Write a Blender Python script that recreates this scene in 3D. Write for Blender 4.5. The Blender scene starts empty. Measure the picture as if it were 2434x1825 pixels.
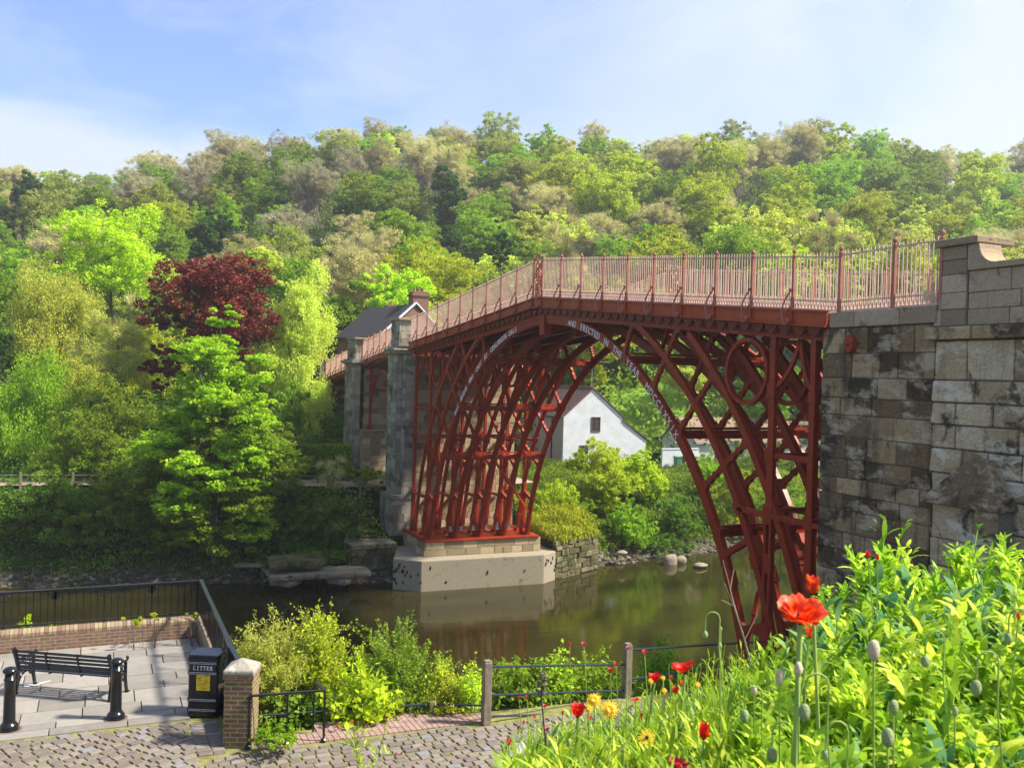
import bpy, math, random
import numpy as np
from mathutils import Vector, Matrix
sc = bpy.context.scene
R_ = math.radians
# ------------------------------------------------------------------ camera
CAM = np.array([38.2753, -18.5167, 11.456]); FPX = 2212.133
YAW, PITCH, ROLL = 1.1545, 0.00875, 0.0268
F_ = np.array([-math.sin(YAW)*math.cos(PITCH), math.cos(YAW)*math.cos(PITCH), -math.sin(PITCH)])
r0 = np.cross(F_, [0, 0, 1.]); r0 /= np.linalg.norm(r0); u0 = np.cross(r0, F_)
RT = r0*math.cos(ROLL)+u0*math.sin(ROLL); UP = -r0*math.sin(ROLL)+u0*math.cos(ROLL)
cd = bpy.data.cameras.new('camera'); cam = bpy.data.objects.new('camera', cd); sc.collection.objects.link(cam)
M = Matrix(((RT[0], UP[0], -F_[0], CAM[0]), (RT[1], UP[1], -F_[1], CAM[1]), (RT[2], UP[2], -F_[2], CAM[2]), (0, 0, 0, 1)))
cam.matrix_world = M
cd.sensor_width = 36; cd.lens = FPX/2434*36; cd.clip_end = 5000; cd.clip_start = .05
cd.dof.use_dof = True; cd.dof.focus_distance = 45; cd.dof.aperture_fstop = 11
sc.camera = cam
sc.render.resolution_x = 1024; sc.render.resolution_y = 767
# ------------------------------------------------------------------ light
SUN_AZ = np.array([.43, .90]); SUN_EL = R_(47)
sv = Vector((SUN_AZ[0]*math.cos(SUN_EL), SUN_AZ[1]*math.cos(SUN_EL), math.sin(SUN_EL))).normalized()
sd = bpy.data.lights.new('sun', 'SUN'); sd.energy = 4.1; sd.angle = R_(5); sd.color = (1, .93, .80)
so = bpy.data.objects.new('sun', sd); sc.collection.objects.link(so)
so.rotation_euler = sv.to_track_quat('Z', 'Y').to_euler()
w = bpy.data.worlds.new('World'); sc.world = w; w.use_nodes = True
nt = w.node_tree; nt.nodes.clear()
def N(nt, t, **k):
    n = nt.nodes.new(t)
    for a, b in k.items():
        if a in ('operation', 'blend_type', 'data_type', 'noise_dimensions', 'sky_type', 'interpolation', 'attribute_name', 'feature', 'distance', 'wave_type', 'vector_type'):
            setattr(n, a, b)
        else:
            n.inputs[a.replace('_', ' ')].default_value = b
    return n
sky = N(nt, 'ShaderNodeTexSky', sky_type='NISHITA'); sky.sun_disc = False
sky.sun_elevation = SUN_EL; sky.sun_rotation = math.atan2(sv.x, sv.y)
sky.air_density = 1.1; sky.dust_density = .5; sky.ozone_density = 2.
tc = N(nt, 'ShaderNodeTexCoord')
# clouds: a soft white veil that thickens towards the sun side (+y) plus broken cumulus haze
mp = N(nt, 'ShaderNodeMapping'); mp.inputs['Scale'].default_value = (1., 1., 2.3); mp.inputs['Location'].default_value = (.35, .1, .0)
nt.links.new(tc.outputs['Generated'], mp.inputs['Vector'])
n1 = N(nt, 'ShaderNodeTexNoise', Scale=2.2, Detail=7., Roughness=.55, Distortion=.35)
nt.links.new(mp.outputs[0], n1.inputs['Vector'])
dt = N(nt, 'ShaderNodeVectorMath', operation='DOT_PRODUCT'); dt.inputs[1].default_value = (.34, .90, .28)
nt.links.new(tc.outputs['Generated'], dt.inputs[0])
ma = N(nt, 'ShaderNodeMath', operation='MULTIPLY_ADD'); nt.links.new(dt.outputs['Value'], ma.inputs[0]); ma.inputs[1].default_value = .62
nt.links.new(n1.outputs['Fac'], ma.inputs[2])
cr = N(nt, 'ShaderNodeValToRGB'); nt.links.new(ma.outputs[0], cr.inputs[0])
cr.color_ramp.elements[0].position = .40; cr.color_ramp.elements[0].color = (0, 0, 0, 1)
cr.color_ramp.elements[1].position = .84; cr.color_ramp.elements[1].color = (1, 1, 1, 1)
n2 = N(nt, 'ShaderNodeTexNoise', Scale=4.5, Detail=7., Roughness=.6, Distortion=.5); nt.links.new(mp.outputs[0], n2.inputs['Vector'])
cr2 = N(nt, 'ShaderNodeValToRGB'); nt.links.new(n2.outputs['Fac'], cr2.inputs[0]); cr2.color_ramp.elements[0].position = .42; cr2.color_ramp.elements[1].position = .82; cr2.color_ramp.elements[1].color = (.75, .75, .75, 1)
mkx = N(nt, 'ShaderNodeMath', operation='MAXIMUM'); nt.links.new(cr.outputs[0], mkx.inputs[0]); nt.links.new(cr2.outputs[0], mkx.inputs[1])
# a low white cloud bank over the left end of the ridge
def dotn(v):
    q = N(nt, 'ShaderNodeVectorMath', operation='DOT_PRODUCT'); q.inputs[1].default_value = v; nt.links.new(tc.outputs['Generated'], q.inputs[0]); return q.outputs['Value']
def mrange(src, a, b):
    q = N(nt, 'ShaderNodeMapRange'); q.interpolation_type = 'SMOOTHSTEP'; q.inputs['From Min'].default_value = a; q.inputs['From Max'].default_value = b; nt.links.new(src, q.inputs[0]); return q.outputs[0]
def mul(a, b):
    q = N(nt, 'ShaderNodeMath', operation='MULTIPLY'); nt.links.new(a, q.inputs[0]); nt.links.new(b, q.inputs[1]); return q.outputs[0]
zj = N(nt, 'ShaderNodeMath', operation='MULTIPLY_ADD'); nt.links.new(n2.outputs['Fac'], zj.inputs[0]); zj.inputs[1].default_value = -.10; nt.links.new(dotn((0, 0, 1)), zj.inputs[2])
bank = mul(mrange(zj.outputs[0], .205, .165), mrange(dotn(tuple(RT)), -.12, -.36))
mky = N(nt, 'ShaderNodeMath', operation='MAXIMUM'); nt.links.new(mkx.outputs[0], mky.inputs[0]); nt.links.new(bank, mky.inputs[1])
mk = N(nt, 'ShaderNodeMath', operation='MULTIPLY'); nt.links.new(mky.outputs[0], mk.inputs[0]); mk.inputs[1].default_value = .93
hs = N(nt, 'ShaderNodeHueSaturation', Saturation=.98, Value=1.12); nt.links.new(sky.outputs[0], hs.inputs['Color'])
tint = N(nt, 'ShaderNodeMix', data_type='RGBA', blend_type='MULTIPLY'); tint.inputs['Factor'].default_value = 1; tint.inputs['B'].default_value = (.345, .39, .54, 1)
nt.links.new(hs.outputs[0], tint.inputs['A'])
mx = N(nt, 'ShaderNodeMix', data_type='RGBA'); nt.links.new(mk.outputs[0], mx.inputs['Factor'])
nt.links.new(tint.outputs['Result'], mx.inputs['A']); mx.inputs['B'].default_value = (1.98, 2.2, 2.38, 1)
bg = N(nt, 'ShaderNodeBackground', Strength=.15); nt.links.new(mx.outputs['Result'], bg.inputs['Color'])
ow = N(nt, 'ShaderNodeOutputWorld'); nt.links.new(bg.outputs[0], ow.inputs[0])
sc.view_settings.view_transform = 'Standard'; sc.view_settings.look = 'None'; sc.view_settings.gamma = 1; sc.view_settings.exposure = 1.45
sc.view_settings.use_curve_mapping = False
sc.render.engine = 'CYCLES'; cy = sc.cycles
cy.max_bounces = 7; cy.diffuse_bounces = 3; cy.glossy_bounces = 3; cy.transmission_bounces = 4; cy.transparent_max_bounces = 4
try: cy.use_denoising = True
except Exception: pass
# ------------------------------------------------------------------ placement helpers
def P(px, py, ax, v):
    d = F_*FPX+RT*(px-1217)-UP*(py-912.5); t = (v-CAM[ax])/d[ax]; return CAM+d*t
def PD(px, py, dep):
    d = F_*FPX+RT*(px-1217)-UP*(py-912.5); return CAM+d/FPX*dep
# ------------------------------------------------------------------ tags
def tag(o, label=None, cat=None, group=None, kind=None):
    if label: o['label'] = label
    if cat: o['category'] = cat
    if group: o['group'] = group
    if kind: o['kind'] = kind
    return o
def empty(name, loc=(0, 0, 0), label=None, cat=None, group=None, rz=0):
    o = bpy.data.objects.new(name, None); sc.collection.objects.link(o); o.location = loc; o.rotation_euler = (0, 0, rz)
    o.empty_display_size = .2
    return tag(o, label, cat, group)
def copy_tree(o, parent=None):
    c = o.copy(); sc.collection.objects.link(c); c.parent = parent
    for ch in list(o.children): copy_tree(ch, c)
    return c
class MB:
    """collects shapes into one mesh; world coords, or local if parent given"""
    def __init__(s): s.v = []; s.f = []; s.a = []; s.m = []; s.cur = .5; s.mi = 0
    def add(s, vs, fs, a=None):
        b = len(s.v); s.v += [tuple(map(float, p)) for p in vs]
        for f in fs: s.f.append([b+i for i in f]); s.a.append(s.cur if a is None else a); s.m.append(s.mi)
    def box(s, x0, x1, y0, y1, z0, z1, a=None):
        s.add([(x0, y0, z0), (x1, y0, z0), (x1, y1, z0), (x0, y1, z0), (x0, y0, z1), (x1, y0, z1), (x1, y1, z1), (x0, y1, z1)],
              [(3, 2, 1, 0), (4, 5, 6, 7), (0, 1, 5, 4), (1, 2, 6, 5), (2, 3, 7, 6), (3, 0, 4, 7)], a)
    def hexa(s, p, a=None):
        s.add(p, [(3, 2, 1, 0), (4, 5, 6, 7), (0, 1, 5, 4), (1, 2, 6, 5), (2, 3, 7, 6), (3, 0, 4, 7)], a)
    def bar(s, A, B, w, h, up=(0, 0, 1), a=None, w2=None, h2=None):
        A = np.array(A, float); B = np.array(B, float); d = B-A; L = np.linalg.norm(d)
        if L < 1e-6: return
        d /= L; up = np.array(up, float); x = np.cross(d, up); nx = np.linalg.norm(x)
        if nx < 1e-3: x = np.cross(d, [0, 1, 0]); nx = np.linalg.norm(x)
        x /= nx; z = np.cross(x, d); w2 = w if w2 is None else w2; h2 = h if h2 is None else h2
        q = []
        for P_, ww, hh in ((A, w, h), (B, w2, h2)):
            q += [P_-x*ww/2-z*hh/2, P_+x*ww/2-z*hh/2, P_+x*ww/2+z*hh/2, P_-x*ww/2+z*hh/2]
        s.add(q, [(3, 2, 1, 0), (4, 5, 6, 7), (0, 1, 5, 4), (1, 2, 6, 5), (2, 3, 7, 6), (3, 0, 4, 7)], a)
    def tube(s, path, rad, n=6, a=None, cap=True):
        path = [np.array(p, float) for p in path]; m = len(path)
        if not hasattr(rad, '__len__'): rad = [rad]*m
        vs = []; pu = None
        for i in range(m):
            d = path[min(i+1, m-1)]-path[max(i-1, 0)]; d /= (np.linalg.norm(d)+1e-9)
            if pu is None:
                pu = np.cross(d, [0, 0, 1.]);
                if np.linalg.norm(pu) < 1e-2: pu = np.cross(d, [1., 0, 0])
            pu = pu-d*(pu@d); pu /= np.linalg.norm(pu); q = np.cross(d, pu)
            for k in range(n):
                t = 2*math.pi*k/n; vs.append(path[i]+(pu*math.cos(t)+q*math.sin(t))*rad[i])
        fs = [(i*n+k, i*n+(k+1) % n, (i+1)*n+(k+1) % n, (i+1)*n+k) for i in range(m-1) for k in range(n)]
        if cap: fs += [tuple(range(n))[::-1], tuple((m-1)*n+k for k in range(n))]
        s.add(vs, fs, a)
    def lathe(s, c, prof, n=16, a=None):
        c = np.array(c, float); vs = []
        for r, z in prof:
            for k in range(n):
                t = 2*math.pi*k/n; vs.append(c+np.array([r*math.cos(t), r*math.sin(t), z]))
        m = len(prof); fs = [(i*n+k, i*n+(k+1) % n, (i+1)*n+(k+1) % n, (i+1)*n+k) for i in range(m-1) for k in range(n)]
        fs += [tuple(range(n))[::-1], tuple((m-1)*n+k for k in range(n))]
        s.add(vs, fs, a)
    def prism(s, poly, f0, f1, a=None):
        """poly: 2d points; f0/f1 map (u,v)->3d for the two ends"""
        n = len(poly); s.add([f0(*p) for p in poly]+[f1(*p) for p in poly],
              [tuple(range(n))[::-1], tuple(range(n, 2*n))]+[(i, (i+1) % n, n+(i+1) % n, n+i) for i in range(n)], a)
    def arcbeam(s, cx, cz, ra, rb, a0, a1, y0, y1, n=40, a=None, full=False, wav=0):
        vs = []
        for i in range(n+1):
            t = R_(a0+(a1-a0)*i/n); c, q = math.cos(t), math.sin(t)
            dw = wav*math.sin(i*1.3) if wav else 0
            for r, y in ((ra-dw, y0), (ra-dw, y1), (rb+dw, y1), (rb+dw, y0)): vs.append((cx+r*c, y, cz+r*q))
        fs = [(i*4+k, i*4+(k+1) % 4, i*4+4+(k+1) % 4, i*4+4+k) for i in range(n) for k in range(4)]
        if not full: fs += [(3, 2, 1, 0), (n*4, n*4+1, n*4+2, n*4+3)]
        s.add(vs, fs, a)
    def blob(s, c, r, seed=0, n=10, m=7, amp=.2, a=None):
        rg = random.Random(seed); c = np.array(c, float); r = np.array(r if hasattr(r, '__len__') else (r, r, r), float)
        vs = []; ph = [rg.uniform(0, 6) for _ in range(6)]
        for i in range(m+1):
            la = math.pi*i/m
            for k in range(n):
                lo = 2*math.pi*k/n; d = np.array([math.sin(la)*math.cos(lo), math.sin(la)*math.sin(lo), -math.cos(la)])
                f = 1+amp*(math.sin(3*d[0]+ph[0])+math.sin(4*d[1]+ph[1])+math.sin(4*d[2]+ph[2]))*.5+rg.uniform(-amp, amp)*.25
                vs.append(c+d*r*f)
        fs = [(i*n+k, i*n+(k+1) % n, (i+1)*n+(k+1) % n, (i+1)*n+k) for i in range(m) for k in range(n)]
        s.add(vs, fs, a)
    def build(s, name, mats, parent=None, smooth=False, bevel=0, local=False):
        me = bpy.data.meshes.new(name); o = bpy.data.objects.new(name, me)
        off = np.zeros(3)
        if parent is not None and not local:
            off = np.array(parent.location if parent.type == 'EMPTY' else WORLD[parent.name])
        if parent is None and not local:
            A = np.array(s.v); off = np.array([A[:, 0].mean(), A[:, 1].mean(), A[:, 2].min()])
        V = [(p[0]-off[0], p[1]-off[1], p[2]-off[2]) for p in s.v] if not local else s.v
        me.from_pydata(V, [], s.f)
        if parent is None and not local: o.location = off; WORLD[o.name] = tuple(off)
        elif parent is not None: WORLD[o.name] = tuple(off)
        if not isinstance(mats, (list, tuple)): mats = [mats]
        for m in mats: me.materials.append(m)
        if len(mats) > 1: me.polygons.foreach_set('material_index', s.m)
        at = me.attributes.new('v', 'FLOAT', 'FACE'); at.data.foreach_set('value', np.array(s.a, np.float32))
        if smooth: me.polygons.foreach_set('use_smooth', [True]*len(s.f))
        me.update(); sc.collection.objects.link(o); o.parent = parent
        if bevel:
            b = o.modifiers.new('bevel', 'BEVEL'); b.width = bevel; b.segments = 2; b.limit_method = 'ANGLE'
        return o
WORLD = {}
# ------------------------------------------------------------------ materials
def mat(name):
    m = bpy.data.materials.new(name); m.use_nodes = True; nt = m.node_tree
    return m, nt, nt.nodes['Principled BSDF']
def ramp(nt, src, stops, interp='LINEAR'):
    r = nt.nodes.new('ShaderNodeValToRGB'); e = r.color_ramp.elements
    while len(e) < len(stops): e.new(.5)
    for el, (p, c) in zip(e, stops): el.position = p; el.color = (*c, 1)
    r.color_ramp.interpolation = interp
    nt.links.new(src, r.inputs[0]); return r.outputs[0]
def mixc(nt, fac, a, b, bt='MIX'):
    n = N(nt, 'ShaderNodeMix', data_type='RGBA', blend_type=bt)
    for s_, x in (('Factor', fac), ('A', a), ('B', b)):
        if hasattr(x, 'links') or hasattr(x, 'is_linked'): nt.links.new(x, n.inputs[s_])
        elif isinstance(x, (int, float)): n.inputs[s_].default_value = x
        else: n.inputs[s_].default_value = (*x, 1)
    return n.outputs['Result']
def noise(nt, scale, detail=5, rough=.6, vec=None, dist=0):
    n = N(nt, 'ShaderNodeTexNoise', Scale=scale, Detail=float(detail), Roughness=rough, Distortion=float(dist))
    if vec is None:
        t = nt.nodes.new('ShaderNodeTexCoord'); vec = t.outputs['Object']
    nt.links.new(vec, n.inputs['Vector']); return n.outputs['Fac']
def bump(nt, b, h, strength=.3, dist=.02):
    n = N(nt, 'ShaderNodeBump', Strength=strength, Distance=dist); nt.links.new(h, n.inputs['Height']); nt.links.new(n.outputs[0], b.inputs['Normal'])
def attr(nt, name='v'):
    n = N(nt, 'ShaderNodeAttribute', attribute_name=name); return n.outputs['Fac']
def simple(name, col, rough=.5, metal=0, nscale=8, namp=.25, bs=.15, spec=.5):
    m, nt, b = mat(name); f = noise(nt, nscale)
    c = ramp(nt, f, [(.3, tuple(x*(1-namp) for x in col)), (.7, tuple(min(1, x*(1+namp)) for x in col))])
    nt.links.new(c, b.inputs['Base Color']); b.inputs['Roughness'].default_value = rough; b.inputs['Metallic'].default_value = metal
    b.inputs['Specular IOR Level'].default_value = spec
    if bs: bump(nt, b, noise(nt, nscale*6), bs, .01)
    return m
def leafmat(name, dark, mid, light, trans=.46, rough=.6, tv=.24):
    m, nt, b = mat(name); dark, mid, light = [tuple(min(.9, x*1.1) for x in q) for q in (dark, mid, light)]
    oi = nt.nodes.new('ShaderNodeObjectInfo')
    c = ramp(nt, attr(nt), [(0, dark), (.5, mid), (1, light)])
    h = N(nt, 'ShaderNodeHueSaturation', Saturation=1.0)
    mr = N(nt, 'ShaderNodeMapRange'); mr.inputs['To Min'].default_value = .497-tv*.04; mr.inputs['To Max'].default_value = .497+tv*.04
    mv = N(nt, 'ShaderNodeMapRange'); mv.inputs['To Min'].default_value = 1-tv*.9; mv.inputs['To Max'].default_value = 1+tv*.9
    nt.links.new(oi.outputs['Random'], mr.inputs[0]); nt.links.new(oi.outputs['Random'], mv.inputs[0])
    nt.links.new(mr.outputs[0], h.inputs['Hue']); nt.links.new(mv.outputs[0], h.inputs['Value']); nt.links.new(c, h.inputs['Color'])
    nt.links.new(h.outputs[0], b.inputs['Base Color']); b.inputs['Roughness'].default_value = rough; b.inputs['Specular IOR Level'].default_value = .15
    t = nt.nodes.new('ShaderNodeBsdfTranslucent'); nt.links.new(h.outputs[0], t.inputs[0])
    ms = nt.nodes.new('ShaderNodeMixShader'); ms.inputs[0].default_value = trans
    nt.links.new(b.outputs[0], ms.inputs[1]); nt.links.new(t.outputs[0], ms.inputs[2])
    nt.links.new(ms.outputs[0], nt.nodes['Material Output'].inputs[0]); return m
def stonemat(name, dark, mid, light, blotch=(.03, .028, .025), bl=(.5, .62), lich=(.5, .5, .45), ll=(.66, .72), bs=.6, nsc=1.4, streak=0, cream=(.55, .48, .34)):
    """per-block tone (face attribute v) + grain + soot blotches + pale lichen"""
    m, nt, b = mat(name); c = ramp(nt, attr(nt), [(0, dark), (.5, mid), (1, light)])
    g = noise(nt, 14, 6, .7); c = mixc(nt, .55, c, ramp(nt, g, [(.3, (.35, .33, .3)), (.7, (1, 1, 1))]), 'MULTIPLY')
    f = noise(nt, nsc, 6, .65, dist=.6); c = mixc(nt, ramp(nt, f, [(bl[0], (0, 0, 0)), (bl[1], (.85, .85, .85))]), c, blotch)
    l = noise(nt, 4.5, 8, .75); c = mixc(nt, ramp(nt, l, [(ll[0], (0, 0, 0)), (ll[1], (.8, .8, .8))]), c, lich)
    nt.links.new(c, b.inputs['Base Color']); b.inputs['Roughness'].default_value = .9; b.inputs['Specular IOR Level'].default_value = .2
    if streak:
        t = nt.nodes.new('ShaderNodeTexCoord').outputs['Object']; mpx = N(nt, 'ShaderNodeMapping'); mpx.inputs['Scale'].default_value = (1, 1, .16); nt.links.new(t, mpx.inputs[0])
        sfac = noise(nt, 1.7, 6, .65, mpx.outputs[0]); c = mixc(nt, ramp(nt, sfac, [(.52, (0, 0, 0)), (.66, (streak,)*3)]), c, blotch)
        mpy = N(nt, 'ShaderNodeMapping'); mpy.inputs['Location'].default_value = (7, 3, 5); mpy.inputs['Scale'].default_value = (.8, .8, 1.5); nt.links.new(t, mpy.inputs[0])
        c = mixc(nt, ramp(nt, noise(nt, 1.3, 7, .7, mpy.outputs[0], dist=.15), [(.51, (0, 0, 0)), (.60, (.8, .8, .8))]), c, cream)
        c = mixc(nt, ramp(nt, noise(nt, 2.1, 6, .7, mpx.outputs[0], dist=.1), [(.58, (0, 0, 0)), (.68, (.55, .55, .55))]), c, (.20, .11, .05)); nt.links.new(c, b.inputs['Base Color'])
        ad = N(nt, 'ShaderNodeMath', operation='ADD'); nt.links.new(noise(nt, 9, 8, .7), ad.inputs[0]); nt.links.new(noise(nt, 2.3, 4, .6, mpy.outputs[0], dist=1.), ad.inputs[1]); bump(nt, b, ad.outputs[0], bs, .14); return m
    bump(nt, b, noise(nt, 9, 8, .7), bs, .05); return m
iron = None
def ironmat(name, col, rough=.38):
    m, nt, b = mat(name); f = noise(nt, 3, 6, .6)
    c = ramp(nt, f, [(.3, tuple(x*.72 for x in col)), (.65, col)])
    g = noise(nt, 22, 4, .7); c = mixc(nt, ramp(nt, g, [(.68, (0, 0, 0)), (.76, (.35, .35, .35))]), c, (.30, .12, .06))
    nt.links.new(c, b.inputs['Base Color']); b.inputs['Roughness'].default_value = rough; b.inputs['Specular IOR Level'].default_value = .18
    bump(nt, b, noise(nt, 40, 3), .12, .01); return m
IRON = ironmat('red_painted_iron', (.34, .040, .014)); IRON_P = ironmat('pale_red_railing_paint', (.44, .17, .12), .45); IRON_B = ironmat('sun_glare_baluster_paint', (.74, .50, .39), .5)  # balusters: cream-pink sun glare is put into their paint colour
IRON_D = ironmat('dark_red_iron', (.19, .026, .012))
BLACK = simple('black_gloss_paint', (.008, .009, .011), .22, 0, 6, .3, .05)
WHITEP = simple('white_paint', (.8, .8, .78), .5, 0, 5, .04, .05)
WOOD = simple('weathered_wood', (.19, .155, .11), .85, 0, 9, .35, .5)
BARK = simple('bark', (.10, .075, .05), .95, 0, 5, .4, .8); BARKP = simple('pale_bark', (.26, .22, .16), .95, 0, 5, .3, .6)
# ------------------------------------------------------------------ ground, hills, river
WZ = -1.4
def smooth(a, b, x): t = np.clip((x-a)/(b-a), 0, 1); return t*t*(3-2*t)
SKX = [-400, 0, 150, 350, 500, 620, 760, 1000, 1300, 1500, 1700, 1800, 1950, 2050, 2200, 2434, 2900]
SKY = [430, 408, 400, 366, 340, 334, 310, 300, 304, 310, 290, 298, 306, 332, 348, 378, 405]
def vnoise(x, y, s, seed=0):
    return (np.sin(x/s*1.3+seed)+np.sin(y/s*1.7+seed*2.1)+np.sin((x+y)/s*.9+seed*.7)+np.sin((x-y)/s*2.3+seed*1.3))/4
def shoreL(y):
    return np.interp(y, [-200, -60, -25, -15, -8, -2, 8, 12.5, 15, 22, 40, 90, 260], [-40, -27, -21.8, -20.3, -18.5, -16.5, -16.0, -17.2, -17.6, -19.3, -22, -30, -50])
def ground_z(x, y):
    x = np.asarray(x, float); y = np.asarray(y, float)
    u = shoreL(y)-x
    zL = np.interp(u, [-3, 0, .6, 2.2, 4.3, 5.6, 10.5, 13, 25, 45, 80, 200], [-3, WZ, -1.0, .2, 2.6, 3.4, 3.5, 4.1, 7, 9, 11, 14])
    zR = np.interp(u, [-3, 0, 1.2, 4, 8, 12, 20, 30, 45, 80, 200], [-3, WZ, -.9, .6, 2.3, 3.1, 3.3, 4.6, 8, 11, 14])
    k = smooth(4, 14, y); z1 = zL*(1-k)+zR*k
    z1 = z1+np.where(u > 1, vnoise(x, y, 2.2, 1)*.18, 0)+np.where(u > 12, vnoise(x, y, 7, 2)*.5, 0)
    # abutment platform by the base plate
    ab = smooth(-4.4, -3.0, y)*(1-smooth(7.5, 9, y))*smooth(-23.5, -21, x)
    z1 = np.where((u > .2), z1*(1-ab)+np.minimum(z1, 1.1)*ab, z1)
    # wooded hill
    dx = x-CAM[0]; dy = y-CAM[1]; d = dx*F_[0]+dy*F_[1]; l = dx*RT[0]+dy*RT[1]
    px = 1217+2212*l/np.maximum(d, 30); hor = 893+(px-1217)*.0268
    zr = 11.46+(hor-np.interp(px, SKX, SKY))/2212*265-12.0
    s = np.clip((d-98)/167, 0, 1.0); s = s**.92
    zh = 5+(zr-5)*s+vnoise(x, y, 13, 3)*2.2*np.clip(s*4, 0, 1)-np.clip(d-275, 0, 400)*.05
    z1 = np.where(d > 98, np.maximum(z1*(1-np.clip((d-98)/40, 0, 1)), zh), z1)
    # near bank
    shr = np.interp(y, [-80, -9, -4, 0, 8, 20, 90, 260], [10, 12.2, 13.2, 13.6, 13.6, 11, 6, -10])
    v = x-shr
    zn = np.interp(v, [-3, 0, .8, 3.2, 7.5, 9.6, 40], [-3, WZ, -.6, .9, 4.2, 4.98, 5.3])
    nb = smooth(-5, -2.6, y)*(1-smooth(8.5, 12, y))
    zn = zn*(1-nb)+np.minimum(zn, 1.15)*nb
    zn = np.where((y < -16.2) & (x > 15.9), 4.97, zn)
    zn = np.where((y < -7) & (x > 22.2), 4.97, zn)
    up = smooth(29, 36.3, x)*(1-smooth(-13, -6, y)*.4); zn = zn+up*4.6*np.where(x > 29, 1, 0)
    z = np.where(x < -2, np.maximum(z1, -3), np.maximum(zn, -3))
    return z
def gz(x, y): return float(ground_z(x, y))
xs = np.unique(np.concatenate([np.arange(-560, -330, 40), np.arange(-330, -70, 6.), np.arange(-70, -38, 2.), np.arange(-38, -12, .55), np.arange(-12, 10, 4.), np.arange(10, 40, .6), np.arange(40, 90, 10)]))
ys = np.unique(np.concatenate([np.arange(-400, -90, 30), np.arange(-90, -40, 5.), np.arange(-40, 32, .7), np.arange(32, 80, 3.), np.arange(80, 420, 8.), [480, 560]]))
X, Y = np.meshgrid(xs, ys, indexing='ij'); Z = ground_z(X, Y)
V = np.stack([X, Y, Z], -1).reshape(-1, 3); nx_, ny_ = X.shape
idx = np.arange(nx_*ny_).reshape(nx_, ny_)
Fq = np.stack([idx[:-1, :-1], idx[1:, :-1], idx[1:, 1:], idx[:-1, 1:]], -1).reshape(-1, 4)
def npmesh(name, V, Fq, mats, v=None, smooth=False, mi=None, parent=None, link=True):
    me = bpy.data.meshes.new(name); nv = len(V); nf = len(Fq); k = Fq.shape[1]
    me.vertices.add(nv); me.vertices.foreach_set('co', np.ascontiguousarray(V, np.float32).ravel())
    me.loops.add(nf*k); me.loops.foreach_set('vertex_index', Fq.astype(np.int32).ravel())
    me.polygons.add(nf); me.polygons.foreach_set('loop_start', np.arange(0, nf*k, k, dtype=np.int32))
    me.polygons.foreach_set('loop_total', np.full(nf, k, np.int32))
    for m in (mats if isinstance(mats, (list, tuple)) else [mats]): me.materials.append(m)
    if mi is not None: me.polygons.foreach_set('material_index', np.asarray(mi, np.int32))
    if v is not None:
        at = me.attributes.new('v', 'FLOAT', 'FACE'); at.data.foreach_set('value', np.asarray(v, np.float32))
    if smooth: me.polygons.foreach_set('use_smooth', np.ones(nf, bool))
    me.update(calc_edges=True)
    o = bpy.data.objects.new(name, me)
    if link: sc.collection.objects.link(o)
    o.parent = parent; return o
m, nt, b = mat('earth_and_grass'); tco = nt.nodes.new('ShaderNodeTexCoord').outputs['Object']
f = noise(nt, .8, 8, .65, tco); g = noise(nt, 9, 5, .7, tco)
c = ramp(nt, f, [(.35, (.012, .022, .006)), (.52, (.028, .055, .01)), (.68, (.06, .06, .03))]); c = mixc(nt, .6, c, ramp(nt, g, [(.3, (.4, .4, .4)), (.7, (1, 1, 1))]), 'MULTIPLY')
gm = nt.nodes.new('ShaderNodeNewGeometry'); sx = nt.nodes.new('ShaderNodeSeparateXYZ'); nt.links.new(gm.outputs['Position'], sx.inputs[0])
mr = N(nt, 'ShaderNodeMapRange'); mr.inputs['From Min'].default_value = -1.1; mr.inputs['From Max'].default_value = -.35; nt.links.new(sx.outputs['Z'], mr.inputs[0])
pb = nt.nodes.new('ShaderNodeTexVoronoi'); pb.inputs['Scale'].default_value = 5.; nt.links.new(tco, pb.inputs['Vector'])
mud = ramp(nt, pb.outputs['Color'], [(.2, (.03, .025, .018)), (.75, (.10, .085, .065)), (.95, (.3, .28, .25))])
c = mixc(nt, mr.outputs[0], mud, c); nt.links.new(c, b.inputs['Base Color']); b.inputs['Roughness'].default_value = .95; b.inputs['Specular IOR Level'].default_value = .15
bump(nt, b, g, .8, .1); EARTH = m
tag(npmesh('ground', V, Fq, EARTH, smooth=True), kind='structure')
# river
m, nt, b = mat('river_water'); tco = nt.nodes.new('ShaderNodeTexCoord').outputs['Object']
b.inputs['Base Color'].default_value = (.04, .033, .01, 1); b.inputs['Roughness'].default_value = .07; b.inputs['IOR'].default_value = 1.33; b.inputs['Specular IOR Level'].default_value = .5
mpn = N(nt, 'ShaderNodeMapping'); mpn.inputs['Scale'].default_value = (1.5, .55, 1); nt.links.new(tco, mpn.inputs[0])
h1 = noise(nt, 1.3, 4, .55, mpn.outputs[0], dist=.5); h2 = noise(nt, .23, 2, .5, mpn.outputs[0])
mm = N(nt, 'ShaderNodeMath', operation='MULTIPLY'); nt.links.new(h1, mm.inputs[0]); nt.links.new(h2, mm.inputs[1])
bump(nt, b, mm.outputs[0], .12, .12)
c = ramp(nt, h2, [(.35, (.016, .014, .004)), (.7, (.032, .027, .007))]); nt.links.new(c, b.inputs['Base Color'])
V = np.array([(-60, -400, WZ), (30, -400, WZ), (30, 300, WZ), (-60, 300, WZ)], float)
tag(npmesh('river', V, np.array([[0, 1, 2, 3]]), m), kind='structure')
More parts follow.
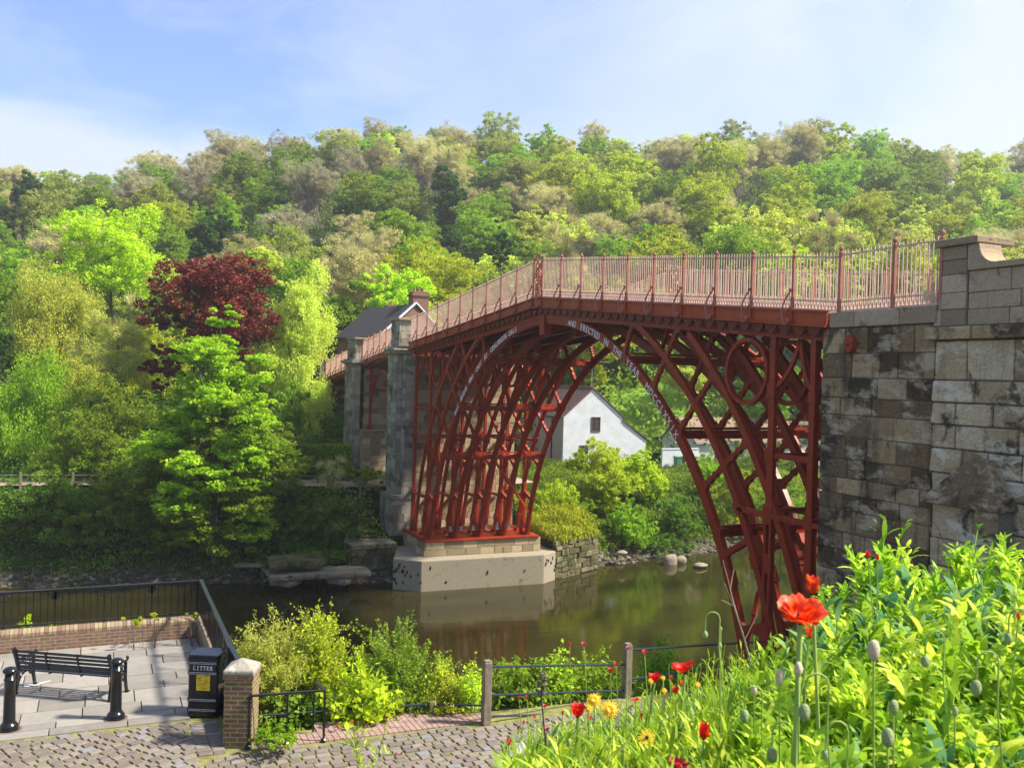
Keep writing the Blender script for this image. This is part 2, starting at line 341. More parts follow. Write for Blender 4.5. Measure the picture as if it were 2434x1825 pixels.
# ------------------------------------------------------------------ iron bridge
ZC = -1.49; YF = [0, 1.615, 3.23, 4.845, 6.46]; YN = -.43; YFAR = 6.89
def gtop(s): return 15.03-.087*max(abs(s)-.45, 0)-(.0012*min(abs(s), 14)**2*.0)
def gbot(s): return gtop(s)-.46
def bbot(s): return 14.1-.080*abs(s)
def radp(a, r): return (r*math.cos(R_(a)), ZC+r*math.sin(R_(a)))
bridge = empty('iron_bridge', (0, 3.2, WZ), 'large red-painted cast iron arch bridge with railed deck crossing the river', 'bridge')
def prt(mb, name, mats=IRON, bevel=0): return mb.build(name, mats, bridge, bevel=bevel)
rg = random.Random(5)
for fi, y in enumerate(YF):
    for sgn in (1, -1):
        def A_(a): return a if sgn > 0 else 180-a
        mb = MB(); mb.arcbeam(0, ZC, 15.36, 15.70, A_(10.8), A_(89.2), y-.09, y+.09, 44)
        mb.arcbeam(0, ZC, 15.32, 15.36, A_(12), A_(88), y-.04, y+.04, 44)
        x0 = sgn*15.2; mb.box(min(x0, x0+sgn*.42)-.06, max(x0, x0+sgn*.42)+.06, y-.2, y+.2, 1.42, 1.62)
        for a in (25.5, 46): mb.arcbeam(0, ZC, 15.33, 15.74, A_(a-1), A_(a+1), y-.094, y+.12, 3)
        o = prt(mb, 'inner_rib')
        if fi == 0:
            if sgn > 0: innerR = o
            else: innerL = o
        mb = MB(); zb = 13.62; at_ = math.degrees(math.asin((zb-ZC)/17))
        mb.arcbeam(0, ZC, 16.87, 17.11, A_(10), A_(at_), y-.08, y+.08, 34)
        for a in (13.2, 26, 32): mb.arcbeam(0, ZC, 16.82, 17.16, A_(a-.7), A_(a+.7), y-.11, y+.11, 2)
        mb.box(min(sgn*16.5, sgn*17), max(sgn*16.5, sgn*17), y-.16, y+.16, 1.42, 1.6); prt(mb, 'middle_rib')
        mb = MB(); zb = 13.1; at_ = math.degrees(math.asin((zb-ZC)/18.5)); a_lo = 14.5 if sgn > 0 else 9.3
        mb.arcbeam(0, ZC, 18.37, 18.61, A_(a_lo), A_(at_), y-.08, y+.08, 30); prt(mb, 'outer_rib')
        # inner post with slots and shoulders
        mb = MB(); X = sgn*15.85; top = bbot(15.85)+.12
        def seg(z0, z1, wd, wy=.09):
            wd *= .8; wy *= .85; mb.box(X-wd/2, X+wd/2, y-wy, y+wy, z0, z1)
        def slot(z0, z1, wd=.34):
            mb.box(X-wd/2, X-wd/2+.10, y-.09, y+.09, z0, z1); mb.box(X+wd/2-.10, X+wd/2, y-.09, y+.09, z0, z1)
        seg(1.42, 1.75, .6, .2); seg(1.75, 2.2, .42); slot(2.2, 3.5); seg(3.5, 4.2, .5, .14); slot(4.2, 5.7); seg(5.7, 6.3, .46)
        slot(6.3, 7.2); seg(7.2, 7.8, .5, .14); seg(7.8, 9.1, .36); seg(9.1, 9.5, .48, .15); seg(9.5, 11, .32); seg(11, 11.45, .42, .14); seg(11.45, top, .3)
        prt(mb, 'inner_post', bevel=.015)
        mb = MB(); X = 17.6 if sgn > 0 else -18.75; top = bbot(17.6)+.12
        seg(1.42, 1.75, .55, .2); seg(1.75, 3.7, .38, .13); seg(3.7, 4.1, .48, .15); seg(4.1, 7.3, .34); seg(7.3, 7.65, .5, .15); seg(7.65, 10.9, .28, .10); seg(10.9, 11.2, .36, .12); seg(11.2, top, .26, .1)
        prt(mb, 'outer_post', bevel=.015)
        # spandrel ring
        mb = MB(); mb.arcbeam(sgn*14.6, 11.79, .93, 1.05, 0, 360, y-.09, y+.09, 40, full=True); prt(mb, 'spandrel_ring')
        # ogee
        mb = MB(); ax = sgn*17.0; az = bbot(17)+.05
        Xo = 17.5 if sgn > 0 else -18.6
        for xe, ze in ((sgn*16.0, 11.35), (Xo, 11.3)):
            pts = []
            for i in range(15):
                t = i/14; xx = ax+(xe-ax)*(1-(1-t)**1.0)*(.5-.5*math.cos(math.pi*t)+.0) if False else ax+(xe-ax)*(t**1.35 if t < 1 else 1); zz = az+(ze-az)*(1-(1-t)**1.35)
                zz = az+(ze-az)*(.5*t+.5*(math.sin(math.pi*t/2))); pts.append((xx, y, zz))
            for p, q in zip(pts, pts[1:]): mb.bar(p, q, .12, .11, up=(0, 1, 0))
        prt(mb, 'ogee_bracket')
        # radial straps with wavy edges
        for a, r_in, r_out in ((63, 15.7, None), (54, 15.7, None), (45.6, 15.7, 18.4), (37, 15.7, 18.4), (28.3, 15.7, 18.4 if sgn < 0 else 16.9), (19.5, 15.7, 16.9)):
            if r_out is None:
                r_out = (bbot(10*math.cos(R_(a))*1.6)-ZC)/math.sin(R_(a))
            mb = MB(); n = 22; vs = []
            a1 = A_(a); ln = r_out-r_in
            for i in range(n+1):
                r = r_in+ln*i/n; e = (min(i, n-i)/n); wd = .085+.035*math.cos(i*math.pi/1.5)+(.10*max(0, 1-e*9))
                tx, tz = -math.sin(R_(a1)), math.cos(R_(a1)); px_, pz_ = radp(a1, r)
                for sx_, yy in ((-1, -.07), (1, -.07), (1, .07), (-1, .07)): vs.append((px_+tx*wd*sx_, y+yy, pz_+tz*wd*sx_))
            mb.add(vs, [(i*4+k, i*4+(k+1) % 4, i*4+4+(k+1) % 4, i*4+4+k) for i in range(n) for k in range(4)]+[(3, 2, 1, 0), (n*4, n*4+1, n*4+2, n*4+3)])
            prt(mb, 'radial_strap')
        # horizontal ties
        for z in (3.85, 7.47):
            mb = MB(); xi = sgn*(14.4 if z > 5 else 15.2); xo = 18.3 if sgn > 0 else -19.3
            mb.box(min(xi, xo), max(xi, xo), y-.11, y+.11, z-.08, z+.07); prt(mb, 'horizontal_tie', bevel=.01)
        mb = MB(); mb.box(min(sgn*15.9, (17.6 if sgn > 0 else -18.7)), max(sgn*15.9, (17.6 if sgn > 0 else -18.7)), y-.07, y+.07, 9.2, 9.36); prt(mb, 'upper_tie')
    # deck bearer
    mb = MB(); n = 40
    for i in range(n):
        s0 = -18.9+37.4*i/n; s1 = -18.9+37.4*(i+1)/n
        mb.hexa([(s0, y-.12, bbot(s0)), (s1, y-.12, bbot(s1)), (s1, y+.12, bbot(s1)), (s0, y+.12, bbot(s0)), (s0, y-.12, gbot(s0)+.02), (s1, y-.12, gbot(s1)+.02), (s1, y+.12, gbot(s1)+.02), (s0, y+.12, gbot(s0)+.02)])
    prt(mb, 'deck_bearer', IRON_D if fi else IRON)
    mb = MB(); mb.box(-.24, .24, y-.2, y+.2, 13.35, 14.3); mb.box(-.32, .32, y-.16, y+.16, 14.3, 14.5); prt(mb, 'crown_block', bevel=.02)
# scalloped fascia beneath the girders
for yy in (-.30, 6.74):
    mb = MB()
    s = -18.4
    while s < 18.2:
        w_ = .30; zt_ = gbot(s)+.01; pts = [(s-w_+2*w_*i/8, zt_-.30*math.sin(math.pi*i/8)-.02) for i in range(9)]
        pts += [(s+w_, zt_+.01), (s-w_, zt_+.01)]
        mb.prism(pts, lambda u, v: (u, yy-.03, v), lambda u, v: (u, yy+.03, v)); s += .615
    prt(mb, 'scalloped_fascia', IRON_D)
# cross beams along the river on the inner ribs
for sgn in (1, -1):
    for z in (12.25, 9.62, 6.6):
        xi = sgn*math.sqrt(15.62**2-(z-ZC)**2); mb = MB()
        mb.box(xi-.16, xi+.16, -.07, 6.56, z-.11, z+.04); mb.box(xi-.06+sgn*.22, xi+.06+sgn*.22, -.08, 6.7, z+.13, z+.22); mb.box(xi-.03, xi+.03, -.07, 6.56, z-.2, z+.1)
        for k in range(5): mb.box(xi-.2, xi+.2, YF[k]-(.2 if k else .097), YF[k]+.2, z-.17, z+.1)
        prt(mb, 'cross_beam')
    mb = MB(); mb.box(sgn*16.0-.06, sgn*16.0+.06, -.05, 6.5, 9.22, 9.36); prt(mb, 'cross_beam')
    mb = MB(); xd = 16.15; mb.box(sgn*xd-.05, sgn*xd+.05, -.05, 6.5, 7.6, 7.72); prt(mb, 'cross_beam')
    for (y0, z0, y1, z1) in ((.15, 3.0, 2.2, 6.3), (3.3, 6.3, 6.35, 2.9)):
        mb = MB(); xa = sgn*(math.sqrt(15.45**2-(z0-ZC)**2)-.05); xb = sgn*(math.sqrt(15.45**2-(z1-ZC)**2)-.05)
        mb.bar((xa, y0, z0), (xb, y1, z1), .09, .12); my = ((xa+xb)/2, (y0+y1)/2, (z0+z1)/2); mb.bar(my, (my[0]*.6+xa*.4, my[1]*.6+y0*.4, my[2]*.6+z0*.4), .14, .2)
        prt(mb, 'diagonal_brace')
    mb = MB(); x_ = sgn*15.12; mb.tube([(x_, .1, 1.95), (x_, 6.4, 1.95)], .06, 8); mb.tube([(x_, .1, 2.1), (x_, 6.4, 2.1)], .035, 6)
    mb.cur = 1; o = prt(mb, 'tie_rod')
    mb = MB()
    for yy in (1.2, 1.9, 2.7, 3.55, 4.3, 5.1): mb.box(x_-.1, x_+.1, yy-.09, yy+.09, 1.86, 2.16)
    mb.build('rod_clamp', simple('galvanised_clamp', (.35, .36, .38), .35, .6), o)
    mb = MB(); xo = 18.4 if sgn > 0 else -19.3
    mb.box(min(sgn*14.8, xo), max(sgn*14.8, xo), -.48, 7.1, 1.30, 1.42); mb.box(min(sgn*14.74, xo), max(sgn*14.74, xo), -.54, 7.16, 1.33, 1.37)
    prt(mb, 'base_plate')
# deck plates, road and cross joists
mb = MB(); n = 40
for i in range(n):
    s0 = -19.4+38*i/n; s1 = -19.4+38*(i+1)/n
    mb.hexa([(s0, -.3, gbot(s0)+.1), (s1, -.3, gbot(s1)+.1), (s1, 6.76, gbot(s1)+.1), (s0, 6.76, gbot(s0)+.1), (s0, -.3, gbot(s0)+.2), (s1, -.3, gbot(s1)+.2), (s1, 6.76, gbot(s1)+.2), (s0, 6.76, gbot(s0)+.2)])
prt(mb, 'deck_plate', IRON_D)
mb = MB(); s = -18.8
while s < 18.4:
    mb.box(s-.04, s+.04, -.28, 6.74, gbot(s)-.16, gbot(s)+.11); s += .615
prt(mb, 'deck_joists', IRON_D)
mb = MB()
for i in range(n):
    s0 = -19.4+38*i/n; s1 = -19.4+38*(i+1)/n
    mb.hexa([(s0, -.2, gbot(s0)+.21), (s1, -.2, gbot(s1)+.21), (s1, 6.66, gbot(s1)+.21), (s0, 6.66, gbot(s0)+.21), (s0, -.2, gtop(s0)-.12), (s1, -.2, gtop(s1)-.12), (s1, 6.66, gtop(s1)-.12), (s0, 6.66, gtop(s0)-.12)])
ROADM = simple('road_gravel', (.24, .19, .17), .9, 0, 20, .25, .3)
prt(mb, 'roadway', ROADM)
# railing builder, also used on the land spans
def post_mb(x, y, zt, H=1.72, out=-1, bracket=True):
    mb = MB(); mb.box(x-.04, x+.04, y-.04, y+.04, zt-.02, zt+H-.12); mb.box(x-.055, x+.055, y-.055, y+.055, zt, zt+.35)
    mb.lathe((x, y, zt+H-.12), [(.05, 0), (.06, .03), (.03, .05), (.03, .08), (.065, .12), (.06, .17), (.02, .21), (.01, .27)], 8)
    return mb
def bracket_mb(x, y, zt, out):
    mb = MB(); pts = []
    for i in range(13):
        t = i/12; zz = zt+.55-1.0*t; pts.append((x-.02-.16*math.sin(t*math.pi)*.6-.10*t, y+out*(.06+.20*math.sin(t*math.pi*.75)), zz))
    for i in range(1, 9):
        t = i/8*math.pi*1.3; pts.append((x-.12+.11*math.sin(t)*1.0, y+out*.19, zt-.36-.09*(1-math.cos(t))*.6+.02))
    mb.tube(pts, .028, 6); mb.blob((x-.02, y+out*.17, zt-.33), .06, 1, 8, 5, 0); mb.blob((x-.03, y+out*.1, zt+.55), .045, 2, 8, 5, 0)
    mb.tube([(x-.06, y, zt+.1), (x-.15, y+out*.2, zt-.1)], .02, 5); return mb
def RH(x): return 1.70-.0105*min(abs(x), 18.5)
def panel_mb(xa, ya, za, xb, yb, zb, H=None, pitch=.135):
    HA, HB = (RH(xa), RH(xb)) if H is None else (H, H)
    mb = MB(); n = max(2, int(round(abs(xb-xa)/pitch))); A = np.array([xa, ya, za]); B = np.array([xb, yb, zb])
    for i in range(1, n):
        p = A+(B-A)*i/n; H = HA+(HB-HA)*i/n; mb.box(p[0]-.011, p[0]+.011, p[1]-.011, p[1]+.011, p[2], p[2]+H+.08)
        mb.box(p[0]-.024, p[0]+.024, p[1]-.024, p[1]+.024, p[2]+.04, p[2]+.17)
    for i in range(n):
        p = A+(B-A)*(i+.5)/n; mb.box(p[0]-.009, p[0]+.009, p[1]-.009, p[1]+.009, p[2], p[2]+.36); mb.box(p[0]-.02, p[0]+.02, p[1]-.02, p[1]+.02, p[2]+.12, p[2]+.22)
    up = np.array([0, 0, 1.])
    mb.bar(A+up*(HA-.03), B+up*(HB-.03), .035, .035); mb.bar(A+up*.27, B+up*.27, .03, .03); mb.bar(A+up*.02, B+up*.02, .06, .04)
    return mb
def rail_run(parent, pts, out, bracket=True, Hf=1.5):
    """pts list of (x,y,z) posts"""
    for i, p in enumerate(pts):
        o = post_mb(*p, H=Hf+.12).build('railing_post', IRON_P, parent)
        if bracket: bracket_mb(*p, out).build('scroll_bracket', IRON_P, o)
        if i+1 < len(pts): panel_mb(*p, *pts[i+1], H=Hf).build('railing_panel', IRON_B, parent)
for yy, out in ((YN, -1), (YFAR, 1)):
    rp = [(.46+1.85*k, yy, gtop(.46+1.85*k)) for k in range(10)]
    lp = [(-.46-1.895*k, yy, gtop(.46+1.895*k)) for k in range(10)]
    for i, p in enumerate(rp+lp):
        o = post_mb(*p, H=RH(p[0])+.1).build('railing_post', IRON_P, bridge); bracket_mb(*p, out).build('scroll_bracket', IRON_P, o)
    for q in (rp, lp):
        for a_, b_ in zip(q, q[1:]): panel_mb(*a_, *b_).build('railing_panel', IRON_B, bridge)
    e = (18.96, yy, 13.405); panel_mb(*rp[-1], *e).build('railing_panel', IRON_B, bridge)
    e = (-18.9, yy, gtop(18.9)); panel_mb(*lp[-1], *e).build('railing_panel', IRON_B, bridge)
    # girder
    mb = MB(); cs = sorted([p[0] for p in rp]+[p[0] for p in lp]+[-19.2, 18.5])
    for s0, s1 in zip(cs, cs[1:]):
        for (ya, yb, ta, tb) in ((yy-.02, yy+.02, -.46, 0), (yy-.10, yy+.10, -.05, 0), (yy-.10, yy+.10, -.46, -.41), (yy+out*.03-.015, yy+out*.03+.015, -.38, -.35)):
            mb.hexa([(s0, ya, gtop(s0)+ta), (s1, ya, gtop(s1)+ta), (s1, yb, gtop(s1)+ta), (s0, yb, gtop(s0)+ta), (s0, ya, gtop(s0)+tb), (s1, ya, gtop(s1)+tb), (s1, yb, gtop(s1)+tb), (s0, yb, gtop(s0)+tb)])
    for s0 in cs[1:-1]: mb.box(s0-.05, s0+.05, yy-.09, yy+.09, gtop(s0)-.44, gtop(s0)-.03)
    mb.build('edge_girder', ironmat('orange_red_girder', (.44, .075, .018), .42) if out < 0 else IRON, bridge)
    # crown panel with a rosette
    mb = MB(); z0 = gtop(0); fr = []
    for t in np.linspace(0, math.pi, 11): fr.append((.40*math.cos(t), z0+1.66+.28*math.sin(t)))
    fr = [(.40, z0+.02)]+fr+[(-.40, z0+.02)]
    for p, q in zip(fr, fr[1:]+fr[:1]): mb.bar((p[0], yy, p[1]), (q[0], yy, q[1]), .07, .06, up=(0, 1, 0))
    for zc_, rr in ((z0+.95, .34), (z0+.95, .2), (z0+.95, .07), (z0+1.5, .17), (z0+.35, .2), (z0+.33, .09)):
        mb.arcbeam(0, zc_, rr-.025, rr+.01, 0, 360, yy-.03, yy+.03, 18, full=True)
    for k in range(10):
        t = 2*math.pi*k/10; mb.bar((.05*math.cos(t), yy, z0+.95+.05*math.sin(t)), (.33*math.cos(t), yy, z0+.95+.33*math.sin(t)), .03, .04, up=(0, 1, 0))
    for sx_ in (-.27, -.09, .09, .27):
        mb.bar((sx_, yy, z0+.05), (sx_*.3, yy, z0+.6), .03, .03, up=(0, 1, 0)); mb.bar((sx_*.3, yy, z0+1.3), (sx_, yy, z0+1.65), .03, .03, up=(0, 1, 0))
    mb.build('crown_rosette', IRON_P, bridge)
# inscription on the near inner rib
_tc = bpy.data.curves.new('t', 'FONT'); _to = bpy.data.objects.new('t', _tc); sc.collection.objects.link(_to)
def glyph(ch, size=1, ext=.02):
    _tc.body = ch; _tc.size = size; _tc.extrude = ext; _tc.align_x = 'CENTER'; _tc.resolution_u = 3
    dg = bpy.context.evaluated_depsgraph_get(); dg.update(); me = _to.evaluated_get(dg).to_mesh()
    vs = [tuple(v.co) for v in me.vertices]; fs = [tuple(p.vertices) for p in me.polygons]; _to.evaluated_get(dg).to_mesh_clear(); return vs, fs
def inscribe(words, rib):
    for wd, aa, ab in words:
        n = len(wd); mb = MB()
        for i, ch in enumerate(wd):
            a = aa+(ab-aa)*((i+.5)/n); vs, fs = glyph(ch, .37, .012); r = 15.50
            t = R_(a-90); cx, cz = radp(a, r-.11)
            wf = 1.0
            mb.add([(cx+(v[0]*wf)*math.cos(t)-v[1]*math.sin(t), -.095-.004-v[2], cz+(v[0]*wf)*math.sin(t)+v[1]*math.cos(t)) for v in vs], fs)
        mb.build('inscription', WHITEP, rib)
def ang(s, z): return math.degrees(math.atan2(z-ZC, s))
inscribe([('THIS', ang(-11.42, 9.25), ang(-10.86, 9.85)), ('BRIDGE', ang(-10.52, 10.13), ang(-9.6, 10.9)), ('WAS', ang(-9.22, 11.17), ang(-8.64, 11.55)),
          ('CAST', ang(-8.26, 11.78), ang(-7.5, 12.2)), ('AT', ang(-7.12, 12.4), ang(-6.68, 12.6)), ('COALBROOK-DALE', ang(-6.28, 12.8), ang(-3.0, 13.8))], innerL)
inscribe([('AND', ang(2.42, 13.83), ang(3.2, 13.7)), ('ERECTED', ang(3.55, 13.6), ang(5.25, 13.15)), ('IN', ang(5.55, 13.0), ang(5.97, 12.85)), ('THE', ang(6.35, 12.68), ang(7.06, 12.33)),
          ('YEAR', ang(7.38, 12.15), ang(8.35, 11.55)), ('MDCCLXXIX', ang(8.8, 11.25), ang(10.95, 9.4))], innerR)
bpy.data.objects.remove(_to)
# oval wall plate on the near pier
mb = MB(); c = P(2025, 817, 1, -.5)
for k, (ra, rb, y0, y1) in enumerate(((.0, 1., -.58, -.48), (.72, .95, -.62, -.57))):
    n = 24; vs = []
    for yy in (y0, y1):
        for i in range(n): t = 2*math.pi*i/n; vs.append((c[0]+.17*rb*math.cos(t), yy, c[2]+.24*rb*math.sin(t)))
    mb.add(vs, [tuple(range(n)), tuple(range(n, 2*n))[::-1]]+[(i, (i+1) % n, n+(i+1) % n, n+i) for i in range(n)])
mb.box(c[0]-.14, c[0]+.14, -.66, -.6, c[2]-.025, c[2]+.025); mb.blob((c[0], -.64, c[2]), .05, 1, 8, 5, 0)
tag(mb.build('wall_tie_plate', IRON), 'red oval iron tie plate fixed on the near stone abutment', 'tie plate')
# ------------------------------------------------------------------ masonry
MORTAR = simple('lime_mortar', (.20, .17, .13), .95, 0, 10, .25, .4)
ST_L = stonemat('sandstone_abutment', (.24, .19, .11), (.42, .335, .20), (.55, .45, .28), bl=(.60, .72), ll=(.70, .78), bs=.5)
ST_P = stonemat('sooty_pilaster_stone', (.22, .19, .14), (.36, .32, .24), (.50, .45, .34), blotch=(.03, .03, .032), bl=(.55, .66), ll=(.64, .74), bs=.5, nsc=.9)
ST_D = stonemat('soot_blackened_sandstone', (.07, .048, .025), (.30, .205, .105), (.66, .48, .26), blotch=(.05, .036, .028), bl=(.53, .61), lich=(.36, .34, .31), ll=(.60, .66), bs=.8, nsc=.8, streak=.8, cream=(.58, .47, .32))
ST_W = stonemat('weathered_pale_sandstone', (.46, .33, .18), (.78, .60, .36), (.92, .76, .50), blotch=(.02, .018, .02), bl=(.55, .62), lich=(.52, .44, .22), ll=(.6, .72), bs=1., nsc=1.1, streak=.55, cream=(.92, .84, .66))
ST_T = stonemat('dressed_parapet_stone', (.30, .225, .145), (.46, .355, .235), (.56, .45, .31), blotch=(.03, .028, .028), bl=(.58, .68), ll=(.70, .76), bs=.35)
CONC = stonemat('river_pier_concrete', (.27, .235, .17), (.34, .295, .215), (.38, .34, .26), blotch=(.10, .085, .05), bl=(.60, .74), lich=(.45, .42, .36), ll=(.66, .8), bs=.2)
MOSSY = stonemat('mossy_rubble', (.10, .09, .045), (.17, .15, .08), (.26, .22, .13), blotch=(.035, .05, .012), bl=(.46, .6), ll=(.7, .8), bs=1.)
def wall_blocks(mb, O, U, L, z0, z1, Nn, rg, ch=(.34, .5), bl=(.5, 1.1), t=.10, gap=.014, rough=.012, batter=0):
    """blocks of a wall face from O along U for L, outward normal Nn; thickness t inwards"""
    O = np.array(O, float); U = np.array(U, float); U /= np.linalg.norm(U); Nn = np.array(Nn, float); z = z0
    while z < z1-.02:
        h = rg.uniform(*ch); h = z1-z if z1-z-h < ch[0]*.6 else h
        u = 0
        while u < L-.01:
            w_ = rg.uniform(*bl); w_ = L-u if L-u-w_ < bl[0]*.6 else w_
            o_ = rg.uniform(-rough, rough); p = []
            for zz, dz in ((z, gap/2), (z+h, -gap/2)):
                for uu, du, nn in ((u, gap/2, o_), (u+w_, -gap/2, o_), (u+w_, -gap/2, -t), (u, gap/2, -t)):
                    j = rg.uniform(-rough, rough)*.7 if nn != -t else 0
                    q = O+U*(uu+du)+Nn*(nn+j); p.append((q[0], q[1], zz+dz))
            mb.hexa(p if np.cross(U, Nn)[2] < 0 else [p[1], p[0], p[3], p[2], p[5], p[4], p[7], p[6]], rg.random()); u += w_
        z += h
def mbox(name, x0, x1, y0, y1, z0, z1, faces, mats, parent, seed=0, t=.10, bevel=.012, **k):
    """core + block skins on faces ('-y','+x','-x','+z')"""
    rg = random.Random(seed); mb = MB(); g = .03+k.get('rough', .012)*1.6; t = max(t, g+.03)
    mb.mi = 1; mb.box(x0+(g if '-x' in faces else 0), x1-(g if '+x' in faces else 0), y0+g if '-y' in faces else y0, y1, z0, z1-.004)
    mb.mi = 0
    ya = y0+t+.001 if '-y' in faces else y0
    if '-y' in faces: wall_blocks(mb, (x0, y0, 0), (1, 0, 0), x1-x0, z0, z1, (0, -1, 0), rg, t=t, **k)
    if '+x' in faces: wall_blocks(mb, (x1, ya, 0), (0, 1, 0), y1-ya, z0, z1, (1, 0, 0), rg, t=t, **k)
    if '-x' in faces: wall_blocks(mb, (x0, ya, 0), (0, 1, 0), y1-ya, z0, z1, (-1, 0, 0), rg, t=t, **k)
    return mb.build(name, [mats, MORTAR], parent, bevel=bevel)
def slab(name, x0, x1, y0, y1, z0, z1, mat_, parent, a=.5, bevel=.02):
    mb = MB(); mb.cur = a; mb.box(x0, x1, y0, y1, z0, z1); return mb.build(name, mat_, parent, bevel=bevel)
# far abutment behind the left feet of the ribs
ab = empty('stone_abutment', (-21, 3, 1), 'tall sandstone abutment behind the far feet of the iron arch', 'abutment')
mbox('wall', -23.6, -19.55, .1, 7.35, .9, 12.6, ('+x',), ST_L, ab, 1, ch=(.3, .46))
mbox('wall', -23.2, -19.35, -.62, .1, 3.6, 12.6, ('+x', '-y'), ST_P, ab, 2, ch=(.36, .5), bl=(.35, .6))
mbox('pilaster', -21.4, -19.8, -1.05, -.62, 3.6, 12.6, ('+x', '-y'), ST_P, ab, 3, ch=(.36, .5), bl=(.5, .9))
mbox('plinth', -21.8, -19.3, -1.35, .15, .9, 3.3, ('+x', '-y'), ST_P, ab, 4, ch=(.4, .6), bl=(.6, 1.))
for i, (e, z0, z1) in enumerate(((.12, 3.3, 3.45), (.05, 3.45, 3.6))): slab('plinth_moulding', -21.75-e, -19.35+e, -1.25-e, .14, z0, z1, ST_P, ab, .3)
for e, z0, z1 in ((.10, 12.6, 12.72), (.26, 12.72, 12.9), (.34, 12.9, 13.02), (.12, 13.02, 13.16)): slab('capital', -21.4-e, -19.72+e, -1.05-e, .0, z0, z1, ST_P, ab, .55)
mbox('parapet_pier', -21.3, -19.45, -1.0, -.1, 13.16, 14.85, ('+x', '-y'), ST_P, ab, 5, ch=(.4, .5), bl=(.5, .9))
slab('cap_stone', -21.45, -19.3, -1.12, 0, 14.85, 15.02, ST_T, ab, .3)
# second land pier
pb_ = empty('stone_pier', (-32, 3, 3.3), 'narrow stone pier with soot-black pilaster between the two small land arches', 'pier')
mbox('wall', -33.4, -30.55, -.3, 7., 7.1, 12., ('+x', '-y'), ST_L, pb_, 6)
mbox('lower_wall', -33.2, -29.8, -.62, 7., 2.8, 7.0, ('+x', '-y'), ST_L, pb_, 7, ch=(.3, .5))
slab('ledge', -31, -29.7, -.66, 7., 7.0, 7.14, ST_L, pb_, .3)
mbox('pilaster', -33.2, -30.35, -1.15, -.63, 2.8, 12., ('+x', '-y'), ST_P, pb_, 8, bl=(.5, 1.))
for e, z0, z1 in ((.1, 12.0, 12.1), (.28, 12.1, 12.3), (.1, 12.3, 12.42)): slab('capital', -33.3-e, -30.25+e, -1.15-e, .0, z0, z1, ST_P, pb_, .45)
mbox('parapet_pier', -33.1, -30.7, -1.0, -.1, 12.42, 13.9, ('+x', '-y'), ST_P, pb_, 9)
slab('cap_stone', -33.25, -30.5, -1.12, 0, 13.9, 14.04, ST_T, pb_, .3)
pe = empty('stone_pier', (-46, 3, 3.3), 'end stone abutment of the bridge half hidden by trees', 'abutment')
mbox('wall', -52, -43.2, -.6, 7.2, 2.8, 10.9, ('+x', '-y'), ST_L, pe, 10)
mbox('parapet_pier', -44.4, -43.2, -.95, -.1, 10.9, 12.4, ('+x', '-y'), ST_P, pe, 11)
slab('coping', -52.1, -43.1, -.75, .1, 10.9, 11.08, ST_T, pe, .3); slab('coping', -44.5, -43.1, -1.05, 0, 12.4, 12.52, ST_T, pe, .3)
mbox('parapet_wall', -60, -44.4, -.75, -.3, 11.08, 12.1, ('-y',), ST_T, pe, 12)
# land spans
def land_span(xa, xb, za, zb, zs, nb, label):
    t = empty('iron_land_span', ((xa+xb)/2, 3.2, zs), label, 'small bridge span')
    f = lambda x: za+(zb-za)*(x-xa)/(xb-xa)
    for yy, out in ((YN, -1), (YFAR, 1)):
        pts = [(xa+(xb-xa)*i/nb, yy, f(xa+(xb-xa)*i/nb)) for i in range(nb+1)]; rail_run(t, pts, out, Hf=1.42)
        mb = MB(); bow = lambda u: .28*math.sin(math.pi*u)
        n = 10
        for i in range(n):
            u0, u1 = i/n, (i+1)/n; s0 = xa+(xb-xa)*u0; s1 = xa+(xb-xa)*u1
            mb.hexa([(s0, yy-.06, f(s0)-.62+bow(u0)), (s1, yy-.06, f(s1)-.62+bow(u1)), (s1, yy+.06, f(s1)-.62+bow(u1)), (s0, yy+.06, f(s0)-.62+bow(u0)), (s0, yy-.06, f(s0)), (s1, yy-.06, f(s1)), (s1, yy+.06, f(s1)), (s0, yy+.06, f(s0))])
        mb.build('edge_girder', IRON, t)
    mb = MB()
    mb.hexa([(xa, -.3, za-.55), (xb, -.3, zb-.55), (xb, 6.76, zb-.55), (xa, 6.76, za-.55), (xa, -.3, za-.1), (xb, -.3, zb-.1), (xb, 6.76, zb-.1), (xa, 6.76, za-.1)]); mb.build('deck', IRON_D, t)
    cx = (xa+xb)/2; hs_ = abs(xb-xa)/2-.55
    for y in (.1, 2.2, 4.3, 6.4):
        mb = MB(); pts = []
        zc = min(za, zb)-.75
        for i in range(25):
            a = math.pi*i/24; pts.append((cx-hs_*math.cos(a)*(.62+.38*abs(math.cos(a))**.5), zs+(zc-zs)*math.sin(a)**.62))
        for p, q in zip(pts, pts[1:]): mb.bar((p[0], y, p[1]), (q[0], y, q[1]), .14, .17, up=(0, 1, 0))
        mb.build('arch_rib', IRON, t)
        for sx_ in (-1, 1):
            xx = cx+sx_*hs_; mb = MB(); mb.box(xx-.07, xx+.07, y-.08, y+.08, zs+.6, zc+.5); mb.tube([(xx, y, zc+.4), (xx-sx_*.35, y, zc-.2), (xx-sx_*.55, y, zc-1.1), (xx-sx_*.3, y, zs+2.2)], .06, 6); mb.box(xx-.15, xx+.15, y-.15, y+.15, zs, zs+.2); mb.build('post', IRON, t)
        mb = MB(); mb.box(cx-hs_, cx+hs_, y-.05, y+.05, zs+3.1, zs+3.22); mb.build('tie_bar', IRON, t)
    return t
land_span(-22.9, -30.7, 13.1, 12.3, 7.15, 5, 'small red iron span with arched rib between the two stone pilasters')
land_span(-33.3, -43.2, 11.9, 10.8, 6.2, 5, 'farthest small red iron span between the black pilaster and the trees')
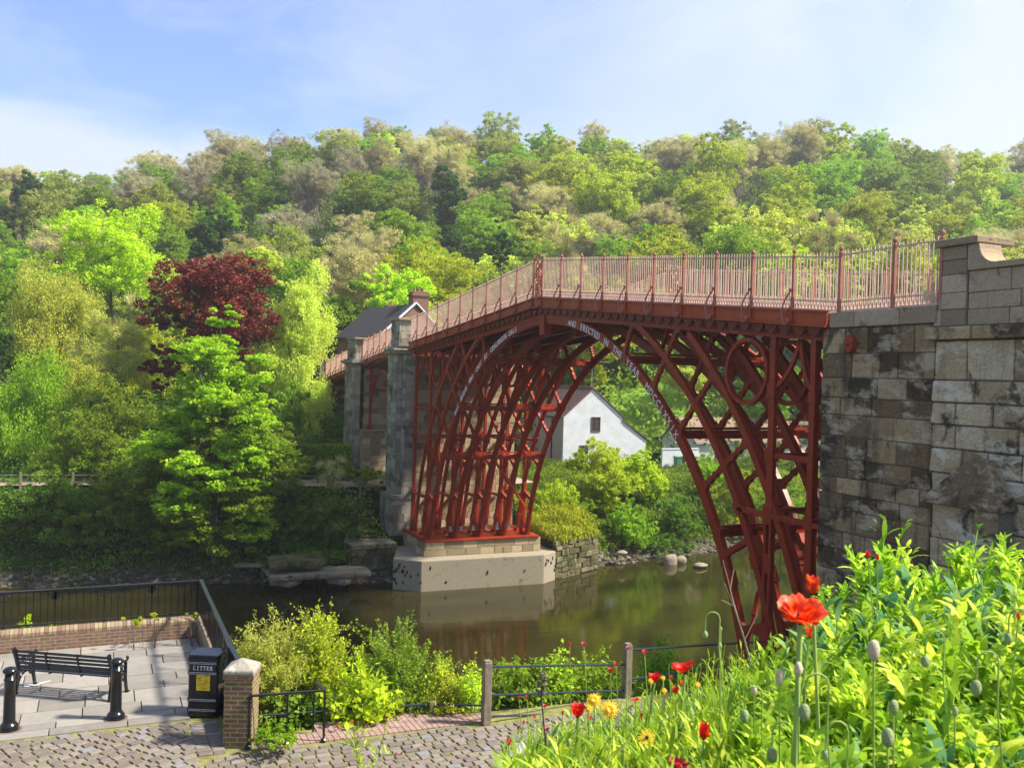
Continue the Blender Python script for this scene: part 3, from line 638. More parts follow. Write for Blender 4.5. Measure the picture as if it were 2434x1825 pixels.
# near pier on the right
np_ = empty('stone_abutment', (22, 3, 1), 'massive soot-stained stone abutment at the near end of the bridge', 'abutment')
mbox('wall', 18.4, 22.15, -.46, 6.85, .8, 12.96, ('-y', '-x'), ST_D, np_, 21, ch=(.42, .66), bl=(.5, 1.1), rough=.018, gap=.018, bevel=.02)
mbox('parapet_base', 18.66, 22.2, -.52, .3, 12.97, 13.40, ('-y', '-x'), ST_T, np_, 22, ch=(.40, .45), bl=(.8, 1.6), bevel=.025)
mbox('parapet_base', 18.66, 22.2, 6.6, 7.2, 12.97, 13.40, ('-y', '-x'), ST_T, np_, 23, ch=(.40, .45), bl=(.8, 1.6), bevel=.025)
mbox('weathered_wall', 22.16, 33, -.52, 6.85, .8, 12.55, ('-y',), ST_W, np_, 24, ch=(.40, .75), bl=(.6, 1.3), rough=.055, gap=.03, t=.16, bevel=.05)
mbox('string_course', 22.0, 33, -.66, .3, 12.56, 12.87, ('-y', '-x'), ST_D, np_, 25, ch=(.3, .32), bl=(.9, 1.3), rough=.03, bevel=.05)
mbox('gate_pier', 22.32, 23.0, -.50, .5, 12.88, 14.72, ('-y', '-x'), ST_T, np_, 26, ch=(.3, .42), bl=(.7, .8), rough=.008)
mbox('parapet_wall', 23.03, 33, -.46, .1, 12.88, 14.12, ('-y',), ST_T, np_, 27, ch=(.28, .42), bl=(.5, 1.3), rough=.01)
slab('cap_stone', 22.18, 23.35, -.62, .6, 14.725, 14.90, ST_T, np_, .2, .03)
mb = MB(); mb.prism([(22.1, 12.9), (22.318, 12.9), (22.318, 13.6)], lambda u, v: (u, -.49, v), lambda u, v: (u, .3, v), .6); mb.build('flared_base', ST_T, np_)
mb = MB(); cv = [(23.04, 14.72), (23.34, 14.72)]+[(23.34+.42*(1-math.cos(t)), 14.72-.45*math.sin(t)) for t in np.linspace(0.05, 1.5, 8)]+[(33, 14.24), (33, 14.125), (23.04, 14.125)]
mb.prism(cv, lambda u, v: (u, -.54, v), lambda u, v: (u, .18, v), .4); mb.build('scrolled_coping', ST_T, np_, bevel=.03)
# buttress with weathered cap on the wall
bx0, bx1 = P(2200, 1185, 1, -1.1)[0], P(2375, 1185, 1, -1.1)[0]; bz = P(2280, 1192, 1, -1.1)[2]; bt = P(2290, 1085, 1, -.6)[2]
mbox('buttress', bx0+.1, bx1-.1, -1.05, -.5, .8, bz-.12, ('-y', '-x'), ST_W, np_, 28, rough=.04, gap=.025, ch=(.5, .8), bevel=.03)
mb = MB(); cxm = (bx0+bx1)/2+.1
mb.add([(bx0, -1.2, bz-.12), (bx1, -1.2, bz-.12), (bx1, -.5, bz-.12), (bx0, -.5, bz-.12), (bx0, -1.2, bz), (bx1, -1.2, bz), (bx1, -.5, bz), (bx0, -.5, bz), (cxm-.28, -.66, bt), (cxm+.28, -.66, bt), (cxm+.28, -.5, bt), (cxm-.28, -.5, bt)],
       [(3, 2, 1, 0), (0, 1, 5, 4), (1, 2, 6, 5), (3, 0, 4, 7), (4, 5, 9, 8), (5, 6, 10, 9), (7, 4, 8, 11), (8, 9, 10, 11)], .4); mb.build('buttress_cap', ST_D, np_, bevel=.03)
mbox('gate_pier', 22.32, 23.0, 6.3, 7.2, 12.88, 14.5, ('-y', '-x'), ST_T, np_, 29)
slab('roadway', 18.6, 33, .2, 6.5, 12.98, 13.3, ROADM, np_)
# railing carried by the near abutment
rr = empty('bridge_railing', (20.3, YN, 13.4), 'pale red railing bays standing on the near stone abutment beside its gate pier', 'railing')
def zt2(s): return 13.40+max(0, 0)*.0
pts = [(18.96, YN, 13.405), (20.81, YN, 13.405), (22.25, YN, 13.405)]
rail_run(rr, pts, -1, Hf=1.55, bracket=False)
rr2 = empty('bridge_railing', (20.3, YFAR, 13.4), 'pale red railing bays on the far side of the near stone abutment', 'railing')
rail_run(rr2, [(18.96, YFAR, 13.405), (20.81, YFAR, 13.405), (22.25, YFAR, 13.405)], 1, Hf=1.55, bracket=False)
# concrete river pier and stone seat
rp_ = empty('river_pier', (-16, 3, -2), 'pale concrete river pier with stained cut corners under the far feet', 'pier foundation')
mb = MB(); poly = [(-19, -.9), (-15.0, -2.38), (-13.8, -1.02), (-13.65, 6.95), (-14.45, 8.15), (-19, 8.3)]
mb.prism(poly, lambda u, v: (u, v, .42), lambda u, v: (u, v, -2.6), .5)
mb.f[0].reverse() if False else None
mb.build('concrete_base', CONC, rp_, bevel=.06)
mbox('stone_seat', -19.5, -14.86, -.5, 7.25, .425, 1.29, ('+x', '-y'), ST_L, rp_, 31, ch=(.4, .46), bl=(.7, 1.4), bevel=.02)
mb = MB()
rg = random.Random(8)
for i in range(30):
    if i < 18: t = rg.random(); q = np.array(poly[1])*(1-t)+np.array(poly[2])*t; nrm = (.73, -.68)
    elif i < 26: t = rg.random(); q = np.array(poly[3])*(1-t)+np.array(poly[4])*t; nrm = (.83, .55)
    else: t = rg.random(); q = np.array([-13.8, -1])*(1-t)+np.array([-13.65, 6.9])*t; nrm = (1, 0)
    mb.blob((q[0]+nrm[0]*.0, q[1]+nrm[1]*.0, rg.uniform(-1.1, .1)), (.05, .07, .09), i, 7, 5, .5, 0)
mb.build('bolt_holes', simple('dark_hole', (.02, .018, .015), .9, bs=0), rp_)
# stone quay left of it, rubble wall right of it
mbox('stone_quay', -24, -17.6, -4.4, -1.36, -2.5, .85, ('+x', '-y'), MOSSY, None, 33, rough=.05, gap=.03, bevel=.03)
tag(bpy.context.scene.objects[-1] if False else [o for o in bpy.data.objects if o.name.startswith('stone_quay')][0], 'dark mossy stone quay left of the concrete river pier', 'quay')
rw = MB(); rg = random.Random(4)
for (a, b_) in (((-14.5, 8.2), (-16.55, 12.4)), ((-16.55, 12.4), (-22, 12.9))):
    d = np.array(b_)-np.array(a); L = np.linalg.norm(d); U = np.array([d[0]/L, d[1]/L, 0]); Nn = np.array([U[1], -U[0], 0])
    if a == (-16.55, 12.4): Nn = -Nn if Nn[1] < 0 else Nn
    wall_blocks(rw, (*a, 0), U, L, -2.2, 1.0, Nn, rg, ch=(.22, .42), bl=(.3, .8), rough=.06, gap=.03, t=.3)
rw.mi = 1; rw.prism([(-14.6, 8.25), (-16.7, 12.3), (-22, 12.7), (-22, 8.2)], lambda u, v: (u, v, .9), lambda u, v: (u, v, -2.5))
tag(rw.build('retaining_wall', [MOSSY, EARTH], bevel=.03), 'low mossy rubble retaining wall right of the concrete river pier', 'wall')
# landing slab
def slab_poly(name, pts, z, th, mat_, label, cat, seed=1, rag=.08, group=None):
    rg = random.Random(seed); pp = []
    for (a, b_) in zip(pts, pts[1:]+pts[:1]):
        A = P(a[0], a[1], 2, z); B = P(b_[0], b_[1], 2, z)
        for k in range(6): t = k/6; q = A+(B-A)*t; pp.append((q[0]+rg.uniform(-rag, rag), q[1]+rg.uniform(-rag, rag)))
    mb = MB(); n = len(pp); zt = [z+rg.uniform(-.03, .03) for _ in pp]; cx = sum(p[0] for p in pp)/n; cy_ = sum(p[1] for p in pp)/n
    vs = [(p[0], p[1], zz) for p, zz in zip(pp, zt)]+[(cx+(p[0]-cx)*1.0+rg.uniform(-.05, .05), cy_+(p[1]-cy_), z-th*.5) for p in pp]+[(cx+(p[0]-cx)*.9, cy_+(p[1]-cy_)*.93, z-th) for p in pp]+[(cx, cy_, z)]
    fs = [(i, (i+1) % n, n*3) for i in range(n)]+[(n*k+i, n*k+n+i, n*k+n+(i+1) % n, n*k+(i+1) % n) for k in (0, 1) for i in range(n)]
    mb.add(vs, fs, .5); o = mb.build(name, mat_); return tag(o, label, cat, group)
PALE = stonemat('river_bleached_stone', (.2, .17, .12), (.3, .26, .19), (.42, .38, .3), bl=(.58, .68), ll=(.6, .7), bs=.8)
slab_poly('stone_slab', [(622, 1347), (645, 1372), (722, 1366), (880, 1360), (872, 1347), (760, 1341)], -.35, .3, PALE, 'broad cracked stone landing slab jutting over the water left of the pier', 'stone slab', 2)
slab_poly('stone_slab', [(640, 1378), (690, 1384), (722, 1372), (660, 1368)], -.72, .3, PALE, 'small stone block propping the left end of the landing slab', 'stone slab', 3)
slab_poly('stone_slab', [(780, 1374), (825, 1380), (850, 1366), (800, 1364)], -.72, .3, PALE, 'small stone block propping the right end of the landing slab', 'stone slab', 4)
slab_poly('stone_slab', [(553, 1339), (560, 1345), (625, 1344), (620, 1335)], -.3, .12, PALE, 'thin narrow stone slab left of the broad landing slab', 'stone slab', 5)
slab_poly('stone_block', [(636, 1322), (640, 1338), (770, 1330), (765, 1308)], .35, .5, MOSSY, 'long mossy stone step above the landing slab', 'stone block', 6)
# ------------------------------------------------------------------ houses
def rooftile(name, c1, c2, sc_=6):
    m, nt, b = mat(name); t = nt.nodes.new('ShaderNodeTexCoord').outputs['Object']
    br = nt.nodes.new('ShaderNodeTexBrick'); br.inputs['Scale'].default_value = sc_; br.inputs['Color1'].default_value = (*c1, 1); br.inputs['Color2'].default_value = (*c2, 1)
    br.inputs['Mortar'].default_value = (c1[0]*.4, c1[1]*.4, c1[2]*.4, 1); br.inputs['Mortar Size'].default_value = .03; br.inputs['Brick Width'].default_value = .9; br.inputs['Row Height'].default_value = 1.0
    sp = nt.nodes.new('ShaderNodeSeparateXYZ'); nt.links.new(t, sp.inputs[0]); ad = N(nt, 'ShaderNodeMath', operation='ADD'); nt.links.new(sp.outputs[0], ad.inputs[0]); nt.links.new(sp.outputs[1], ad.inputs[1])
    cb = nt.nodes.new('ShaderNodeCombineXYZ'); nt.links.new(ad.outputs[0], cb.inputs[0]); nt.links.new(sp.outputs[2], cb.inputs[1]); nt.links.new(cb.outputs[0], br.inputs['Vector'])
    c = mixc(nt, .7, br.outputs['Color'], ramp(nt, noise(nt, 2.5, 6, .7), [(.3, (.45, .45, .45)), (.7, (1.3, 1.25, 1.2))]), 'MULTIPLY'); nt.links.new(c, b.inputs['Base Color']); b.inputs['Roughness'].default_value = .9
    bump(nt, b, br.outputs['Fac'], .4, .03); return m
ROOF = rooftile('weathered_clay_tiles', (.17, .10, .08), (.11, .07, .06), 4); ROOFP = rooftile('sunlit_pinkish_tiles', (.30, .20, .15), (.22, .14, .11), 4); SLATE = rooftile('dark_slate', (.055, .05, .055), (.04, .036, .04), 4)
WALLW = simple('white_render', (.58, .595, .63), .9, 0, 1.2, .12, .3); WALLG = simple('greyish_shade_side_render', (.52, .45, .40), .9, 0, 1.5, .12, .2)  # greyish tone paints shade onto the cottage's left wall; also colours the wing
BRICKR = None
def brickmat(name, c1, c2, mort, sc_=1, bw=.225, rh=.075, moss=0):
    m, nt, b = mat(name); t = nt.nodes.new('ShaderNodeTexCoord').outputs['Object']
    br = nt.nodes.new('ShaderNodeTexBrick'); br.inputs['Scale'].default_value = 1; br.inputs['Color1'].default_value = (*c1, 1); br.inputs['Color2'].default_value = (*c2, 1)
    br.inputs['Mortar'].default_value = (*mort, 1); br.inputs['Mortar Size'].default_value = .010; br.inputs['Brick Width'].default_value = bw; br.inputs['Row Height'].default_value = rh
    sp = nt.nodes.new('ShaderNodeSeparateXYZ'); nt.links.new(t, sp.inputs[0]); ad = N(nt, 'ShaderNodeMath', operation='ADD'); nt.links.new(sp.outputs[0], ad.inputs[0]); nt.links.new(sp.outputs[1], ad.inputs[1])
    cb = nt.nodes.new('ShaderNodeCombineXYZ'); nt.links.new(ad.outputs[0], cb.inputs[0]); nt.links.new(sp.outputs[2], cb.inputs[1]); nt.links.new(cb.outputs[0], br.inputs['Vector'])
    c = mixc(nt, .6, br.outputs['Color'], ramp(nt, noise(nt, 12, 6, .7), [(.3, (.5, .5, .5)), (.7, (1.2, 1.2, 1.2))]), 'MULTIPLY')
    if moss: c = mixc(nt, ramp(nt, noise(nt, 5, 6, .7), [(.5, (0, 0, 0)), (.68, (moss, moss, moss))]), c, (.16, .17, .05))
    nt.links.new(c, b.inputs['Base Color']); b.inputs['Roughness'].default_value = .9; bump(nt, b, br.outputs['Fac'], -.5, .01); return m
BRICKH = brickmat('red_house_brick', (.26, .10, .06), (.18, .075, .05), (.22, .17, .13))
GLASS, ntg, bg_ = mat('window_glass'); bg_.inputs['Base Color'].default_value = (.04, .05, .055, 1); bg_.inputs['Roughness'].default_value = .08
FRAME = simple('brown_window_frame', (.14, .065, .05), .5, bs=0)
def window_x(parent, x, yc, zc, w_, h, nx=2, nz=3, fm=None):
    """window on a +x facing wall"""
    fm = fm or FRAME; mb = MB(); f = .07
    for (a, b_, c_, d_) in ((-w_/2, w_/2, -h/2-.05, -h/2+f), (-w_/2, w_/2, h/2-f, h/2), (-w_/2, -w_/2+f, -h/2+f, h/2-f), (w_/2-f, w_/2, -h/2+f, h/2-f)): mb.box(x-.05, x+.05, yc+a, yc+b_, zc+c_, zc+d_)
    mb.box(x-.03, x+.035, yc-.035, yc+.035, zc-h/2+f, zc+h/2-f)
    for k in range(1, nz): z = zc-h/2+h*k/nz; mb.box(x-.03, x+.03, yc-w_/2+f, yc-.035, z-.02, z+.02); mb.box(x-.03, x+.03, yc+.035, yc+w_/2-f, z-.02, z+.02)
    o = mb.build('window', fm, parent); mb = MB(); mb.box(x-.03, x+.004, yc-w_/2+.02, yc+w_/2-.02, zc-h/2, zc+h/2); mb.build('pane', GLASS, o)
def gable_house(label, x0, x1, y0, y1, zb, ze, zr, yr, wallm, roofm, walls_side=None, name='cottage', over=.25, cat='house'):
    """gable faces +x at x1; ridge along x at y=yr"""
    t = empty(name, ((x0+x1)/2, (y0+y1)/2, zb), label, cat)
    mb = MB(); mb.prism([(y0, zb-1), (y1, zb-1), (y1, ze), (yr, zr), (y0, ze)], lambda u, v: (x0, u, v), lambda u, v: (x1, u, v)); mb.build('wall', wallm, t)
    if walls_side:
        mb = MB(); mb.box(x0, x1-.02, y0-.03, y0+.1, zb-1, ze-.02); mb.build('side_wall', walls_side, t)
    th = .14
    mb = MB()
    for (ye, zz) in ((y0, ze), (y1, ze)):
        d = np.array([ye-yr, zz-zr]); L = np.linalg.norm(d); d /= L; e = np.array([yr, zr])+d*(L+over); n = np.array([-d[1], d[0]]); n = n if n[1] > 0 else -n
        q0 = np.array([yr, zr])+n*.02; q1 = e+n*.02; q2 = e+n*th; q3 = np.array([yr, zr+th/abs(n[1])])
        mb.prism([tuple(q0), tuple(q1), tuple(q2), tuple(q3)], lambda u, v: (x0-.1, u, v), lambda u, v: (x1+.12, u, v))
    r = mb.build('roof', roofm, t)
    mb = MB(); mb.tube([(x0-.1, yr, zr+th+.03), (x1+.14, yr, zr+th+.03)], .09, 6); mb.build('ridge_tiles', simple('red_ridge_tile', (.35, .13, .07), .8, bs=0), r)
    return t, r
hx = -38.; q = lambda px, py: P(px, py, 0, hx)
A = q(1337, 1107); B = q(1480, 990); ap = q(1410, 925); ev = q(1337, 990)
ct, rf = gable_house('white-rendered cottage with gable end and brown tiled roof beyond the arch', hx-6.5, hx, A[1], B[1], 3.3, ev[2], ap[2], ap[1], WALLW, ROOF, WALLG)
for (px, py, w_, h, nz) in ((1416, 1008, .95, 1.35, 3), (1387, 1076, .9, 1.4, 3)):
    c = q(px, py); window_x(ct, hx+.01, c[1], c[2], w_, h, 2, nz)
c = q(1484, 1003); e = q(1535, 1046)
mb = MB(); mb.prism([(B[1], 2.3), (e[1], 2.3), (e[1], e[2]), (B[1], c[2]+.1)], lambda u, v: (hx-5, u, v), lambda u, v: (hx-.02, u, v)); mb.build('lean_to', WALLW, ct)
mb = MB(); mb.prism([(B[1]-.0, c[2]+.12), (e[1]+.2, e[2]), (e[1]+.2, e[2]+.14), (B[1]-.0, c[2]+.26)], lambda u, v: (hx-5, u, v), lambda u, v: (hx+.1, u, v)); mb.build('lean_to_roof', ROOF, ct)
mb = MB(); mb.box(hx-2.3, hx-2.2, A[1]-.12, A[1]-.03, 2.5, ev[2]); mb.build('downpipe', BLACK, ct)
mb = MB(); mb.tube([(hx-.3, ap[1], ap[2]), (hx-.3, ap[1], ap[2]+2.6)], .03, 5); mb.bar((hx-.3, ap[1], ap[2]+2.6), (hx-.3, ap[1]+2, ap[2]+2.55), .03, .03)
for k in range(5): mb.bar((hx-.6, ap[1]+.3+k*.38, ap[2]+2.58), (hx, ap[1]+.3+k*.38, ap[2]+2.58), .02, .02)
mb.build('aerial', simple('aerial_metal', (.5, .5, .5), .4, .6, bs=0), ct)
# lower wing to the left of the cottage
t2, _ = gable_house('lower grey-rendered wing with dark roof left of the white cottage gable', hx-11.5, hx-6.5, A[1]+.4, A[1]+5, 3.3, 6.3, 8.6, A[1]+2.7, WALLG, SLATE, WALLG, 'cottage_wing', cat='house wing')
mb = MB(); mb.box(hx-9.4, hx-8.7, A[1]+.3, A[1]+.42, 4.9, 6.); mb.build('window', GLASS, t2)
# outbuilding: long side faces the camera
ox = -37.; q = lambda px, py: P(px, py, 0, ox)
ot = empty('outbuilding', (ox, q(1760, 1060)[1], 3.3), 'long low white outbuilding with sunlit tiled roof seen through the right ribs', 'outbuilding')
y0, y1 = q(1655, 1060)[1], q(1885, 1060)[1]; ze = q(1700, 1051)[2]; zr = q(1700, 1012)[2]+.2
mb = MB(); mb.prism([(ox, 2.5), (ox, ze), (ox-3, zr+.3), (ox-6, ze), (ox-6, 2.5)], lambda u, v: (u, y0, v), lambda u, v: (u, y1, v)); mb.build('wall', WALLW, ot)
mb = MB(); mb.prism([(ox+.25, ze-.12), (ox+.25, ze), (ox-3, zr+.5), (ox-3, zr+.34)], lambda u, v: (u, y0-.2, v), lambda u, v: (u, y1+.2, v)); mb.prism([(ox-3, zr+.34), (ox-3, zr+.5), (ox-6.2, ze), (ox-6.2, ze-.12)], lambda u, v: (u, y0-.2, v), lambda u, v: (u, y1+.2, v)); mb.build('roof', ROOFP, ot)
mb = MB(); mb.tube([(ox+.3, y0-.2, ze-.12), (ox+.3, y1+.2, ze-.12)], .06, 6); mb.build('gutter', BLACK, ot)
gt = empty('garage', (ox, q(1925, 1050)[1], 3.3), 'dark timber garage with white base at the right end of the outbuilding', 'garage')
y2, y3 = q(1896, 1060)[1], q(2010, 1060)[1]
mb = MB(); mb.box(ox-5, ox-.2, y2, y3, 2.5, 5.2); mb.build('wall', WALLW, gt)
mb = MB(); mb.box(ox-5, ox-.1, y2-.1, y3, 5.2, 7.2); mb.build('upper_wall', simple('dark_boarding', (.06, .06, .07), .8), gt)
mb = MB(); mb.box(ox-5.2, ox+.2, y2-.3, y3+.2, 7.2, 7.45); mb.build('roof', ROOFP, gt)
# white garden wall and wheelie bins
wx = -35.; q = lambda px, py: P(px, py, 0, wx)
mb = MB(); a_, b_ = q(1575, 1068), q(1660, 1110); mb.box(wx-.25, wx, a_[1], b_[1], 2.6, a_[2]); mb.cur = .3; mb.box(wx-.3, wx+.05, a_[1]-.05, b_[1], a_[2], a_[2]+.08)
tag(mb.build('garden_wall', WALLW), 'low white garden wall behind the two wheelie bins', 'wall')
def wheelie(px, py, col, label):
    c = P(px, py, 0, wx+.7); z = c[2]; t = empty('wheelie_bin', (c[0], c[1], z), label, 'wheelie bin'); m = simple('bin_plastic_'+label.split()[0], col, .45, bs=0)
    mb = MB(); mb.hexa([(c[0]-.22, c[1]-.22, z+.05), (c[0]+.22, c[1]-.22, z+.05), (c[0]+.22, c[1]+.22, z+.05), (c[0]-.22, c[1]+.22, z+.05), (c[0]-.3, c[1]-.29, z+1.), (c[0]+.3, c[1]-.29, z+1.), (c[0]+.3, c[1]+.29, z+1.), (c[0]-.3, c[1]+.29, z+1.)]); mb.build('body', m, t, bevel=.03)
    mb = MB(); mb.box(c[0]-.34, c[0]+.34, c[1]-.31, c[1]+.31, z+1.0, z+1.07); mb.box(c[0]-.38, c[0]-.30, c[1]-.26, c[1]+.26, z+1.0, z+1.1); mb.build('lid', m, t, bevel=.02)
    for s_ in (-1, 1):
        mb = MB(); mb.tube([(c[0]-.25, c[1]+s_*.24, z+.1), (c[0]-.25, c[1]+s_*.3, z+.1)], .1, 10); mb.build('wheel', BLACK, t)
wheelie(1610, 1112, (.06, .20, .10), 'green wheelie bin standing against the low white wall'); wheelie(1629, 1112, (.03, .035, .045), 'dark wheelie bin right of the green one')
# toll house behind the far end of the bridge
def PDh(px, py, d): return PD(px, py, d)
d0 = 84; a_ = PDh(978, 729, d0); e0 = PDh(859, 797, d0); 
ridgeR = a_; th = empty('toll_house', (a_[0]-3, a_[1]-4, 9), 'brick toll house with dark slate roof behind the far end of the bridge', 'house')
zr = a_[2]; ze = e0[2]; yr = a_[1]; X1 = a_[0]+1.2
U_ = np.array([-.98, -.19, 0.])  # along the ridge, away to the left
Vv = np.array([-.19, .98, 0.])
def HP(u, v, z): p = np.array([X1, yr, 0])+U_*u+Vv*v; return (p[0], p[1], z)
mb = MB(); hw = 3.1
mb.prism([(-hw, 7), (hw, 7), (hw, ze), (0, zr), (-hw, ze)], lambda u, v: HP(0, u, v), lambda u, v: HP(9.5, u, v)); mb.build('wall', BRICKH, th)
mb = MB()
for s_ in (-1, 1): mb.prism([(0, zr+.03), (s_*(hw+.35), ze-.27), (s_*(hw+.35), ze-.12), (0, zr+.2)], lambda u, v: HP(-.15, u, v), lambda u, v: HP(9.7, u, v))
mb.build('roof', SLATE, th)
mb = MB()
for s_ in (-1, 1): mb.prism([(0, zr+.21), (s_*(hw+.35), ze-.11), (s_*(hw+.35), ze+.02), (0, zr+.34)], lambda u, v: HP(-.2, u, v), lambda u, v: HP(.12, u, v))
mb.build('verge_boards', WHITEP, th)
ch = PDh(995, 718, d0+1); mb = MB(); mb.box(ch[0]-.7, ch[0]+.7, ch[1]-.75, ch[1]+.75, 13, ch[2]+.9); mb.box(ch[0]-.8, ch[0]+.8, ch[1]-.85, ch[1]+.85, ch[2]+.5, ch[2]+.68); o = mb.build('chimney', BRICKH, th)
mb = MB()
for k in (-.4, 0, .4): mb.lathe((ch[0], ch[1]+k, ch[2]+.9), [(.13, 0), (.11, .3), (.13, .32), (.1, .34)], 8)
mb.build('chimney_pots', simple('clay_pot', (.3, .16, .1), .8, bs=0), o)
ch = PDh(930, 738, d0+5); mb = MB(); mb.box(ch[0]-.5, ch[0]+.5, ch[1]-.5, ch[1]+.5, 13, ch[2]+.5); mb.box(ch[0]-.58, ch[0]+.58, ch[1]-.58, ch[1]+.58, ch[2]+.3, ch[2]+.42); o = mb.build('chimney', BRICKH, th)
mb = MB(); mb.lathe((ch[0], ch[1], ch[2]+.5), [(.13, 0), (.11, .35)], 8); mb.build('chimney_pot', simple('clay_pot2', (.3, .16, .1), .8, bs=0), o)
# pale house glimpsed through the trees at the left edge
c = PD(40, 1020, 78); t, _ = gable_house('pale house glimpsed through the trees at the left edge', c[0]-8, c[0], c[1]-3.2, c[1]+2.0, c[2]-4, c[2]+2.5, c[2]+5, c[1]-.6, WALLW, SLATE, None)
window_x(t, c[0]+.01, c[1]+.6, c[2]-.5, .9, 1.3)
# ------------------------------------------------------------------ near terrace
TZ = 5.1
FLAG, ntf, bf = mat('worn_flagstone'); c = ramp(ntf, attr(ntf), [(0, (.20, .18, .16)), (.5, (.25, .23, .205)), (1, (.30, .275, .245))])
c = mixc(ntf, .5, c, ramp(ntf, noise(ntf, 5, 7, .7), [(.3, (.62, .6, .6)), (.7, (1.05, 1.05, 1.05))]), 'MULTIPLY'); c = mixc(ntf, ramp(ntf, noise(ntf, 1.7, 6, .7), [(.58, (0, 0, 0)), (.75, (.5, .5, .5))]), c, (.12, .11, .08))
ntf.links.new(c, bf.inputs['Base Color']); bf.inputs['Roughness'].default_value = .85; bump(ntf, bf, noise(ntf, 30, 6, .7), .3, .01)
MOSS = simple('mossy_joint_sand', (.17, .165, .05), .95, 0, 7, .45, .5)
COB, ntc, bc = mat('granite_setts'); c = ramp(ntc, attr(ntc), [(0, (.14, .11, .095)), (.45, (.19, .155, .135)), (.8, (.235, .195, .17)), (1, (.20, .195, .20))])
c = mixc(ntc, .6, c, ramp(ntc, noise(ntc, 14, 6, .7), [(.3, (.55, .55, .55)), (.7, (1.15, 1.15, 1.15))]), 'MULTIPLY')
c = mixc(ntc, ramp(ntc, noise(ntc, 2.2, 6, .7), [(.52, (0, 0, 0)), (.72, (.45, .45, .45))]), c, (.12, .12, .05)); ntc.links.new(c, bc.inputs['Base Color']); bc.inputs['Roughness'].default_value = .75; bump(ntc, bc, noise(ntc, 25, 6, .7), .5, .015)
BRKW = brickmat('garden_wall_brick', (.24, .11, .075), (.15, .085, .06), (.26, .22, .17), bw=.22, rh=.075, moss=.45)
BRKP = brickmat('brick_gate_pier', (.22, .11, .08), (.15, .085, .06), (.33, .31, .14), bw=.235, rh=.078, moss=.35)
mb = MB(); mb.box(15.3, 20.6, -30, -16.0, 4.7, TZ-.03); mb.build('terrace_base', MOSS)['kind'] = 'structure'
U5 = np.array([.10, .995]); 
rg = random.Random(3); mb = MB()
x = 15.33
rows = []
while x < 20.2: w_ = rg.choice([.45, .55, .62, .7]); rows.append((x, min(x+w_, 20.28))); x += w_
for (xa, xb) in rows:
    y = -29.+rg.random()
    while y < -16.35:
        l_ = rg.uniform(.65, 1.3); y2 = min(y+l_, -16.32)
        dz = rg.uniform(-.004, .004); mb.box(xa+.009, xb-.009, y+.010, y2-.010, TZ-.08, TZ+dz, rg.random()); y = y2
x0 = 20.3; y = -29
while y < -16.9:
    l_ = rg.uniform(.8, 1.5); mb.box(x0, x0+.30, y+.008, min(y+l_, -16.9)-.008, TZ-.12, TZ+.004, rg.random()*.6); y += l_
o = mb.build('flagstone_paving', FLAG, bevel=.008); o['kind'] = 'structure'
# road of setts
mb = MB(); mb.box(20.6, 29, -34, -6.0, 4.7, TZ-.045); mb.box(21.8, 29, -16, -6, 4.6, TZ-.046) if False else None
mb.v = []; mb.f = []; mb.a = []; mb.m = []
mb.prism([(20.6, -34), (29, -34), (29, -6), (22.3, -6), (22.3, -8.5), (21.75, -15.9), (20.6, -16.4)], lambda u, v: (u, v, TZ-.02), lambda u, v: (u, v, 4.5)); mb.build('road_bed', MOSS)['kind'] = 'structure'
rg = random.Random(9); vs = []; fs = []; at_ = []
def sett(mb, c, ang, lx, ly, h=.05):
    ca, sa = math.cos(ang), math.sin(ang); n = []
    jit = lambda: rg.uniform(-.012, .012)
    top = [(-lx/2, -ly/2), (lx/2, -ly/2), (lx/2, ly/2), (-lx/2, ly/2)]; a = rg.random(); a = a*.8 if rg.random() < .95 else 1
    outer = [(u+jit(), v+jit()) for u, v in top]; dz = rg.uniform(-.006, .008)
    p = []
    for z, s_ in ((TZ-.07, 1.0), (TZ-.014, .99), (TZ-.001, .93), (TZ+.003, .80)):
        for u, v in outer: p.append((c[0]+(u*ca-v*sa)*s_, c[1]+(u*sa+v*ca)*s_, z+dz))
    mb.add(p, [(k*4+i, k*4+(i+1) % 4, k*4+4+(i+1) % 4, k*4+4+i) for k in range(3) for i in range(4)]+[(12, 13, 14, 15)], a)
mb = MB()
for zone, a0 in ((0, math.radians(26)), (1, math.radians(3))):
  for i in range(-80, 90):
    v = i*.168; u = -14+rg.random()*.2; rw_ = rg.uniform(-.01, .01)
    while u < 14:
        l_ = rg.uniform(.15, .27); uu = u+l_/2; vv = v+.10*math.sin(uu*.7+1)+rw_
        cx = 23+uu*math.cos(a0+1.57)-vv*math.sin(a0+1.57); cy_ = -16+uu*math.sin(a0+1.57)+vv*math.cos(a0+1.57)
        ok = (20.72 < cx < 26.5) and (-24 < cy_ < -6.5) and (cy_ < -16.95 if zone == 0 else cy_ > -16.8)
        if cy_ > -16.7 and cx < 22.52: ok = False
        if cy_ > -12.3 and cx < 22.78: ok = False
        if 21.2 < cx < 22.5 and -17.0 < cy_: ok = False
        if ok: sett(mb, (cx, cy_), a0+1.57+rg.uniform(-.03, .03), l_-.032, .138)
        u += l_
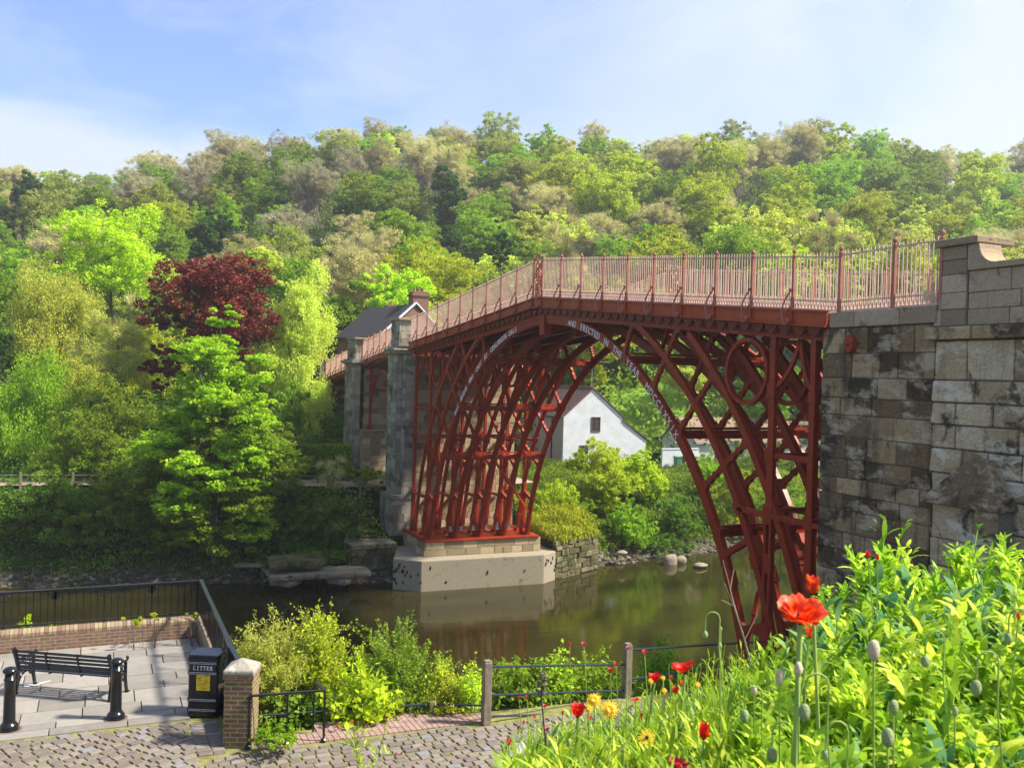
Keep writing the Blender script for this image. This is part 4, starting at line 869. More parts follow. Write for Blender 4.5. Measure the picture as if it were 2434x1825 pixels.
# larger setts around the pier
for i in range(9):
    for j in range(2): sett(mb, (20.95+i*.17, -16.72+j*.24-.1), 0, .15, .22)
o = mb.build('setts_road', COB); o['kind'] = 'structure'
mb = MB(); y = -15.95
BRK2 = simple('brick_paver', (.27, .175, .15), .85, 0, 7, .3, .3)
while y < -11.9:
    for k in range(2): mb.cur = rg.random(); mb.box(21.98+k*.225+.005+(y+16)*.03, 21.98+k*.225+.215+(y+16)*.03, y+.004, y+.101, TZ-.1, TZ+.004+rg.uniform(-.003, .003))
    if y > -14.9:
        for k in range(2): mb.box(21.98-.225*(k+1)+.005+(y+16)*.03, 21.98-.225*(k+1)+.215+(y+16)*.03, y+.004, y+.101, TZ-.1, TZ+.002+rg.uniform(-.003, .003))
    y += .105
y = -11.9
o = mb.build('brick_edging', BRK2, bevel=.006); o['kind'] = 'structure'
# low brick walls with rounded coping
def coping(mb, A, B, wd, z, step=.085):
    A = np.array(A, float); B = np.array(B, float); L = np.linalg.norm(B-A); U = (B-A)/L; Nn = np.array([U[1], -U[0]]); n = int(L/step)
    for i in range(n):
        mb.cur = rg.random(); c0 = A+U*(i*step+.004); c1 = A+U*((i+1)*step-.004); prof = [(-wd/2, 0), (wd/2, 0), (wd/2, .06), (wd/2*.8, .10), (wd/2*.4, .125), (-wd/2*.4, .125), (-wd/2*.8, .10), (-wd/2, .06)]
        mb.prism(prof, lambda u, v: (*(c0+Nn*u), z+v), lambda u, v: (*(c1+Nn*u), z+v))
COPE, nto, bo = mat('mossy_coping_brick'); c = ramp(nto, attr(nto), [(0, (.17, .10, .07)), (.5, (.26, .18, .12)), (1, (.30, .25, .15))]); c = mixc(nto, ramp(nto, noise(nto, 6, 6, .7), [(.5, (0, 0, 0)), (.7, (.6, .6, .6))]), c, (.17, .17, .06)); nto.links.new(c, bo.inputs['Base Color']); bo.inputs['Roughness'].default_value = .9; bump(nto, bo, noise(nto, 30), .4, .01)
wl = empty('brick_wall', (15.1, -20, 4.7), 'low brick wall with rounded mossy coping along the river side of the paved terrace', 'wall')
mb = MB(); mb.box(14.95, 15.29, -30, -16.22, 2.0, 5.44); mb.build('brickwork', BRKW, wl)
mb = MB(); coping(mb, (15.10, -30), (15.10, -16.05), .38, 5.44); mb.build('coping', COPE, wl)
wl2 = empty('brick_wall', (18, -16.15, 4.7), 'low brick side wall with rounded coping running from the terrace corner to the brick pier', 'wall')
mb = MB(); mb.box(15.295, 21.7, -16.30, -16.0, 2.0, 5.44); mb.build('brickwork', BRKW, wl2)
mb = MB(); coping(mb, (15.32, -16.15), (21.7, -16.15), .36, 5.44); mb.build('coping', COPE, wl2)
# black railings
def black_rail(A, B, zb, zt, label, n, circ=()):
    A = np.array(A, float); B = np.array(B, float); t = empty('metal_railing', ((A[0]+B[0])/2, (A[1]+B[1])/2, zb), label, 'railing'); L = np.linalg.norm(B-A); U = (B-A)/L
    mb = MB(); mb.bar((*A, zt), (*B, zt), .085, .06); mb.build('top_rail', BLACK, t, bevel=.01)
    mb = MB(); mb.bar((*A, zb+.07), (*B, zb+.07), .035, .03); mb.build('bottom_rail', BLACK, t)
    m_ = MB()
    for i in range(n+1):
        p = A+U*L*i/n
        if i % 7 == 0:
            mb = MB(); mb.box(p[0]-.02, p[0]+.02, p[1]-.02, p[1]+.02, zb-.1, zt); mb.build('post', BLACK, t)
            if 0 < i < n:
                mb = MB(); vx = np.array([*U, 0]); c = np.array([*p, zt-.12]); ring = [c+vx*.085*math.cos(k/14*2*math.pi)+np.array([0, 0, .085*math.sin(k/14*2*math.pi)]) for k in range(15)]; mb.tube(ring, .012, 5)
                if i % 14 == 0: mb.tube([c-np.array([*(np.array([U[1], -U[0]])*.02), 0]), c+np.array([*(np.array([U[1], -U[0]])*.02), 0])], .085, 12)
                mb.build('ring_ornament', BLACK, t)
        else: m_.box(p[0]-.011, p[0]+.011, p[1]-.011, p[1]+.011, zb+.08, zt-.02)
    m_.build('bars', BLACK, t)
    return t
black_rail((15.08, -29.5), (15.08, -16.3), 5.56, 6.37, 'long black metal railing on the river-side wall of the terrace', 91)
black_rail((15.12, -16.24), (21.75, -16.24), 5.56, 6.40, 'black metal railing running from the terrace corner to the brick pier', 49)
# brick pier with stone cap
g = math.atan2(-.375, .925)
bp_ = empty('brick_pillar', (21.98, -16.20, TZ), 'square brick pillar with pyramidal stone cap beside the litter bin', 'pillar', rz=g)
mb = MB(); mb.box(-.235, .235, -.235, .235, -.2, 1.13); mb.build('brickwork', BRKP, bp_, local=True)
mb = MB(); mb.box(-.255, .255, -.255, .255, 1.13, 1.205); mb.build('brick_course', BRKW, bp_, local=True)
mb = MB(); s_ = .26
mb.add([(-s_, -s_, 1.206), (s_, -s_, 1.206), (s_, s_, 1.206), (-s_, s_, 1.206), (-s_, -s_, 1.28), (s_, -s_, 1.28), (s_, s_, 1.28), (-s_, s_, 1.28), (-.03, -.03, 1.42), (.03, -.03, 1.42), (.03, .03, 1.42), (-.03, .03, 1.42)],
       [(3, 2, 1, 0), (0, 1, 5, 4), (1, 2, 6, 5), (2, 3, 7, 6), (3, 0, 4, 7), (4, 5, 9, 8), (5, 6, 10, 9), (6, 7, 11, 10), (7, 4, 8, 11), (8, 9, 10, 11)]); mb.build('stone_cap', stonemat('lichened_cap_stone', (.3, .27, .22), (.36, .33, .28), (.42, .4, .34), bl=(.6, .7), ll=(.55, .65)), bp_, local=True, bevel=.02)
# litter bin
BINB = simple('bin_black_gloss', (.006, .007, .012), .18, bs=0); YEL = simple('yellow_poster', (.95, .62, .03), .5, bs=0); GREYL = simple('pale_grey_line', (.5, .52, .6), .5, bs=0)
lb = empty('litter_bin', (20.40, -16.60, TZ), 'black litter bin with pale LITTER lettering and a yellow picture beside the brick pillar', 'litter bin', rz=math.atan2(-.44, .9))
def rbox(mb, hx, hy, z0, z1, r=.06, n=4):
    pts = []
    for (cx, cy_, a0) in ((hx-r, hy-r, 0), (-hx+r, hy-r, 90), (-hx+r, -hy+r, 180), (hx-r, -hy+r, 270)):
        for k in range(n+1): a = R_(a0+90*k/n); pts.append((cx+r*math.cos(a), cy_+r*math.sin(a)))
    mb.prism(pts, lambda u, v: (u, v, z1), lambda u, v: (u, v, z0))
mb = MB(); rbox(mb, .235, .28, 0, 1.02); body = mb.build('body', BINB, lb, local=True)
WORLD[body.name] = (0, 0, 0)
mb = MB(); rbox(mb, .255, .30, 1.02, 1.07); rbox(mb, .25, .295, 1.0705, 1.13, .08); mb.build('lid', BINB, lb, local=True, bevel=.015)
for z in (.13, .31, .80, .985):
    mb = MB(); rbox(mb, .247, .292, z-.028, z+.028); mb.build('band', BINB, body, local=True)
    mb = MB()
    for dz in (-.016, .010): mb.box(.2475, .249, -.25, .25, z+dz, z+dz+.009); mb.box(-.2, .2, -.2945, -.2925, z+dz, z+dz+.009)
    mb.build('stripe', GREYL, body, local=True)
_tc = bpy.data.curves.new('t', 'FONT'); _to = bpy.data.objects.new('t', _tc); sc.collection.objects.link(_to); _tc.align_x = 'LEFT'
mb = MB()
for i, ch in enumerate('LITTER'):
    v_, f_ = glyph(ch, .108, .001)
    cxp = -.155+i*.062; mb.add([(.2365+p[2], cxp+p[0], .855+p[1]) for p in v_], f_)
    vv = [p for p in v_]; xs_ = [p[0] for p in vv]; 
    for zz in (.855, .855+.069):   # small serifs
        if ch in 'LIT' or zz < .9 or True:
            if not (ch == 'L' and zz > .9 and False): mb.box(.2362, .2378, cxp-.019 if ch != 'T' or zz > .9 else cxp-.014, cxp+.019 if ch != 'T' or zz > .9 else cxp+.014, zz, zz+.006)
mb.build('lettering', WHITEP, body, local=True); bpy.data.objects.remove(_to)
mb = MB(); mb.box(.2355, .2375, -.115, .135, .485, .77); pst = mb.build('picture', YEL, body, local=True)
mb = MB()
def arcl(cy_, cz, r, a0, a1, w_=.006, sq=1):
    p = [(cy_+r*math.cos(R_(a0+(a1-a0)*k/8)), cz+r*sq*math.sin(R_(a0+(a1-a0)*k/8))) for k in range(9)]
    for (a, b), (c, d) in zip(p, p[1:]): mb.bar((.2385, a, b), (.2385, c, d), w_, .002, up=(1, 0, 0))
for (cy_, cz, r, a0, a1) in ((-.035, .70, .04, 20, 160), (.07, .715, .04, 20, 170), (-.04, .695, .02, 0, 360), (.07, .705, .022, 200, 340), (.02, .65, .05, 250, 330), (-.045, .635, .035, 10, 170), (.075, .63, .035, 0, 200), (.075, .635, .014, 0, 360),
                              (-.04, .57, .035, 30, 200), (.03, .59, .03, -30, 150), (.0, .545, .03, 180, 350), (.06, .55, .04, 160, 300), (-.075, .73, .03, 200, 380), (.02, .74, .07, 260, 300)): arcl(cy_, cz, r, a0, a1)
for k in range(10): mb.box(.2376, .239, -.08+.02*k, -.075+.02*k, .515+.007*(k % 3), .521+.007*(k % 3))
mb.build('drawn_lines', simple('dark_ink', (.09, .02, .01), .6, bs=0), body, local=True)
# bollards
def bollard(x, y, label):
    t = empty('bollard', (x, y, TZ), label, 'bollard', 'black bollards at the edge of the setts')
    mb = MB(); mb.lathe((x, y, TZ), [(.165, 0), (.165, .03), (.15, .05), (.155, .075), (.13, .11), (.105, .14), (.10, .16), (.092, .6), (.088, .86), (.10, .865), (.10, .885), (.086, .89), (.084, .985)], 24); mb.build('shaft', BLACK, t, smooth=True)
    mb = MB(); mb.lathe((x, y, TZ), [(.09, .985), (.118, 1.01), (.122, 1.03), (.115, 1.05), (.08, 1.08), (.03, 1.095), (.005, 1.097)], 24); mb.build('cap', BLACK, t, smooth=True)
    mb = MB(); mb.lathe((x, y, TZ-.02), [(.21, 0), (.21, .026), (.2, .028)], 20); mb.build('base_ring', simple('rusty_stain', (.14, .09, .07), .9), t)
bollard(20.13, -19.84, 'left one of the two black cast bollards, beside the near left corner of the bench')
bollard(20.17, -18.14, 'right one of the two black cast bollards, standing in front of the bench end')
# bench
L0 = np.array([18.16, -19.88]); L1 = np.array([19.21, -18.22]); U = (L1-L0)/np.linalg.norm(L1-L0); Nb = np.array([-U[1], U[0]])  # Nb points to the river: the sitting side
rz = math.atan2(U[1], U[0]); bn = empty('park_bench', (*((L0+L1)/2), TZ), 'black slatted park bench with scrolled iron ends on the flagstones', 'bench', rz=rz); hl = .98
for s_ in (-1, 1):
    X = s_*hl; mb = MB()
    def tb(pts, r, n=6): mb.tube([(X, p[0], p[1]) for p in pts], r, n)
    prof = [(-.02, 0), (.0, .12), (.03, .28), (.06, .42), (.04, .55), (.0, .68), (-.05, .80), (-.085, .90)]
    for a, b in zip(prof, prof[1:]): mb.bar((X, a[0], a[1]), (X, b[0], b[1]), .05, .075, up=(0, 1, 0))
    prof = [(.56, 0), (.53, .12), (.50, .28), (.50, .42), (.50, .60)]
    for a, b in zip(prof, prof[1:]): mb.bar((X, a[0], a[1]), (X, b[0], b[1]), .045, .055, up=(0, 1, 0))
    mb.bar((X, .04, .40), (X, .52, .38), .045, .05)
    arc_ = [(.05+.23*(1-math.cos(t)), .08+.27*math.sin(t)) for t in np.linspace(.1, math.pi-.1, 12)]; tb(arc_, .02)
    tb([(.0, .62), (.15, .64), (.35, .64), (.5, .62), (.56, .63), (.58, .66), (.56, .69), (.53, .67)], .024)
    for (cy_, cz, r) in ((.15, .52, .07), (.33, .52, .08), (.44, .5, .05), (.12, .33, .05), (.42, .31, .05)):
        tb([(cy_+r*math.cos(t), cz+r*math.sin(t)) for t in np.linspace(0, 5.4, 12)], .012, 5)
    mb.box(X-.05, X+.05, -.07, .05, 0, .015); mb.box(X-.05, X+.05, .5, .62, 0, .015)
    mb.build('bench_end', BLACK, bn, local=True, bevel=.004)
mb = MB()
for k in range(5): y_ = .07+k*.092; mb.box(-hl, hl, y_, y_+.065, .425-(k == 4)*.01, .45-(k == 4)*.01)
mb.build('seat_slats', BLACK, bn, local=True, bevel=.006)
mb = MB()
for k in range(5): z_ = .52+k*.078; y_ = .035-(z_-.52)*.28; mb.bar((-hl, y_, z_), (hl, y_, z_), .025, .05, up=(0, .28, 1))
mb.build('back_slats', BLACK, bn, local=True, bevel=.006)
mb = MB()
for s_ in (-.33, .33): mb.bar((s_, .01, .49), (s_, -.09, .87), .03, .02, up=(0, 1, 0)); mb.bar((s_, .05, .415), (s_, .52, .405), .03, .02)
mb.build('slat_straps', BLACK, bn, local=True)
mb = MB(); c = P(80, 1628, 2, TZ); c2 = P(108, 1618, 2, TZ); mb.prism([(c[0]-.15, c[1]-.2), (c[0]+.12, c[1]-.15), (c2[0]+.1, c2[1]), (c2[0], c2[1]+.1), (c[0]-.1, c[1]+.1)], lambda u, v: (u, v, TZ+.012), lambda u, v: (u, v, TZ-.02))
mb.build('cement_patch', simple('pale_cement', (.5, .5, .5), .8), None)['kind'] = 'structure'
# black handrail by the steps
hr = empty('handrail', (22.35, -15.5, TZ), 'short black metal handrail with three uprights right of the brick pillar', 'handrail')
tops = [(22.30, -16.12), (22.37, -15.5), (22.44, -14.88)]
for p in tops:
    mb = MB(); mb.box(p[0]-.018, p[0]+.018, p[1]-.018, p[1]+.018, TZ, TZ+.86); mb.lathe((p[0], p[1], TZ), [(.06, 0), (.055, .02), (.03, .05)], 8); mb.build('upright', BLACK, hr)
mb = MB(); mb.bar((*tops[0], TZ+.87), (*tops[2], TZ+.87), .05, .03); mb.bar((*tops[2], TZ+.87), (22.1, -14.95, TZ+.90), .05, .03); mb.bar((22.1, -14.95, TZ+.90), (20.4, -15.1, TZ-.3), .05, .03); mb.bar((20.4, -15.1, TZ-.3), (20.4, -15.1, TZ-1), .03, .03)
mb.build('top_rail', BLACK, hr)
mb = MB(); mb.bar((22.0, -14.97, TZ+.75), (22.0, -14.97, TZ-.4), .03, .03); mb.build('upright', BLACK, hr)
RAILB = simple('blue_black_pipe', (.02, .035, .055), .3, bs=0)
# low fence
lf = empty('pipe_fence', (21.6, -13.6, 4.6), 'low fence of one dark pipe rail on two short timber posts along the bushes', 'fence')
q0, q1, q2, q3 = P(622, 1700, 0, 21.4), P(802, 1687, 0, 21.55), P(1026, 1672, 0, 21.8), P(1150, 1676, 0, 22.5)
mb = MB(); mb.tube([q0, q1, q2, q3], .02, 8); mb.build('pipe_rail', RAILB, lf)
for q_ in (q1, q2):
    mb = MB(); mb.box(q_[0]-.055, q_[0]+.055, q_[1]-.055, q_[1]+.055, q_[2]-1.1, q_[2]+.06); mb.build('timber_post', WOOD, lf, bevel=.01)
# tall post and rail fence
tf = empty('pipe_fence', (22.5, -10.3, TZ), 'timber post fence with three dark pipe rails beside the setts', 'fence')
pA = (22.65, -11.95); pB = (22.25, -8.74)
pC = P(1900, 1575, 0, 21.6)
for (p, zt_) in ((pA, 6.26), (pB, 6.17), ((pC[0], pC[1]), 6.0)):
    mb = MB(); mb.box(p[0]-.075, p[0]+.075, p[1]-.075, p[1]+.075, 4.4, zt_-.03); mb.box(p[0]-.06, p[0]+.06, p[1]-.06, p[1]+.06, zt_-.03, zt_); mb.build('timber_post', WOOD, tf, bevel=.012)
for za, zb, zc_ in ((6.14, 5.63+.33, 5.7), (5.62, 5.42, 5.2), (5.23, 4.98, 4.7)):
    mb = MB(); mb.tube([(pA[0], pA[1], za), (pB[0], pB[1], zb-.22 if zb > 5.9 else zb-.2)], .021, 8); mb.build('pipe_rail', RAILB, tf)
mb = MB(); mb.tube([(pB[0], pB[1], 6.03), (pC[0], pC[1], 5.62)], .021, 8); mb.build('pipe_rail', RAILB, tf)
mb = MB(); mb.tube([(pB[0], pB[1], 5.43), (pC[0], pC[1], 5.25)], .021, 8); mb.build('pipe_rail', RAILB, tf)
# ------------------------------------------------------------------ vegetation
LM = dict(
 green=leafmat('spring_green_leaves', (.09, .17, .012), (.19, .31, .022), (.32, .46, .04)),
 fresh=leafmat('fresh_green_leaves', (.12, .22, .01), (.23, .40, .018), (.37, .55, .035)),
 yellow=leafmat('yellow_green_leaves', (.20, .28, .012), (.38, .46, .022), (.58, .63, .05)),
 acid=leafmat('acid_green_leaves', (.24, .40, .01), (.43, .60, .018), (.60, .72, .04)),
 pale=leafmat('pale_catkin_leaves', (.34, .42, .05), (.54, .62, .09), (.70, .77, .17), trans=.5),
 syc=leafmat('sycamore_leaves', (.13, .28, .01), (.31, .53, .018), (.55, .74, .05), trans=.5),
 olive=leafmat('olive_leaves', (.16, .21, .03), (.30, .36, .055), (.44, .48, .09)),
 tan=leafmat('bare_budding_twigs', (.33, .31, .11), (.48, .45, .18), (.62, .58, .27), trans=.3),
 grey=leafmat('grey_brown_twigs', (.24, .23, .12), (.36, .34, .19), (.46, .44, .27), trans=.3),
 dark=leafmat('dark_evergreen_leaves', (.02, .05, .014), (.045, .105, .022), (.09, .18, .035)),
 bank=leafmat('bank_shrub_leaves', (.05, .12, .012), (.11, .22, .02), (.21, .36, .035)),
 red=leafmat('copper_red_leaves', (.06, .012, .014), (.15, .026, .022), (.44, .11, .05), trans=.3, rough=.4))
def unit(rg, n): v = rg.normal(size=(n, 3)); return v/np.linalg.norm(v, axis=1)[:, None]
def quads(C, A, B):
    n = len(C); V = np.stack([C-A, C-B*.9-A*.1, C+A, C+B*.9-A*.1], 1).reshape(-1, 3); return V, np.arange(n*4).reshape(n, 4)
def leaf_cloud(rg, blobs, n, L, W=None, clump=55, flat=.75, droop=0, rc=.30, up=.45, shell=.5):
    W = W or L*.6; blobs = np.array(blobs, float); wt = (blobs[:, 3]*blobs[:, 4]+blobs[:, 4]*blobs[:, 5]+blobs[:, 3]*blobs[:, 5]); wt /= wt.sum()
    m = max(4, n//clump); bi = rg.choice(len(blobs), m, p=wt); d = unit(rg, m); d[:, 2] = np.where(d[:, 2] < -.3, d[:, 2]*.5, d[:, 2])
    rad = shell+(1-shell)*rg.random(m)**.6; cc = blobs[bi, :3]+d*blobs[bi, 3:6]*rad[:, None]; cr = blobs[bi, 3:6].mean(1)*rc*rg.uniform(.55, 1.4, m)
    ct = np.clip(rg.normal(.5, .2, m), 0, 1)
    k = rg.choice(m, n); off = unit(rg, n)*(rg.random(n)**.4)[:, None]*cr[k][:, None]; off[:, 2] *= flat
    C = cc[k]+off
    if droop: s = rg.random(n)**1.2; C[:, 2] -= s*droop*cr[k]*2.2; C[:, :2] += off[:, :2]*-.35*s[:, None]
    a = unit(rg, n); 
    if droop: a[:, 2] = -abs(a[:, 2])-1.2; a /= np.linalg.norm(a, axis=1)[:, None]
    else: a[:, 2] *= .55; a /= np.linalg.norm(a, axis=1)[:, None]
    nn = unit(rg, n); nn[:, 2] += up; nn -= a*(nn*a).sum(1)[:, None]; nn /= np.linalg.norm(nn, axis=1)[:, None]; b = np.cross(a, nn)
    s = rg.uniform(.6, 1.3, n)[:, None]
    V, F = quads(C, a*L/2*s, b*W/2*s); v = np.clip(ct[k]*.65+rg.random(n)*.35, 0, 1); return V, F, v, cc, cr
def twig_cloud(rg, starts, ends, n, wd, ln, spread=.5):
    """thin twigs growing outwards from limbs"""
    k = rg.choice(len(starts), n); t = rg.uniform(.45, 1.05, n)[:, None]; S = starts[k]*(1-t)+ends[k]*t; dd = ends[k]-starts[k]; dd /= np.linalg.norm(dd, axis=1)[:, None]
    d = dd*.6+unit(rg, n)*spread+np.array([0, 0, .55]); d /= np.linalg.norm(d, axis=1)[:, None]; l = ln*rg.uniform(.4, 1.3, n)[:, None]
    b = np.cross(d, unit(rg, n)); b /= np.linalg.norm(b, axis=1)[:, None]
    C = S+d*l/2; V, F = quads(C, d*l/2, b*wd/2*rg.uniform(.6, 1.4, n)[:, None]); return V, F, rg.random(n)
def limbs(rg, base, top, targets, r0, mb, n=6, sag=.1):
    base = np.array(base, float); top = np.array(top, float); H = np.linalg.norm(top-base); pth = []
    for i in range(6): t = i/5; pth.append(base*(1-t)+top*t+np.array([rg.uniform(-.03, .03)*H*(t > 0), rg.uniform(-.03, .03)*H*(t > 0), 0]))
    mb.tube(pth, [r0*(1.25 if i == 0 else 1-.15*i) for i in range(6)], n)
    for tg in targets:
        tg = np.array(tg, float); t0 = rg.uniform(.25, .8); k = min(int(t0*5), 4); p0 = pth[k]*(1-(t0*5-k))+pth[k+1]*(t0*5-k); r = r0*(.5-.3*t0)
        m_ = (p0+tg)/2; m_[2] += rg.uniform(-.05, .2)*np.linalg.norm(tg-p0); j = rg.normal(size=3)*.05*np.linalg.norm(tg-p0)
        mb.tube([p0, p0*.6+m_*.4+j, m_, m_*.4+tg*.6+j, tg], [r, r*.8, r*.6, r*.4, r*.15], 4, cap=False)
    return pth
def crown_blobs(rg, c, R, n=14, br=.42, shape='dome'):
    out = []; c = np.array(c, float); R = np.array(R, float)
    ph = rg.uniform(0, 6.28)
    for i in range(n):
        zz_ = 1-2*(i+.5)/n; q_ = math.sqrt(1-zz_*zz_); d = np.array([q_*math.cos(ph+2.4*i), q_*math.sin(ph+2.4*i), zz_]); d = (d+unit(rg, 1)[0]*.25)*(rg.uniform(.60, .82) if i % 3 else rg.uniform(.2, .6)); z = d[2]
        if shape == 'cone': k = np.interp(z, [-1, -.45, .3, 1], [.75, 1.05, .75, .3]); d[:2] *= k*1.1
        elif shape == 'tall': d[:2] *= np.interp(z, [-1, 0, 1], [1, .95, .55])
        elif shape == 'lean': d[:2] *= np.interp(z, [-1, 0, 1], [1.1, .9, .45]); d += RT*.45*max(z, 0)
        r = R*br*rg.uniform(.7, 1.15); r[2] = (R.mean())*br*.75*rg.uniform(.7, 1.1); out.append((*(c+d*R), *r))
    return out
def hill_proto(kind, seed):
    rg = np.random.default_rng(seed); mb = MB(); H = 14.
    if kind in ('tan', 'grey'):
        tg = [np.array([rg.uniform(-4.6, 4.6), rg.uniform(-4.6, 4.6), 0]) for _ in range(44)]
        for t in tg: q_ = np.hypot(t[0], t[1]); t[2] = 13.2-.32*q_**1.5+rg.uniform(-3.5, .4); limbs(rg, (0, 0, -1.5), (rg.normal()*.5, rg.normal()*.5, 10), tg[::2], .16, mb, 5)
        bl = crown_blobs(rg, (0, 0, 8.8), (5.2, 5.2, 5.4), 26, .42, 'dome')
        V, F, v, *_ = leaf_cloud(rg, bl, 16000, .8, .05, 50, up=0., rc=.34); V2, F2, v2, *_ = leaf_cloud(rg, bl, 4500, .26, .2); V = np.concatenate([V, V2]); F = np.concatenate([F, F2+len(F)*4]); v = np.concatenate([v, v2])
    else:
        c = (0, 0, 8.4); R = {'dark': (3.0, 3.0, 6.), 'pale': (4.0, 4.0, 5.6)}.get(kind, (5.2, 5.2, 5.8)); sh = {'dark': 'tall', 'pale': 'tall'}.get(kind, 'dome')
        bl = crown_blobs(rg, c, R, 22, .46, sh); limbs(rg, (0, 0, -1.5), (0, 0, 9), [b[:3] for b in bl], .25, mb, 5)
        V, F, v, *_ = leaf_cloud(rg, bl, 20000, .31, .25, 50)
    nb = len(mb.v); fb = []
    for f in mb.f:
        f = list(f)
        if len(f) > 4: continue
        fb.append(f)
    VV = np.concatenate([np.array(mb.v), V]); FF = np.concatenate([np.array(fb), F+nb]); mi = np.concatenate([np.zeros(len(fb), int), np.ones(len(F), int)]); vv = np.concatenate([np.full(len(fb), .5), v])
    return npmesh('hill_tree', VV, FF, [BARK if kind not in ('tan', 'grey', 'pale') else BARKP, LM[kind]], vv, mi=mi, link=False).data
protos = {}
for i, k in enumerate(('green', 'fresh', 'yellow', 'olive', 'tan', 'grey', 'dark', 'pale')): protos[k] = [hill_proto(k, 10*i+j) for j in range(3)]
DESC = dict(green='rounded mid-green tree', fresh='bright fresh-green tree', yellow='yellow-green budding tree', olive='dull olive tree', tan='bare tan twiggy tree', grey='leafless grey-brown tree', dark='dark narrow ivy-green tree', pale='pale willowy tree')
rgh = np.random.default_rng(77); placed = []
def hill_hit(px, py, off):
    for d in np.arange(96, 300, 1.0):
        p = PD(px, py, d)
        if p[2] < gz(p[0], p[1])+off: return p[0], p[1], d
    return None
def put_hill(kind, x, y, s):
    z = gz(x, y); d = np.array([x, y, z+8*s])-CAM; dep = d@F_; px = 1217+FPX*(d@RT)/dep; py = 912.5-FPX*(d@UP)/dep
    if not -140 < px < 2580: return
    o = bpy.data.objects.new('hill_tree', protos[kind][rgh.integers(3)]); sc.collection.objects.link(o)
    o.location = (x, y, z-.3); o.rotation_euler = (0, 0, rgh.uniform(0, 6.28)); o.scale = (s*rgh.uniform(.9, 1.12), s*rgh.uniform(.9, 1.12), s*rgh.uniform(.9, 1.1))
    row = 'high' if dep > 215 else ('halfway up' if dep > 155 else 'low'); hill.append((o, kind, row, px, s))
    tag(o, 'tree', 'tree', 'trees of the wooded hill'); placed.append((x, y, 4.6*s))
hill = []; LANDM = [(40, 'left edge'), (262, 'acid-green maple'), (400, 'pale feathery willow'), (520, 'copper-red maple'), (708, 'tall weeping birch'), (930, 'brick chimney'), (1100, 'left railing'), (1280, 'crown rosette of the bridge'), (1475, 'white cottage'), (1610, 'wheelie bins'), (1740, 'green dome tree'), (1855, 'spandrel ring'), (1965, 'bare tan willow'), (2060, 'slim pale poplar'), (2265, 'stone gate pier'), (2400, 'right edge')]
EXPL = [('yellow', 535, 345, 85), ('fresh', 372, 455, 68), ('fresh', 655, 528, 62), ('tan', 1000, 395, 80), ('tan', 1075, 370, 65), ('green', 1155, 520, 90), ('yellow', 1490, 425, 80), ('yellow', 1545, 455, 60), ('green', 885, 470, 80), ('fresh', 2010, 430, 75), ('fresh', 2110, 440, 75), ('yellow', 2060, 520, 80),
        ('yellow', 2330, 450, 70), ('tan', 2400, 470, 60), ('yellow', 1715, 282, 65), ('olive', 1660, 288, 50), ('yellow', 1920, 305, 65), ('yellow', 1990, 330, 55), ('yellow', 2215, 330, 50), ('tan', 1610, 390, 60), ('tan', 1740, 400, 65), ('tan', 1820, 390, 60), ('grey', 1350, 345, 45), ('tan', 1250, 300, 50), ('tan', 530, 292, 38), ('tan', 610, 315, 38), ('olive', 720, 320, 60), ('tan', 870, 300, 60),
        ('yellow', 850, 305, 35), ('grey', 120, 425, 45), ('dark', 335, 370, 40), ('pale', 415, 340, 40), ('olive', 255, 400, 60), ('dark', 60, 500, 80), ('grey', 480, 460, 75), ('grey', 600, 420, 55), ('olive', 800, 400, 70), ('pale', 1320, 530, 70), ('tan', 1420, 540, 75), ('green', 1640, 340, 50), ('green', 1530, 310, 50), ('dark', 1175, 560, 45), ('tan', 1340, 560, 60), ('dark', 820, 520, 60), ('dark', 560, 560, 60), ('dark', 800, 590, 70), ('yellow', 1310, 400, 55), ('fresh', 1850, 470, 60), ('green', 2200, 480, 70), ('green', 2000, 560, 70), ('dark', 1060, 500, 50), ('green', 60, 620, 70), ('dark', 150, 560, 70)]
for i, (k, px, py, r) in enumerate(EXPL):
    h = hill_hit(px, py, 8.6*r/2212*180/6.2)
    if h: x, y, d = h; put_hill(k, x, y, r/FPX*d/6.0)
mixL = ['green', 'olive', 'grey', 'dark', 'yellow', 'green', 'fresh', 'tan', 'tan', 'yellow']; mixC = ['tan', 'tan', 'fresh', 'green', 'olive', 'yellow', 'dark', 'yellow', 'pale', 'fresh']; mixR = ['yellow', 'fresh', 'pale', 'tan', 'fresh', 'yellow', 'tan', 'yellow', 'green']
nfill = 0
d = 102.
while d < 272 and nfill < 248:
    l = -.62*d
    sp = 7.9+d*.008
    while l < .62*d:
        dd = d+rgh.uniform(-4, 4); ll = l+rgh.uniform(-2.4, 2.4); x = CAM[0]+F_[0]*dd+RT[0]*ll; y = CAM[1]+F_[1]*dd+RT[1]*ll; px = 1217+2212*ll/dd
        if all((x-a)**2+(y-b)**2 > (r*.95+1.6)**2 for a, b, r in placed):
            mx_ = mixL if px < 850 else (mixC if px < 1500 else mixR); k = mx_[rgh.integers(len(mx_))]
            if d > 238 and rgh.random() < .35: k = 'tan' if px < 1500 else 'olive'
            k = 'olive' if k == 'dark' and d > 190 else k
            put_hill(k, x, y, (.72+.48*rgh.random()**1.6)); nfill += 1
        l += sp*rgh.uniform(.9, 1.2)
    d += 10.5+d*.016
from collections import defaultdict
